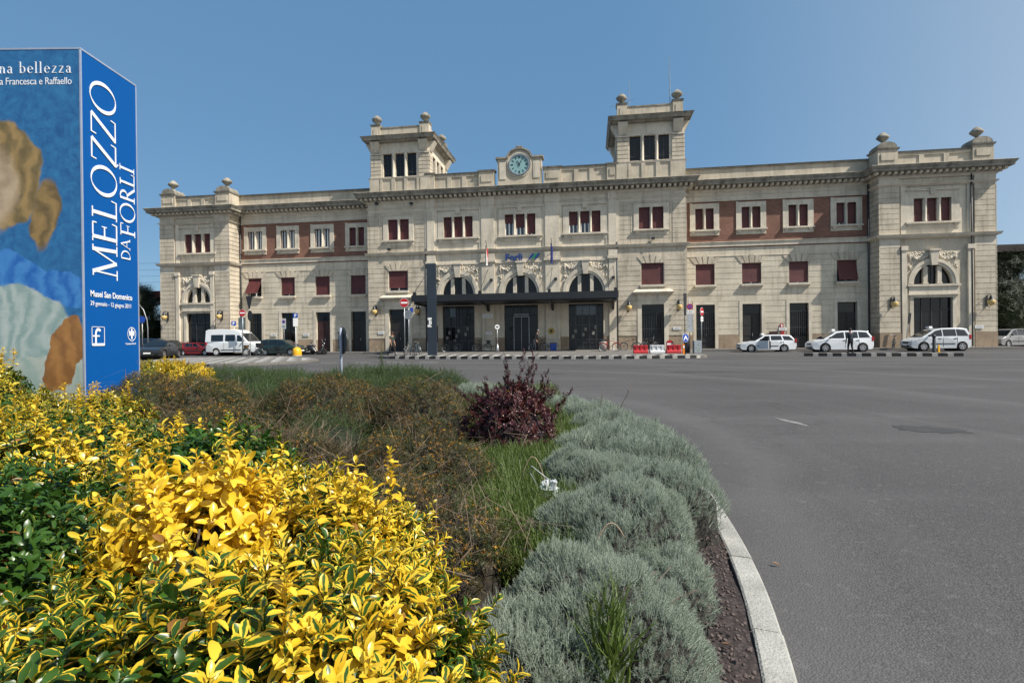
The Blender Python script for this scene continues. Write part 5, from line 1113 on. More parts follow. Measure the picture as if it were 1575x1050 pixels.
# ================================================================== people
skin = mat('skin', (.42, .22, .15), .6, .08, 8); hairm = mat('dark_hair', (.02, .014, .01), .7, .3, 20)
def person(label, loc, rz, joints, cloth, pants, hair=hairm, H=1.75, shoe=plast, sleeves='short'):
    """one skinned body; joints in metres, x forward, y left; clothing is painted on by face region, hair and shirt are children"""
    t = thing('person', label, 'person', loc, rz, 'people in front of the station')
    J = joints; V = []; E = []; Rr = []; idx = {}
    def jt(n, p, r): idx[n] = len(V); V.append(p); Rr.append(r)
    for n, (p, r) in J.items(): jt(n, p, r)
    for a, b in (('pelvis', 'waist'), ('waist', 'chest'), ('chest', 'neck'), ('neck', 'chin'), ('chin', 'skull'), ('skull', 'crown')): E.append((idx[a], idx[b]))
    for s in 'LR':
        for a, b in (('chest', 'sho'+s), ('sho'+s, 'elb'+s), ('elb'+s, 'wri'+s), ('wri'+s, 'palm'+s), ('pelvis', 'hip'+s), ('hip'+s, 'knee'+s), ('knee'+s, 'ank'+s), ('ank'+s, 'toe'+s)): E.append((idx[a], idx[b]))
    for s in 'LR':                                              # five fingers rooted in the palm
        p = Vector(V[idx['palm'+s]]); d = (p-Vector(V[idx['wri'+s]])).normalized(); sd_ = d.cross(Vector((0, 1, 0))); sd_ = sd_.normalized() if sd_.length > .1 else Vector((1, 0, 0))
        for k, (o_, ln) in enumerate(((-.032, .065), (-.011, .08), (.011, .075), (.03, .06))):
            a = len(V); V.append(tuple(p+sd_*o_+d*.02)); Rr.append(.011); V.append(tuple(p+sd_*o_+d*(.02+ln*.6)+Vector((.01, 0, 0)))); Rr.append(.009); V.append(tuple(p+sd_*o_*.9+d*(.02+ln)+Vector((.022, 0, 0)))); Rr.append(.008)
            E += [(idx['palm'+s], a), (a, a+1), (a+1, a+2)]
        a = len(V); q = Vector(V[idx['wri'+s]]).lerp(p, .4); V.append(tuple(q+sd_*-.05+d*.02)); Rr.append(.012); V.append(tuple(q+sd_*-.07+d*.06)); Rr.append(.009); E += [(idx['palm'+s], a), (a, a+1)]
    me = bpy.data.meshes.new('tmp'); me.from_pydata(V, E, []); o = bpy.data.objects.new('tmp', me); COL.objects.link(o)
    md = o.modifiers.new('skin', 'SKIN'); 
    for v, r in zip(me.skin_vertices[0].data, Rr): v.radius = (r, r) if not isinstance(r, tuple) else r; v.use_root = False
    me.skin_vertices[0].data[0].use_root = True
    sb = o.modifiers.new('s', 'SUBSURF'); sb.levels = 1; sb.render_levels = 1
    bpy.context.view_layer.update()
    m2 = bpy.data.meshes.new_from_object(o.evaluated_get(bpy.context.evaluated_depsgraph_get())); bpy.data.objects.remove(o)
    m2.materials.clear()
    for m in (skin, cloth, pants, shoe): m2.materials.append(m)
    zw = J['pelvis'][0][2]+.06; zn = J['neck'][0][2]-.02
    elb = min(J['elbL'][0][2], J['elbR'][0][2])
    def nearest(c):
        best = None
        for a, b in E:
            A = Vector(V[a]); Bq = Vector(V[b]); ab = Bq-A; tt = max(0, min(1, (c-A).dot(ab)/ab.length_squared)) if ab.length else 0
            d = (A+ab*tt-c).length
            if best is None or d < best[0]: best = (d, a, b, tt)
        return best
    nm = {v: k for k, v in idx.items()}
    for f in m2.polygons:
        f.use_smooth = True; d, a, b, tt = nearest(f.center); na, nb = nm.get(a, 'f'), nm.get(b, 'f'); k = 0
        if nb in ('waist', 'chest') or (nb == 'neck' and tt < .6) or nb.startswith('sho'): k = 1
        elif nb.startswith('elb'): k = 1 if (tt < .75 or sleeves == 'long') else 0
        elif nb.startswith('wri') and sleeves == 'long': k = 1 if tt < .9 else 0
        elif nb.startswith(('hip', 'knee', 'ank')): k = 2
        elif nb.startswith('toe'): k = 3
        if nb == 'waist' and tt < .25: k = 2
        f.material_index = k
    m2.name = 'body'; bo = bpy.data.objects.new('body', m2); COL.objects.link(bo); bo.parent = t
    hc = Vector(J['skull'][0]); 
    MB().use(hair, True).sph((hc.x-.018, hc.y, hc.z+.035), .112, 12, 8, (1.0, .86, 1.0)).build('hair', t)
    fc_ = MB().use(skin, True).add([(hc.x+.095, hc.y-.014, hc.z-.045), (hc.x+.095, hc.y+.014, hc.z-.045), (hc.x+.122, hc.y, hc.z-.045), (hc.x+.09, hc.y, hc.z)], [(0, 1, 2), (0, 2, 3), (1, 3, 2), (0, 3, 1)])
    for s in (-1, 1): fc_.sph((hc.x-.005, hc.y+s*.088, hc.z-.02), .026, 6, 5, (.7, .4, 1.2))
    fc_.use(hairm, True)
    for s in (-1, 1): fc_.sph((hc.x+.093, hc.y+s*.032, hc.z+.002), .012, 6, 4, (.5, 1.2, .6))
    fc_.box(hc.x+.088, hc.x+.1, hc.y-.02, hc.y+.02, hc.z-.078, hc.z-.072); fc_.build('face', t)
    return t
def std(lean=0, stride=0., armf=0., armb=0., bend=0.):
    s = stride
    return {'pelvis': ((0, 0, .95), (.13, .16)), 'waist': ((.0+lean*.3, 0, 1.12), (.12, .15)), 'chest': ((lean*.8, 0, 1.36), (.125, .175)), 'neck': ((lean, 0, 1.5), .06), 'chin': ((lean*1.1+.02, 0, 1.56), .06), 'skull': ((lean*1.2+.02, 0, 1.65), (.1, .085)), 'crown': ((lean*1.2+.01, 0, 1.72), (.075, .065)),
     'shoL': ((lean*.9, .19, 1.43), .065), 'elbL': ((lean*.6-armb, .25, 1.15), .045), 'wriL': ((lean*.5+armf*.4, .25, .9), .032), 'palmL': ((lean*.5+armf*.5, .245, .81), (.022, .04)),
     'shoR': ((lean*.9, -.19, 1.43), .065), 'elbR': ((lean*.6+armb, -.25, 1.16), .045), 'wriR': ((lean*.5+armf+.05, -.24, .93), .032), 'palmR': ((lean*.5+armf+.09, -.235, .85), (.022, .04)),
     'hipL': ((0, .1, .88), .1), 'kneeL': ((s*.35+.03, .11, .49), .066), 'ankL': ((s*.5-.02, .11, .09), .042), 'toeL': ((s*.5+.16, .12, .04), .038),
     'hipR': ((0, -.1, .88), .1), 'kneeR': ((-s*.25+.05, -.11, .49), .066), 'ankR': ((-s*.65, -.11, .12), .042), 'toeR': ((-s*.65+.16, -.12, .045), .038)}
navyc = mat('navy_cloth', (.02, .028, .04), .9, .15, 8); blackc = mat('black_cloth', (.014, .014, .016), .9, .2, 8); dgc = mat('dark_green_cloth', (.03, .045, .035), .9, .15, 8)
greyh = mat('grey_hair', (.22, .2, .19), .8, .3, 20)
person('person in dark T-shirt and black trousers walking past the doorway beside the pillar', (-8.75, 39.4, .17), R(-35), std(.06, .5, .1, .08), dgc, blackc, mat('brown_hair', (.07, .035, .02), .8, .3, 20))
person('person in black standing with feet apart beside the middle white taxi', (23.5, 37.6, .05), R(100), std(.02, .18, .22, -.05), navyc, blackc, sleeves='long')
J = std(.32, .2, .1, 0); person('person in a dark jacket leaning forward in the shade right of the entrance', (1.75, 43.8, .3), R(-20), J, blackc, navyc, greyh, sleeves='long')
# ================================================================== advertising box
BX = thing('advertising_box', 'tall blue exhibition advertising box with a painted looking poster on its front', 'advertising box', (-4.74, 6.0, .2), 0)
bl = mat('box_blue', (.001, .078, .30), .4, .03, .8, spec=.2); wl = mat('box_lettering_white', (.75, .77, .80), .5, .03, 3); edge = mat('box_edge', (.45, .5, .62), .35, .1, 4, metal=.4)
Hb = 4.36; D_ = .885; Wf = 1.9
MB().use(bl).box(-Wf, 0, .012, D_, .0, Hb).build('body', BX)
MB().use(edge).box(-.012, .004, -.004, .014, 0, Hb+.004).box(-.012, .004, D_-.01, D_+.006, 0, Hb+.004).box(-Wf, .004, -.004, D_, Hb, Hb+.02).build('edge_trim', BX)
MB().use(mat('box_foot_grey', (.45, .47, .5), .5, .08, 3)).box(-Wf, -.012, .0, .012, 0, .5).build('foot_panel', BX)
# front: generic soft colour fields in the picture's colours (no figure)
pm = bpy.data.materials.new('poster_print'); pm.use_nodes = True; n = pm.node_tree.nodes; l = pm.node_tree.links; b = n['Principled BSDF']; b.inputs['Roughness'].default_value = .45
tc = n.new('ShaderNodeTexCoord'); nz = n.new('ShaderNodeTexNoise'); nz.inputs['Scale'].default_value = 2.6; nz.inputs['Detail'].default_value = 6; l.new(tc.outputs['Object'], nz.inputs[0])
wa = n.new('ShaderNodeVectorMath'); wa.operation = 'MULTIPLY_ADD'; wa.inputs[1].default_value = (.34, 0, .34); l.new(nz.outputs[1], wa.inputs[0]); l.new(tc.outputs['Object'], wa.inputs[2]); WP = wa.outputs[0]
def field(cx, cz, rx, rz, rot, soft=.12):
    m_ = n.new('ShaderNodeMapping'); m_.vector_type = 'TEXTURE'; m_.inputs['Location'].default_value = (cx+.17, 0, cz+.17); m_.inputs['Rotation'].default_value = (0, R(rot), 0); m_.inputs['Scale'].default_value = (rx, 1000, rz); l.new(WP, m_.inputs[0])
    ln = n.new('ShaderNodeVectorMath'); ln.operation = 'LENGTH'; l.new(m_.outputs[0], ln.inputs[0]); r = n.new('ShaderNodeMapRange'); r.interpolation_type = 'SMOOTHSTEP'; r.inputs[1].default_value = 1-soft; r.inputs[2].default_value = 1+soft; r.inputs[3].default_value = 1; r.inputs[4].default_value = 0; l.new(ln.outputs[1], r.inputs[0]); return r.outputs[0]
def mixp(f, a, c):
    x = n.new('ShaderNodeMix'); x.data_type = 'RGBA'
    l.new(f, x.inputs[0]); 
    for s, v in ((6, a), (7, c)):
        if hasattr(v, 'is_linked'): l.new(v, x.inputs[s])
        else: x.inputs[s].default_value = (*v, 1)
    return x.outputs[2]
n2 = n.new('ShaderNodeTexNoise'); n2.inputs['Scale'].default_value = 9; n2.inputs['Detail'].default_value = 8; n2.inputs['Roughness'].default_value = .7; l.new(WP, n2.inputs[0])
def rr(f, a, c): r = n.new('ShaderNodeMapRange'); r.inputs[1].default_value = a; r.inputs[2].default_value = c; l.new(f, r.inputs[0]); return r.outputs[0]
o = mixp(rr(n2.outputs[0], .3, .7), (.010, .065, .20), (.03, .17, .36))
def mixv():
    x = n.new('ShaderNodeMath'); x.operation = 'MULTIPLY_ADD'; l.new(wvt.outputs[0], x.inputs[0]); x.inputs[1].default_value = .32; y = n.new('ShaderNodeMath'); y.operation = 'MULTIPLY'; l.new(n2.outputs[0], y.inputs[0]); y.inputs[1].default_value = .7; l.new(y.outputs[0], x.inputs[2]); return x.outputs[0]
wvt = n.new('ShaderNodeTexWave'); wvt.inputs['Scale'].default_value = 1.6; wvt.inputs['Distortion'].default_value = 14; wvt.inputs['Detail'].default_value = 4; l.new(WP, wvt.inputs[0])
def tone(a, c): return mixp(rr(mixv(), .3, .7), a, c)
for (cx, cz, rx, rz, ro, sf), (a, c) in (
    ((-.95, 3.0, .50, .62, -18, .05), ((.30, .20, .075), (.13, .095, .035))),
    ((-.40, 2.55, .14, .38, 14, .12), ((.26, .17, .06), (.12, .08, .03))),
    ((-1.05, 2.85, .33, .45, 0, .25), ((.42, .33, .22), (.30, .22, .14))),
    ((-.8, 1.88, 1.1, .22, 16, .04), ((.012, .10, .36), (.05, .20, .48))),
    ((-1.0, 1.25, .9, .55, 4, .04), ((.36, .42, .40), (.20, .29, .28))),
    ((-.6, .55, 1.2, .42, -6, .05), ((.24, .33, .30), (.36, .40, .36))),
    ((-.22, 1.0, .20, .44, 22, .03), ((.33, .16, .045), (.20, .09, .028)))): o = mixp(field(cx, cz, rx, rz, ro, sf), o, tone(a, c))
l.new(o, b.inputs['Base Color'])
MB().use(pm).quad((-Wf, 0, .5), (-.012, 0, .5), (-.012, 0, Hb), (-Wf, 0, Hb)).add([(-Wf, 0, .5), (-.012, 0, .5), (-.012, .012, .5), (-Wf, .012, .5)], [(0, 3, 2, 1)]).build('poster', BX, recalc=False)
# serif letters drawn with thick and thin strokes; each glyph in a unit-high box
def glyph(mb, ch, x0, y0, s, put, th=.105, tn=.045):
    """returns advance"""
    def st(a, c, w_):
        a = Vector(a); c = Vector(c); d = (c-a).normalized(); e = Vector((-d.y, d.x))*w_/2
        put(mb, [(x0+s*p.x, y0+s*p.y) for p in (a-e, c-e, c+e, a+e)])
    def sf(x, y, w_=.3): st((x-w_/2, y), (x+w_/2, y), .035)
    def ring(cx, cy, rx, ry, a0=0, a1=360, tk=.11, k=30):
        for i in range(k):
            a = R(a0+(a1-a0)*i/k); c = R(a0+(a1-a0)*(i+1)/k)
            def w_(t): return tn*.6+(tk-tn*.6)*abs(math.cos(t-.25))
            P_ = [(cx+(rx-w_(a))*math.cos(a), cy+(ry-w_(a)*.8)*math.sin(a)), (cx+rx*math.cos(a), cy+ry*math.sin(a)), (cx+rx*math.cos(c), cy+ry*math.sin(c)), (cx+(rx-w_(c))*math.cos(c), cy+(ry-w_(c)*.8)*math.sin(c))]
            put(mb, [(x0+s*p[0], y0+s*p[1]) for p in P_])
    if ch == 'M': st((.14, 0), (.2, 1), tn); st((.18, 1), (.5, .03), th); st((.5, .03), (.84, 1), tn); st((.84, 1), (.88, 0), th); sf(.14, .017); sf(.88, .017); sf(.14, .983, .16); sf(.88, .983, .18); return 1.04
    if ch == 'E': st((.17, 0), (.17, 1), th); st((.17, .98), (.58, .98), .04); st((.17, .52), (.5, .52), .04); st((.17, .02), (.62, .02), .04); st((.58, 1), (.58, .84), .035); st((.62, 0), (.65, .2), .035); st((.5, .62), (.5, .42), .03); sf(.1, .017, .14); sf(.1, .983, .14); return .72
    if ch == 'L': st((.17, 0), (.17, 1), th); st((.17, .02), (.6, .02), .04); st((.6, 0), (.63, .22), .035); sf(.17, .983); sf(.1, .017, .14); return .66
    if ch == 'O': ring(.5, .5, .46, .53); return 1.0
    if ch == 'Z': st((.1, .98), (.66, .98), .04); st((.66, .98), (.1, .02), th*1.05); st((.06, .02), (.66, .02), .04); st((.1, 1), (.08, .8), .035); st((.66, 0), (.69, .2), .035); return .74
    if ch == 'D': st((.17, 0), (.17, 1), th); ring(.28, .5, .52, .5, -90, 90); st((.12, .98), (.3, .98), .04); st((.12, .02), (.3, .02), .04); return .86
    if ch == 'A': st((.1, 0), (.42, 1), tn); st((.42, 1), (.76, 0), th); st((.22, .35), (.63, .35), .035); sf(.1, .017, .2); sf(.76, .017, .24); return .86
    if ch == 'F': st((.17, 0), (.17, 1), th); st((.17, .98), (.58, .98), .04); st((.17, .5), (.5, .5), .04); st((.58, 1), (.58, .82), .035); st((.5, .6), (.5, .4), .03); sf(.17, .017); sf(.1, .983, .14); return .64
    if ch == 'R': st((.17, 0), (.17, 1), th); ring(.27, .75, .29, .25, -90, 90, k=18); st((.12, .98), (.3, .98), .04); st((.2, .5), (.3, .5), .04); st((.33, .52), (.7, .0), th); sf(.17, .017); sf(.74, .017, .16); return .76
    if ch in 'IÌ':
        st((.17, 0), (.17, 1), th); sf(.17, .017); sf(.17, .983)
        if ch == 'Ì': st((.2, 1.1), (.06, 1.24), .06)
        return .36
    if ch == ' ': return .34
    # lower case (x height .6)
    def bow(cx, w_=.24): ring(cx, .3, w_, .31, tk=.09, k=20)
    if ch == 'n': st((.12, 0), (.12, .6), th*.8); ring(.3, .36, .19, .24, 0, 180, k=14); st((.45, 0), (.45, .38), th*.8); sf(.12, .015, .2); sf(.45, .015, .2); sf(.07, .585, .1); return .6
    if ch == 'a': ring(.24, .42, .17, .19, 0, 160, k=12); st((.37, 0), (.37, .44), th*.8); ring(.22, .17, .18, .18, tk=.08, k=16); sf(.42, .015, .12); return .52
    if ch == 'b': st((.12, 0), (.12, 1), th*.8); bow(.3); sf(.07, .985, .12); return .6
    if ch == 'e': ring(.28, .3, .24, .31, 5, 320, tk=.09, k=20); st((.08, .33), (.5, .33), .035); return .56
    if ch == 'l': st((.12, 0), (.12, 1), th*.8); sf(.12, .015, .22); sf(.07, .985, .12); return .3
    if ch == 'z': st((.07, .58), (.42, .58), .04); st((.42, .58), (.07, .02), th*.85); st((.06, .02), (.44, .02), .04); return .52
    if ch == "'": st((.08, .98), (.05, .8), .06); return .16
    if ch == 'u': st((.12, .12), (.12, .6), th*.8); ring(.27, .2, .18, .2, 180, 360, k=12); st((.44, 0), (.44, .6), th*.8); return .6
    if ch == 'm': st((.12, 0), (.12, .6), th*.8); ring(.27, .38, .15, .22, 0, 180, k=12); st((.39, 0), (.39, .4), th*.8); ring(.54, .38, .15, .22, 0, 180, k=12); st((.66, 0), (.66, .4), th*.8); return .82
    return .4
ctr = [0]
def side_put(xx):      # written bottom to top on the +x face: text x -> z, text y -> -y direction into depth
    def f(mb, q):
        ctr[0] += 1; k_ = .00025*(ctr[0] % 14)
        mb.add([(xx+k_, -p[1], p[0]) for p in q]+[(xx-.003, -p[1], p[0]) for p in q], [(0, 1, 2, 3), (7, 6, 5, 4), (0, 4, 5, 1), (1, 5, 6, 2), (2, 6, 7, 3), (3, 7, 4, 0)])
    return f
def word(s_, size, origin, put, name, track=0., squeeze=1.):
    mb = MB().use(wl); x = origin[0]
    for ch in s_:
        def pp(m_, q, x=x): put(m_, [(x+(a-x)*squeeze, c) for a, c in q])
        adv = glyph(mb, ch, x, origin[1], size, pp); x += (adv*size+track)*squeeze
    mb.build(name, BX); return x
# z range of MELOZZO on the side: bottom 1.6 (image y 425) to 3.95 (y 115)
word('MELOZZO', .385, (1.86, -.515), side_put(.0065), 'title_lettering', .0, 1.01)
word('DA', .155, (2.12, -.735), side_put(.0065), 'title_lettering', .0, 1.0)
word('FORLÌ', .25, (2.42, -.825), side_put(.0065), 'title_lettering', .0, 1.03)
SIDE = Matrix.Rotation(R(90), 4, 'Z') @ UP            # text facing +x, reading along +y
text_mesh('museum_lettering', 'Musei San Domenico', .098, wl, BX, Matrix.Translation((.006, .09, 1.64)) @ SIDE, .001, bold=.0015, sx=.80)
text_mesh('date_lettering', '29 gennaio - 12 giugno 2011', .072, wl, BX, Matrix.Translation((.006, .09, 1.54)) @ SIDE, .001, sx=.80)
lg_ = MB().use(wl)
def fr(mb, y0, y1, z0, z1, w_=.006):
    for a, c, d, e in ((y0, y1, z0, z0+w_), (y0, y1, z1-w_, z1), (y0, y0+w_, z0, z1), (y1-w_, y1, z0, z1)): mb.box(.004, .007, a, c, d, e)
LZ = .42
fr(lg_, .105, .297, .66+LZ, .88+LZ); lg_.box(.004, .007, .11, .29, .665+LZ, .69+LZ)
lg_.add([(.007, y, z) for y, z in ((.15, .69+LZ), (.175, .69+LZ), (.175, .80+LZ), (.15, .80+LZ))], [(0, 1, 2, 3)])
for i in range(8):
    a = R(180-i*18); c = R(180-(i+1)*18); lg_.add([(.007, .20+r_*math.cos(t), .80+LZ+r_*1.3*math.sin(t)) for r_, t in ((.025, a), (.05, a), (.05, c), (.025, c))], [(0, 1, 2, 3)])
lg_.box(.004, .0072, .12, .22, .765+LZ, .782+LZ); lg_.build('exhibition_logo', BX)
em = MB().use(wl)
for i in range(24):
    a = 2*math.pi*i/24; c = 2*math.pi*(i+1)/24; em.add([(.007, .745+r_*1.3*math.cos(t), .80+LZ+r_*1.5*math.sin(t)) for r_, t in ((.052, a), (.058, a), (.058, c), (.052, c))], [(0, 1, 2, 3)])
em.add([(.007, .745+y*1.2, .80+LZ+z*1.25) for y, z in ((-.04, .04), (-.012, .02), (-.012, .045), (0, .06), (.012, .045), (.012, .02), (.04, .04), (.035, -.02), (.012, -.01), (.01, -.05), (-.01, -.05), (-.012, -.01), (-.035, -.02))], [tuple(range(13))])
em.build('town_emblem', BX, tri=True); text_mesh('emblem_lettering', 'Comune di Forlì', .034, wl, BX, Matrix.Translation((.006, .635, 1.09)) @ SIDE, .001, sx=.8)
def front_put(mb, q):
    ctr[0] += 1; k_ = .00025*(ctr[0] % 14)
    mb.add([(p[0], -.003-k_, p[1]) for p in q]+[(p[0], .0, p[1]) for p in q], [(3, 2, 1, 0), (4, 5, 6, 7), (0, 1, 5, 4), (1, 2, 6, 5), (2, 3, 7, 6), (3, 0, 4, 7)])
def wid(s_, size, tr): 
    m = MB().use(wl); x = 0
    for ch in s_: x += glyph(m, ch, 0, 0, size, lambda *a: None)*size+tr
    return x
s_ = "L'umana bellezza"; z_ = .126; tr = .013; word(s_, z_, (-.10-wid(s_, z_, tr)+.0165, 4.10), front_put, 'headline_lettering', tr)
text_mesh('subtitle_lettering', 'tra Piero della Francesca e Raffaello', .112, wl, BX, Matrix.Translation((-.095, -.002, 3.975)) @ UP, .001, align='RIGHT', sx=.78)

# ================================================================== vegetation
rng = np.random.default_rng(11)
def leaf_mat(name, green, green2, yel, yel2, rough=.32, trans=.3, spec=.5):
    m = bpy.data.materials.new(name); m.use_nodes = True; n = m.node_tree.nodes; l = m.node_tree.links; b = n['Principled BSDF']; outn = n['Material Output']
    at = n.new('ShaderNodeAttribute'); at.attribute_name = 'leaf'; sp = n.new('ShaderNodeSeparateColor'); l.new(at.outputs['Color'], sp.inputs[0])
    tc = n.new('ShaderNodeTexCoord'); nz = n.new('ShaderNodeTexNoise'); nz.inputs['Scale'].default_value = 60; nz.inputs['Detail'].default_value = 2; l.new(tc.outputs['Object'], nz.inputs[0])
    def M(op, a, c, d=None):
        x = n.new('ShaderNodeMath'); x.operation = op
        for i, v in enumerate((a, c, d)):
            if v is None: continue
            if hasattr(v, 'is_linked'): l.new(v, x.inputs[i])
            else: x.inputs[i].default_value = v
        return x.outputs[0]
    def mx(f, a, c):
        x = n.new('ShaderNodeMix'); x.data_type = 'RGBA'
        if hasattr(f, 'is_linked'): l.new(f, x.inputs[0])
        for s, v in ((6, a), (7, c)):
            if hasattr(v, 'is_linked'): l.new(v, x.inputs[s])
            else: x.inputs[s].default_value = (*v, 1)
        return x.outputs[2]
    ac = M('ABSOLUTE', M('SUBTRACT', M('MULTIPLY', sp.outputs[0], 2), 1), 0)           # distance from the midrib
    thr = M('SUBTRACT', 1.25, M('MULTIPLY', sp.outputs[2], 1.5)); e = M('ADD', ac, M('MULTIPLY', M('SUBTRACT', nz.outputs[0], .5), .9))
    r = n.new('ShaderNodeMapRange'); l.new(e, r.inputs[0]); l.new(M('SUBTRACT', thr, .06), r.inputs[1]); l.new(M('ADD', thr, .06), r.inputs[2])
    g = mx(at.outputs['Alpha'], green, green2); y = mx(at.outputs['Alpha'], yel, yel2); c = mx(r.outputs[0], g, y)
    if 'euonymus' in name: c = mx(M('GREATER_THAN', at.outputs['Alpha'], .925), c, (.28, .14, .04))
    l.new(c, b.inputs['Base Color']); b.inputs['Roughness'].default_value = rough; b.inputs['Specular IOR Level'].default_value = spec
    t = n.new('ShaderNodeBsdfTranslucent'); l.new(c, t.inputs[0]); ms = n.new('ShaderNodeMixShader'); ms.inputs[0].default_value = trans
    l.new(b.outputs[0], ms.inputs[1]); l.new(t.outputs[0], ms.inputs[2]); l.new(ms.outputs[0], outn.inputs[0]); return m
euo = leaf_mat('euonymus_leaf', (.020, .062, .010), (.06, .135, .018), (.66, .40, .008), (.78, .60, .06), .33, .3)
barb = leaf_mat('barberry_leaf', (.022, .034, .010), (.085, .105, .03), (.04, .026, .013), (.13, .08, .03), .55, .2)
purp = leaf_mat('purple_barberry_leaf', (.030, .008, .014), (.075, .018, .028), (.09, .03, .03), (.16, .05, .04), .4, .25)
grey = leaf_mat('grey_santolina_leaf', (.23, .28, .225), (.52, .58, .48), (.4, .45, .36), (.46, .5, .4), .8, .25, .2)
jun = leaf_mat('juniper_leaf', (.022, .048, .014), (.10, .155, .045), (.09, .13, .035), (.1, .15, .05), .6, .2)
gras = leaf_mat('grass_blade', (.055, .10, .016), (.14, .19, .04), (.2, .2, .06), (.24, .2, .08), .5, .35)
twig = mat('twig_bark', (.13, .10, .08), .9, .3, 20)
orangef = leaf_mat('small_orange_flower', (.62, .30, .012), (.72, .46, .04), (.6, .2, .01), (.7, .3, .01), .5, .3)
def leaf(L, w_, rows=4, fold=.25, curl=.35, cross=3):
    """one leaf from the origin along +x, up +z ; returns verts, quads, uv"""
    t = np.array([0, .3, .62, .88, 1.]) if rows == 5 else np.linspace(0, 1, rows); V = []; U = []
    for i, s in enumerate(t):
        wd = w_*.5*np.interp(s, [0, .12, .35, .62, .85, .95, 1], [.12, .4, .82, 1, .8, .5, .12])
        for u in ((-1, 0, 1) if cross == 3 else (-1, 1)):
            V.append((L*s, u*wd, abs(u)*wd*fold*2-curl*L*s*s)); U.append((u*.5+.5, s))
    F = []
    for i in range(rows-1):
        for j in range(cross-1): a = i*cross+j; F.append((a, a+1, a+cross+1, a+cross))
    return np.array(V), np.array(F), np.array(U)
def rotm(yaw, pitch, roll=0):
    cy, sy, cp, sp = np.cos(yaw), np.sin(yaw), np.cos(pitch), np.sin(pitch); cr, sr = np.cos(roll), np.sin(roll)
    Rz = np.array([[cy, -sy, 0], [sy, cy, 0], [0, 0, 1]]); Ry = np.array([[cp, 0, -sp], [0, 1, 0], [sp, 0, cp]]); Rx = np.array([[1, 0, 0], [0, cr, -sr], [0, sr, cr]])
    return Rz @ Ry @ Rx
def shoot(n_nodes, L, w_, h, rows, cross, whorl=2, up=(.2, 1.1), curl=.35, sizes=(1., .7), stem=True, r=None, stemw=.0022):
    """an upright shoot: whorls of leaves up a short stem. columns of A: u, v, per-leaf random"""
    r = r or rng; V = []; F = []; A = []; k = 0
    for i in range(n_nodes):
        f = i/max(1, n_nodes-1); z = h*(f**.85)
        for j in range(whorl):
            yaw = 2*np.pi*j/whorl+i*(np.pi/whorl+.35)+r.normal(0, .25); pit = up[0]+(up[1]-up[0])*f+r.normal(0, .15)
            s = (sizes[0]+(sizes[1]-sizes[0])*f)*r.uniform(.75, 1.15)
            v, q, u = leaf(L*s, w_*s, rows, .25*r.uniform(.4, 1.4), curl*r.uniform(.4, 1.5), cross)
            v = v @ rotm(yaw, pit, r.normal(0, .25)).T; v[:, 2] += z
            V.append(v); F.append(q+k); A.append(np.column_stack([u, np.full(len(u), r.uniform())])); k += len(v)
    if stem:
        v = np.array([(-stemw, 0, -h*.6), (stemw, 0, -h*.6), (stemw*.6, 0, h), (-stemw*.6, 0, h), (0, -stemw, -h*.6), (0, stemw, -h*.6), (0, stemw*.6, h), (0, -stemw*.6, h)])
        V.append(v); F.append(np.array([(0, 1, 2, 3), (4, 5, 6, 7)])+k); A.append(np.tile([.5, .5, .3], (8, 1)))
    return np.vstack(V), np.vstack(F), np.vstack(A)
def scatter(name, templates, P, N, scale, kind, m, parent=None, twist=None):
    """place templates at P with up-axis N; kind (0..1) is the variegation of each shoot"""
    n = len(P); ch = rng.integers(0, len(templates), n); VV = []; FF = []; AA = []; k = 0
    for c in range(len(templates)):
        ix = np.where(ch == c)[0]
        if not len(ix): continue
        tv, tf, ta = templates[c]; z = N[ix]/np.linalg.norm(N[ix], axis=1)[:, None]
        a = rng.uniform(0, 2*np.pi, len(ix)); h = np.column_stack([np.cos(a), np.sin(a), np.zeros(len(ix))]); x = h-z*np.sum(h*z, 1)[:, None]; x /= np.linalg.norm(x, axis=1)[:, None]; y = np.cross(z, x)
        Rm = np.stack([x, y, z], 2)*scale[ix][:, None, None]
        v = np.einsum('nij,kj->nki', Rm, tv)+P[ix][:, None, :]
        nv = len(tv); VV.append(v.reshape(-1, 3)); FF.append((tf[None]+(np.arange(len(ix))*nv)[:, None, None]).reshape(-1, 4)+k)
        al = np.clip(ta[None, :, 2]*.6+rng.uniform(0, .4, len(ix))[:, None], 0, 1)
        kk = np.clip(kind[ix][:, None]+(ta[None, :, 2]-.5)*.25, 0, 1)
        AA.append(np.stack([np.broadcast_to(ta[None, :, 0], al.shape), np.broadcast_to(ta[None, :, 1], al.shape), kk, al], 2).reshape(-1, 4)); k += len(ix)*nv
    V = np.vstack(VV).astype(np.float32); F = np.vstack(FF).astype(np.int32); A = np.vstack(AA).astype(np.float32)
    me = bpy.data.meshes.new(name); me.vertices.add(len(V)); me.vertices.foreach_set('co', V.ravel())
    me.loops.add(F.size); me.loops.foreach_set('vertex_index', F.ravel()); me.polygons.add(len(F)); me.polygons.foreach_set('loop_start', np.arange(0, F.size, 4, dtype=np.int32))
    me.polygons.foreach_set('use_smooth', np.ones(len(F), bool)); me.update(calc_edges=True)
    at = me.attributes.new('leaf', 'FLOAT_COLOR', 'POINT'); at.data.foreach_set('color', A.ravel())
    me.materials.append(m); o = bpy.data.objects.new(name, me); COL.objects.link(o)
    if parent: o.parent = parent
    return o
def lump(x, y, s=1.):      # smooth pseudo-noise for crown relief
    return .5*np.sin(x*5.1*s+1.3)*np.cos(y*4.3*s+.4)+.3*np.sin(x*11.3*s+y*7.1*s)+.2*np.cos(y*13.7*s-x*9.2*s+2)
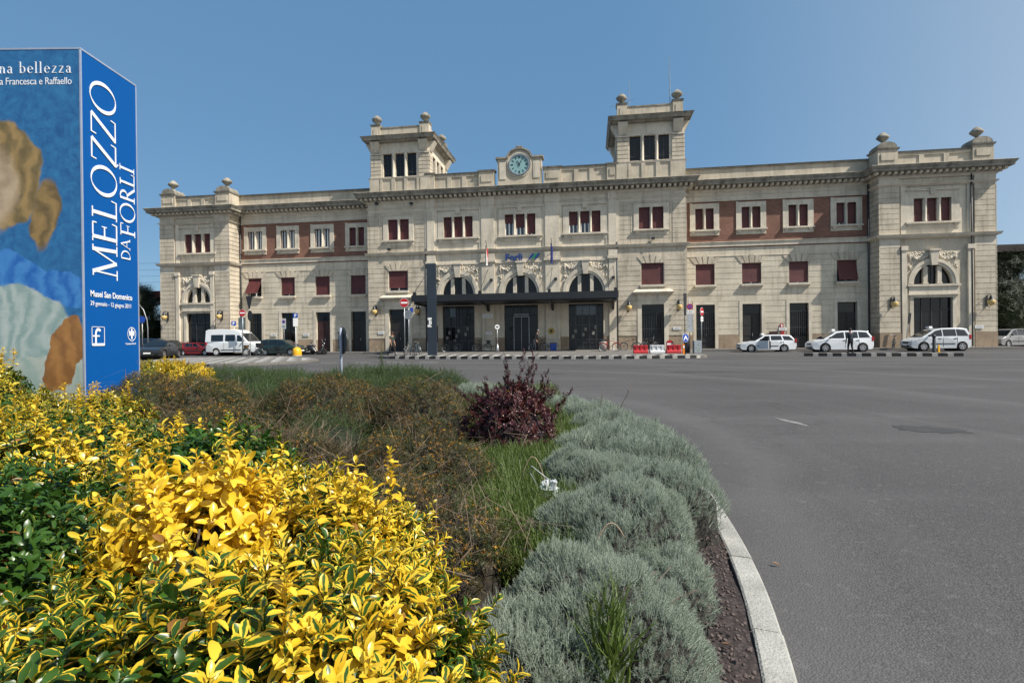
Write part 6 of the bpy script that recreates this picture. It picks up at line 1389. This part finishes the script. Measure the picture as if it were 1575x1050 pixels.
def clumps(x, y, s):         # rounded tufts with deep creases between them
    u = x*1.0+.35*np.sin(y*6+s*3); v = y*1.0+.35*np.cos(x*5+s*2)
    return np.sqrt(np.abs(np.sin(u*8.5+s*1.7)*np.sin(v*8.5+s*2.9)))*.75+.25*np.abs(np.sin(u*21+v*13+s))-.62
def dome_points(n, Rr, H, base=.0, relief=.08, seed=0., jit=.03, low=.1, lean=.55, pw=3., clump=0.):
    a = rng.uniform(0, 2*np.pi, n); q = np.sqrt(rng.uniform(0, 1, n)); q = q**.8
    wob = 1+.12*np.sin(3*a+seed)+.07*np.sin(5*a+seed*2)
    x = Rr*q*np.cos(a)*wob; y = Rr*q*np.sin(a)*wob
    hz = H*(1-q**pw*(1-low))**.6+relief*lump(x+seed*3, y+seed)+clump*clumps(x, y, seed)
    e = .02; d = lambda X, Y: H*(1-np.minimum(1, (np.hypot(X, Y)/Rr/wob))**pw*(1-low))**.6+relief*lump(X+seed*3, Y+seed)+clump*clumps(X, Y, seed)
    gx = (d(x+e, y)-d(x-e, y))/(2*e); gy = (d(x, y+e)-d(x, y-e))/(2*e); N = np.column_stack([-gx*lean, -gy*lean, np.ones(n)])
    N = N/np.linalg.norm(N, axis=1)[:, None]+rng.normal(0, .22, (n, 3)); N[:, 2] = np.abs(N[:, 2])
    return np.column_stack([x, y, base+hz-np.abs(rng.normal(0, jit, n))]), N
def core(Rr, H, seed, m, parent, k=.86, relief=.08, pw=3., low=.1, clump=0.):  # solid filler dome under the leaves, inner shade put into its dark colour
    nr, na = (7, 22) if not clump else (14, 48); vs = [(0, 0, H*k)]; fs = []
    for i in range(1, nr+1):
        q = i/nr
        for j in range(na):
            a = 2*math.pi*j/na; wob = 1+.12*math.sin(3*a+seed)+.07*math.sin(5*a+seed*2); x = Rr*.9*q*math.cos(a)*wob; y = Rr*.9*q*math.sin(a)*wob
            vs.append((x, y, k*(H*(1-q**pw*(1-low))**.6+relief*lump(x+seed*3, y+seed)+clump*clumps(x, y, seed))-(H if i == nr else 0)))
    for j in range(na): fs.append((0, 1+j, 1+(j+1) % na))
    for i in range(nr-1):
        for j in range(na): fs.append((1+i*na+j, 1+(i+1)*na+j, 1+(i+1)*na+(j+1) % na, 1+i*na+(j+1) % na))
    mb = MB().use(m, True); mb.add(vs, fs); return mb.build('shade_core', parent)
def branches(Rr, H, parent, n=26, m=None, th=.006):
    mb = MB().use(m or twig, True)
    for i in range(n):
        a = rng.uniform(0, 2*math.pi); q = rng.uniform(.2, .85); p = [(0, 0, 0)]
        for s in (.35, .7, 1.): p.append((Rr*q*s*math.cos(a)+rng.normal(0, .02), Rr*q*s*math.sin(a)+rng.normal(0, .02), H*.85*s**.8))
        mb.tube(p, th, 4, r1=th*.5)
    mb.build('stems', parent)
dk = mat('shade_core_green', (.02, .03, .012), 1., .4, 20, .6, 60); dkb = mat('shade_core_brown', (.04, .032, .022), 1., .4, 25, .6, 60); dkg = mat('shade_core_grey', (.035, .034, .028), 1., .4, 25, .6, 60)  # dark core colours stand in for the shade inside the crowns
EN = [shoot(5, .054, .026, .075, 5, 3, sizes=(1., .6)) for _ in range(6)]+[shoot(4, .056, .028, .05, 5, 3, up=(.1, .9), sizes=(1., .75)) for _ in range(4)]+[shoot(7, .048, .022, .13, 5, 3, sizes=(1., .5)) for _ in range(2)]
EF = [shoot(4, .06, .030, .08, 3, 2, sizes=(1., .65)) for _ in range(6)]
def gz(X, Y): return .2
def euonymus(label, x, y, Rr, H, kind, near=True, dens=1., spread=.22, group='yellow and green hedge shrubs', sprout=0):
    t = thing('euonymus_shrub', label, 'shrub', (x, y, .12), 0, group); H = H-.12-(.06 if near else .11); sd_ = x*3+y
    area = math.pi*Rr*Rr*1.5+2*Rr*H; n = int(area*(330 if near else 300)*dens)
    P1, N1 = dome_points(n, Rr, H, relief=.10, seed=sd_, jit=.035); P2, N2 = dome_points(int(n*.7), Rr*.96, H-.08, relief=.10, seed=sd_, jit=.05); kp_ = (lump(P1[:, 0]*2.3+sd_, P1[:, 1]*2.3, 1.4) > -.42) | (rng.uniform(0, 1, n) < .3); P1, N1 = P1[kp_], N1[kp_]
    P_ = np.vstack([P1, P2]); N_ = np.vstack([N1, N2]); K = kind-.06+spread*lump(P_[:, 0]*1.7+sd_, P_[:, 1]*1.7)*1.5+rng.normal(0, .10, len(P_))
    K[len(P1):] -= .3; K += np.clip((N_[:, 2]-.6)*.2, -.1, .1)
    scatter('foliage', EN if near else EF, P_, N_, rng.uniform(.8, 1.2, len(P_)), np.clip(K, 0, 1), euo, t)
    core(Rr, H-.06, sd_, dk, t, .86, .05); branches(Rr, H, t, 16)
    if sprout:
        q = rng.uniform(0, 2*np.pi, sprout); r_ = rng.uniform(.2, .8, sprout)*Rr; P_ = np.column_stack([r_*np.cos(q), r_*np.sin(q), np.full(sprout, H-.02)]); 
        for k in range(3): scatter('tall_shoots', EN, P_+np.array([0, 0, .06*k]), np.tile([0, 0, 1.], (sprout, 1))+rng.normal(0, .1, (sprout, 3)), np.full(sprout, 1-.12*k), np.full(sprout, .9), euo, t)
    return t
E_ = [('brightest yellow shrub filling the bottom of the picture left of the grey cushions', -.50, 1.16, .48, .80, .56, 1, 3), ('variegated shrub with big green centred leaves at the bottom left corner', -1.1, .95, .50, .76, .40, 1, 0),
 ('yellow edged shrub reaching furthest right, next to the low grey cushions', -.36, .74, .36, .68, .56, 1, 2), ('pure golden clump standing above the dark green leaves in front', -.96, 1.62, .25, .96, 1.15, 1, 3),
 ('glossy dark green shrub at the left edge behind the variegated corner shrub', -1.60, 1.62, .58, .86, .0, 1, 0), ('yellow shrub with tall shoots bordering the brown thorny bushes', -.76, 2.0, .44, .80, .60, 1, 7),
 ('dark green shrub between the golden clump and the yellow tips behind it', -1.32, 2.3, .5, .88, .06, 1, 0), ('low green and yellow shrub with upright yellow tips next to bare brown twigs', -1.75, 2.78, .40, .82, .45, 1, 6),
 ('yellow patch of hedge directly behind the dark green shrub on the left', -2.15, 2.35, .42, .93, .52, 1, 4), ('mixed shrub at the left edge with pale yellow and green leaves', -2.6, 2.3, .5, .93, .12, 1, 2),
 ('green shrub in front of the blue side of the advertising box', -2.45, 3.15, .6, .88, .08, 0, 2), ('yellow tipped shrub leading up to the corner of the advertising box', -3.15, 3.75, .6, .92, .38, 0, 5),
 ('green shrub on the left below the poster', -3.6, 3.0, .62, 1.10, .12, 0, 3), ('bright yellow shrub against the corner of the advertising box', -3.95, 4.9, .62, .90, .50, 0, 6),
 ('tall yellow shrub at the far left in front of the poster', -4.3, 4.1, .55, 1.22, .45, 0, 4), ('dark green shrub touching the foot of the poster', -5.2, 5.1, .62, 1.22, .12, 0, 4),
 ('yellow flecked shrub seen just right of the blue box', -6.75, 10.2, .85, 1.0, .55, 0, 6), ('yellow shrub with orange tinged tips, right of the one beside the box', -6.0, 10.0, .5, .96, .75, 0, 4)]
for l_, x, y, r_, h, kd, nr, sp_ in E_: euonymus(l_, x, y, r_, h, kd, bool(nr), .95 if nr else .8, sprout=sp_)
# small leaved thorny shrubs
BN = [shoot(5, .022, .017, .06, 2, 2, whorl=4, up=(.1, .9), sizes=(1, .8), stemw=.0014) for _ in range(6)]
PN = [shoot(4, .026, .020, .05, 3, 2, whorl=4, up=(.1, .9), sizes=(1, .7), stemw=.0016) for _ in range(5)]
def tiny(k=4, s=.016): return [shoot(1, s, s*.9, .004, 2, 2, whorl=k, up=(.5, .5), stem=False) for _ in range(4)]
FL = tiny(4, .011)
BRT = []
for _ in range(5):                                             # bare arching twigs
    p = np.array([(0, 0, 0), (rng.normal(0, .03), rng.normal(0, .03), .09), (rng.normal(0, .07), rng.normal(0, .07), .17), (rng.normal(0, .13), rng.normal(0, .13), .22)]); v = []; f = []
    for i in range(4): w_ = .003*(1-i*.2); v += [p[i]+(w_, 0, 0), p[i]-(w_, 0, 0), p[i]+(0, w_, 0), p[i]-(0, w_, 0)]
    for i in range(3): f += [(i*4, i*4+1, i*4+5, i*4+4), (i*4+2, i*4+3, i*4+7, i*4+6)]
    BRT.append((np.array(v), np.array(f), np.tile([.5, .5, .5], (len(v), 1))))
twl = leaf_mat('dry_twig', (.10, .075, .055), (.22, .17, .13), (.2, .15, .12), (.2, .15, .12), .9, .0, .1)
def barberry(label, x, y, Rr, H, m, flowers, n0=900, group='brown thorny bushes in the island', twigs=260, uprights=0, gm=None):
    t = thing('barberry_bush', label, 'bush', (x, y, .14), 0, group); H -= .14; sd_ = x+y*2; n = int(n0*(Rr*Rr+Rr*H)*3.4)
    P1, N1 = dome_points(n, Rr, H, relief=.10, seed=sd_, jit=.04, lean=.6, clump=.13); N1 += rng.normal(0, .3, N1.shape); scatter('foliage', PN if uprights else BN, P1, N1, rng.uniform(.7, 1.3, n), np.clip(.42+.55*lump(P1[:, 0]*1.2+x*2, P1[:, 1]*1.2+y)+rng.normal(0, .25, n), 0, 1), m, t)
    if flowers:
        k = int(n*flowers); P2, N2 = dome_points(k, Rr, H+.05, relief=.10, seed=sd_, jit=.03, clump=.13); scatter('flowers', FL, P2, N2, rng.uniform(.7, 1.4, k), rng.uniform(0, 1, k), orangef, t)
    P3, N3 = dome_points(twigs, Rr*.95, H-.1, relief=.10, seed=sd_, jit=.05); scatter('bare_twigs', BRT, P3, N3+rng.normal(0, .3, N3.shape), rng.uniform(.7, 1.3, twigs), np.zeros(twigs), twl, t)
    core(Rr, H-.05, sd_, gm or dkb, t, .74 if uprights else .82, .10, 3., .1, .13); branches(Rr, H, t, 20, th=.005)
    for k in range(uprights):                                   # long leafy wands
        a = rng.uniform(0, 6.28); q = rng.uniform(.05, .5)*Rr; L_ = rng.uniform(.28, .48); ln = np.array([math.cos(a)*.35, math.sin(a)*.2, 1.]); ln /= np.linalg.norm(ln)
        if k < 12: a0 = (-.30, -.05, .10, .17, .34, .62)[k % 6]+(.05 if k > 5 else 0); p0 = np.array([a0*.6, 0, H-.16-.25*abs(a0)]); ln = np.array([a0*1.1, .05, 1.]); ln /= np.linalg.norm(ln); L_ = (.42, .58, .66, .68, .52, .42)[k % 6]*(1 if k < 6 else .8)
        else: p0 = np.array([q*math.cos(a), q*math.sin(a), H-.22]); ln = np.array([math.cos(a)*.9, math.sin(a)*.7, .8]); ln /= np.linalg.norm(ln)
        s = np.linspace(0, 1, 34)[:, None]; Pw = p0+ln*L_*s+np.array([.05*math.cos(a), .03, 0])*s*s
        scatter('wand', PN, Pw+rng.normal(0, .012, Pw.shape), np.tile(ln, (34, 1))+rng.normal(0, .4, (34, 3)), np.linspace(1.1, .6, 34), rng.uniform(0, .5, 34), m, t)
    return t
for l_, x, y, r_, h, fl in (('brown orange bush touching the right side of the advertising box', -3.7, 5.9, .9, .90, .6), ('low olive brown bush in front of the one by the box', -2.65, 4.7, .62, .68, .7), ('wide brown bush behind the middle of the bare twigs', -2.3, 6.6, .85, .80, .6),
  ('brown bush with the greenest top, left of the purple bush', -1.15, 6.5, .7, .76, .5), ('twiggy grey brown bush behind the yellow hedge tips', -1.7, 3.9, .62, .60, .35), ('orange speckled bush beside the strip of tall grass', -.75, 4.2, .55, .56, .7), ('dark orange speckled bush right behind the yellow hedge', -.75, 3.15, .46, .50, .7), ('small speckled bush lowest in the picture, next to the grass strip', -.28, 2.75, .30, .38, .8)):
    barberry(l_, x, y, r_, h, barb, fl, twigs=520 if 'twiggy' in l_ else 120)
barberry('dark purple bush with upright wands and orange buds in the island middle', -.02, 5.75, .48, .72, purp, .05, 470, None, 60, 34, mat('shade_core_purple', (.02, .008, .012), 1., .3, 20))
# grey cushions
GN = [shoot(5, .0095, .0042, .030, 2, 2, whorl=5, up=(.35, 1.15), curl=.0, sizes=(1, .8), stemw=.0016) for _ in range(6)]
GF = [shoot(3, .03, .008, .05, 2, 2, whorl=3, up=(.9, 1.3), curl=0, stemw=.003) for _ in range(5)]
def cushion(label, x, y, Rr, H, near):
    t = thing('grey_cushion_shrub', label, 'shrub', (x, y, .12), 0, 'silver grey cushion shrubs along the kerb'); H -= .17; sd_ = x*5+y; n = int((Rr*Rr*3.6+Rr*H*3)*(5200 if near else 1900))
    P1, N1 = dome_points(n, Rr, H, relief=.06, seed=sd_, jit=.012, lean=.3, pw=2.6, low=.05, clump=.085); N1 += rng.normal(0, .16, N1.shape); tf_ = np.sin(P1[:, 0]*47+sd_*9+2*np.sin(P1[:, 1]*31))*np.cos(P1[:, 1]*43+sd_*5); P1[:, 2] += .02*tf_-.03*(lump(P1[:, 0]*2+sd_, P1[:, 1]*2.4) < -.3); scatter('foliage', GN if near else GF, P1, N1, rng.uniform(.7, 1.25, n), rng.uniform(0, .3, n), grey, t)
    core(Rr, H-.035, sd_, dkg, t, .84, .06, 2.6, .05, .09); branches(Rr, H, t, 14, th=.004); return t
for l_, x, y, r_, h, nr in (('largest silver grey cushion, nearest to the bottom edge beside the yellow hedge', .32, 1.98, .39, .52, 1), ('grey cushion tucked against the yellow leaves at the bottom', .04, 1.68, .30, .42, 1), ('grey cushion at the very bottom edge in front of the largest one', .20, 1.34, .25, .38, 1), ('low grey cushion filling the gap between the largest one and the bag', .22, 2.36, .20, .36, 1), ('grey cushion between the largest one and the silver one by the bag', .68, 2.42, .22, .36, 1),
  ('silver cushion right of the white plastic bag', .55, 2.92, .45, .54, 1), ('rounded grey cushion hanging towards the curved kerb', .90, 3.45, .38, .52, 1), ('grey cushion behind the plastic bag, beside the grass', .62, 4.05, .44, .50, 1), ('grey cushion that hides the far end of the visible kerb', 1.17, 4.55, .44, .50, 0),
  ('middle grey cushion of the row, right of the purple bush', .86, 5.2, .46, .48, 0), ('small grey cushion right of the dry stalks', 1.34, 5.8, .38, .44, 0), ('grey cushion in the gap between grass and road, beyond the purple bush', 1.18, 6.8, .42, .42, 0), ('far grey cushion below the dry stalks', 1.12, 8.0, .45, .40, 0),
  ('farthest right grey cushion at the island edge', .75, 9.2, .45, .36, 0), ('pale far cushion glimpsed left of the purple wands', -.75, 11.2, .6, .40, 0), ('pale grey cushion glimpsed through the purple wands', .15, 10.4, .5, .36, 0)): cushion(l_, x, y, r_, h, nr)
# junipers
JN = [shoot(9, .03, .006, .12, 2, 2, whorl=4, up=(.35, .9), curl=-.1, sizes=(1, .5)) for _ in range(6)]
def juniper(label, x, y, Rr, H):
    t = thing('juniper', label, 'shrub', (x, y, .16), 0, 'low green junipers at the far side of the island'); H -= .16; n = int(Rr*Rr*3.6*430); sd_ = x+y
    P1, N1 = dome_points(n, Rr, H, relief=.09, seed=sd_, jit=.04, lean=.8, clump=.12); scatter('foliage', JN, P1, N1+rng.normal(0, .3, (n, 3)), rng.uniform(.8, 1.6, n), rng.uniform(0, .45, n), jun, t)
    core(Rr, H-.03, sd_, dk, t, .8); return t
for l_, x, y, r_, h in (('low dark green juniper right of the far yellow shrubs', -5.5, 12.4, .95, .62), ('juniper behind and right of the first one', -4.6, 11.4, .9, .56), ('wide juniper in front of the dark oval sign', -3.6, 10.9, .95, .58), ('juniper at the foot of the dark oval sign', -3.7, 13.0, .95, .62),
   ('juniper with a pale tip, right of the sign pole', -2.6, 12.6, .95, .64), ('juniper near the tall weed', -2.5, 10.6, .8, .52), ('juniper at the right end of the green band', -1.7, 11.9, .8, .56), ('farthest left juniper beyond the yellow shrub', -6.9, 13.4, 1.0, .62), ('juniper in the front row beside the brown bush by the box', -4.6, 8.9, .85, .56), ('juniper between the brown bushes and the grass', -3.0, 8.9, .8, .50), ('small bright juniper tuft among the brown bushes', -1.85, 5.5, .38, .52), ('low green tuft between the brown bushes and the blue box', -3.1, 6.1, .35, .62)): juniper(l_, x, y, r_, h)
# grass (stuff)
GB = []
for _ in range(8):
    v = []; f = []; a = []; k = 0
    for j in range(5):
        yaw = rng.uniform(0, 6.28); b_ = rng.uniform(.02, .12); x0, y0 = rng.normal(0, .02, 2); hh = rng.uniform(.6, 1.)
        for i, s in enumerate((0, .45, .8, 1.)): w_ = .0045*(1-s*.8); c, q = math.cos(yaw), math.sin(yaw); px_, py_ = x0+c*b_*s*s, y0+q*b_*s*s; v += [(px_-q*w_, py_+c*w_, hh*s*.24), (px_+q*w_, py_-c*w_, hh*s*.24)]; a += [(.3, s, .5*rng.uniform()+.2)]*2
        f += [(k+2*i, k+2*i+1, k+2*i+3, k+2*i+2) for i in range(3)]; k += 8
    GB.append((np.array(v), np.array(f), np.array(a)))
def rp(n, x0, x1, y0, y1): return np.column_stack([rng.uniform(x0, x1, n), rng.uniform(y0, y1, n), np.full(n, .12)])
Pg = np.vstack([rp(2600, -.12, .36, 2.6, 3.6), rp(3800, -.3, .55, 3.5, 5.2), rp(2400, -.5, 1.2, 5.1, 6.6), rp(3600, -1.6, .9, 6.6, 9.2), rp(3600, -3.2, .8, 8.8, 11.4), rp(1800, -2.2, 0., 3.2, 6.), rp(2200, -6, -2, 7, 11), rp(1500, -3, 1, 11, 13.5)])
sc_ = rng.uniform(.45, 1.2, len(Pg))
for x0, x1, y0, y1, k in ((-.12, .52, 2.2, 5.2, 1.2),): 
    q = (Pg[:, 0] > x0) & (Pg[:, 0] < x1) & (Pg[:, 1] > y0) & (Pg[:, 1] < y1); sc_[q] *= k
tag(scatter('grass', GB, Pg, np.tile([0, 0, 1.], (len(Pg), 1))+rng.normal(0, .25, (len(Pg), 3)), sc_*.78, rng.uniform(0, .25, len(Pg)), gras), kind='stuff', label='tall fresh green grass between the bushes', cat='grass')
# single weeds and dry stalks
def weed(label, x, y, h, n, m, tm, k=1., name='weed', lean=(0, 0)):
    t = thing(name, label, 'plant', (x, y, .14), 0); s = np.linspace(.1, 1, n)[:, None]; d = np.array([lean[0], lean[1], 1.]); scatter('leaves', tm, s*d*h+rng.normal(0, .015, (n, 3)), np.tile(d, (n, 1))+rng.normal(0, .3, (n, 3)), np.linspace(1.4, .5, n)*k, np.zeros(n), m, t)
    MB().use(twig, True).tube([(0, 0, 0), (lean[0]*h*.5, lean[1]*h*.5, h*.5), (lean[0]*h, lean[1]*h, h)], .004, 5, r1=.002).build('stem', t)
weed('tall leafy green weed sticking up behind the junipers below the walking person', -2.75, 11.4, 1.08, 60, jun, JN, 1.5); weed('green broad leaved sprout at the bottom of the grey cushions', .28, 1.62, .34, 22, gras, GB, 1.0)
weed('small green sprout on the island edge right of the far cushions', 1.55, 5.9, .28, 14, jun, JN); weed('thin leafy stem right of the purple bush', .5, 5.6, .5, 14, gras, GB, .6)
for l_, x, y, h, ln in (('long bare dry stalk leaning right over the road', 1.28, 7.0, .62, (.45, 0)), ('short bare dry stalk next to the long one', 1.12, 7.1, .5, (.12, 0))):
    t = thing('dry_stalk', l_, 'plant', (x, y, .12)); m_ = MB().use(twig, True).tube([(0, 0, 0), (ln[0]*h*.5, 0, h*.55), (ln[0]*h, 0, h)], .006, 5, r1=.002)
    for k in range(7): s = .4+.08*k; m_.tube([(ln[0]*h*s, 0, h*s), (ln[0]*h*s+rng.normal(0, .04), rng.normal(0, .04), h*s+.05)], .002, 4)
    m_.build('stem', t)
def arcst(x, y, z, dx, h, lbl):
    t = thing('bent_dry_stem', lbl, 'plant', (x, y, z)); MB().use(mat('straw', (.38, .29, .2), .8, .2, 20), True).tube([(dx*s, 0, h*math.sin(math.pi*min(1, s*.85))) for s in np.linspace(0, 1, 9)], .004, 5, r1=.0025).build('stem', t)
arcst(.34, 2.35, .38, .14, .12, 'pale bent stem arching over the largest grey cushion'); arcst(.0, 2.3, .2, .2, .14, 'pale bent stem at the grass end, left of the largest cushion'); arcst(.25, 3.7, .2, -.2, .3, 'pale loop of dry stem above the white bag')
# plastic bag
t = thing('plastic_bag', 'crumpled white plastic bag caught between grass and grey cushions', 'litter', (.24, 3.62, .26)); m_ = mat('thin_white_plastic', (.5, .54, .56), .3, .1, 20, spec=.6)
nn = 14; V_ = []; rb = random.Random(5)
for i in range(nn):
    for j in range(nn): u_, v_ = i/(nn-1)-.5, j/(nn-1)-.5; th_, ph_ = u_*6.1, (v_+.5)*2.9+.12; rr_ = .068*(1+rb.uniform(-.34, .3)); V_.append((rr_*math.sin(ph_)*math.cos(th_)*.9, rr_*math.sin(ph_)*math.sin(th_), rr_*1.15*math.cos(ph_)+.02))
MB().use(m_).add(V_, [(i*nn+j, (i+1)*nn+j, (i+1)*nn+j+1, i*nn+j+1) for i in range(nn-1) for j in range(nn-1)]).build('sheet', t, recalc=False); MB().use(m_, True).tube([(-.08, 0, .06), (-.13, 0, .15), (-.12, -.02, .2), (-.04, 0, .13), (.0, 0, .1)], .003, 5).build('handle', t)
# fallen leaves on soil and road (things) and soil crumbs
br = mat('dry_leaf', (.30, .17, .09), .8, .3, 30)
for i, (x, y, l_) in enumerate(((.93, 3.35, 'dry leaf on the soil near the top of the visible kerb'), (.9, 2.75, 'dry leaf on the soil beside the grey cushion edge'), (1.5, 3.05, 'dry leaf lying on the road right of the kerb'), (.86, 1.82, 'pale dry leaf on the soil near the bottom'), (.8, 2.1, 'small curled leaf on the soil at the foot of the largest cushion'), (.88, 1.55, 'dry leaf close to the lower kerb stone'))):
    t = thing('fallen_leaf', l_, 'leaf', (x, y, .01 if i == 2 else .115), i*1.3, 'dry fallen leaves'); v, f, u = leaf(.042, .02, 4, .4, -.3); MB().use(br, True).add([tuple(p) for p in v], [tuple(int(a) for a in q) for q in f]).build('blade', t, recalc=False)
PB = []
for k in range(5):
    r_ = rng.uniform(.6, 1., 8); c8 = np.array([(x, y, z) for x in (-1, 1) for y in (-1, 1) for z in (-.5, .6)])*r_[:, None]*.006
    PB.append((c8, np.array([(0, 1, 3, 2), (4, 6, 7, 5), (0, 4, 5, 1), (2, 3, 7, 6), (0, 2, 6, 4), (1, 5, 7, 3)]), np.tile([.5, .5, .5], (8, 1))))
pbm = leaf_mat('soil_crumb', (.05, .038, .035), (.15, .12, .11), (.1, .08, .07), (.1, .08, .07), 1., 0., .1)
n_ = 12000; Pq = np.column_stack([rng.uniform(.5, 1.75, n_), rng.uniform(.9, 5.2, n_), np.full(n_, .108)]); kx = np.interp(Pq[:, 1], [.9, 2.03, 3.1, 4.8, 6.6], [.62, 1.06, 1.38, 1.68, 1.72])-.17; Pq = Pq[Pq[:, 0] < kx]
tag(scatter('gravel', PB, Pq, np.tile([0, 0, 1.], (len(Pq), 1))+rng.normal(0, .3, (len(Pq), 3)), rng.uniform(.25, 1.25, len(Pq))**2, np.zeros(len(Pq)), pbm), kind='stuff', label='dark crumbly soil and small stones inside the kerb', cat='gravel')
# trees beyond both ends of the station
TL = [shoot(5, .28, .16, .3, 2, 2, whorl=3, up=(.0, .8), stem=False) for _ in range(5)]
tl = leaf_mat('tree_leaf', (.010, .018, .008), (.028, .042, .016), (.05, .07, .02), (.05, .07, .02), .6, .2)
def tree(label, x, y, H, Rr, n=1500, base=.25, group='trees beyond the station ends'):
    t = thing('tree', label, 'tree', (x, y, .1), 0, group); mb = MB().use(twig, True).tube([(0, 0, 0), (.1, 0, H*.4), (-.1, .1, H*.8)], .2, 8, r1=.07)
    for k in range(9): a = k*2.4; z = H*(.3+.06*k); mb.tube([(0, 0, z), (Rr*.4*math.cos(a), Rr*.4*math.sin(a), z+.6), (Rr*.8*math.cos(a), Rr*.8*math.sin(a), z+1.)], .07, 5, r1=.02)
    mb.build('trunk', t); P_ = []; 
    for k in range(26):
        f = rng.uniform(base, 1); rr_ = Rr*(1.05-f)**.5*rng.uniform(.2, 1); a = rng.uniform(0, 6.28); c = np.array([rr_*math.cos(a), rr_*math.sin(a), H*f]); P_.append(c+rng.normal(0, 1, (n//26, 3))*np.array([.17, .17, .12])*Rr)
    P_ = np.vstack(P_); N_ = P_-np.array([0, 0, H*.5]); N_ = N_/np.linalg.norm(N_, axis=1)[:, None]+rng.normal(0, .4, N_.shape); scatter('crown', TL, P_, N_, rng.uniform(1.2, 2.1, len(P_)), rng.uniform(0, .4, len(P_)), tl, t)
tree('dark tree under the red beam beside the blue box', -38.5, 56, 6.6, 2.4); tree('dark leafy tree just past the right pavilion', 46.8, 52.0, 8.2, 3.4, 4400, .12); tree('tree at the right edge of the picture behind the silver car', 53, 52, 8.2, 3.4, 4200, .12); tree('dark tree filling the gap behind the one at the right pavilion', 50.5, 56.5, 8.8, 3.6, 4200, .1)
t = thing('overhead_wires', 'thin railway wires crossing the sky left of the station', 'wires', (-40, 70, .1), -TH); m_ = MB().use(dmetal)
for z in (9.4, 10.2, 11.0, 11.9): m_.tube([(-25, 0, z), (0, 0, z-.25), (25, 0, z)], .018, 4)
for x in (-24.9, 24.9): m_.tube([(x, 0, 0), (x, 0, 12.3)], .12, 6)
m_.build('wire', t)
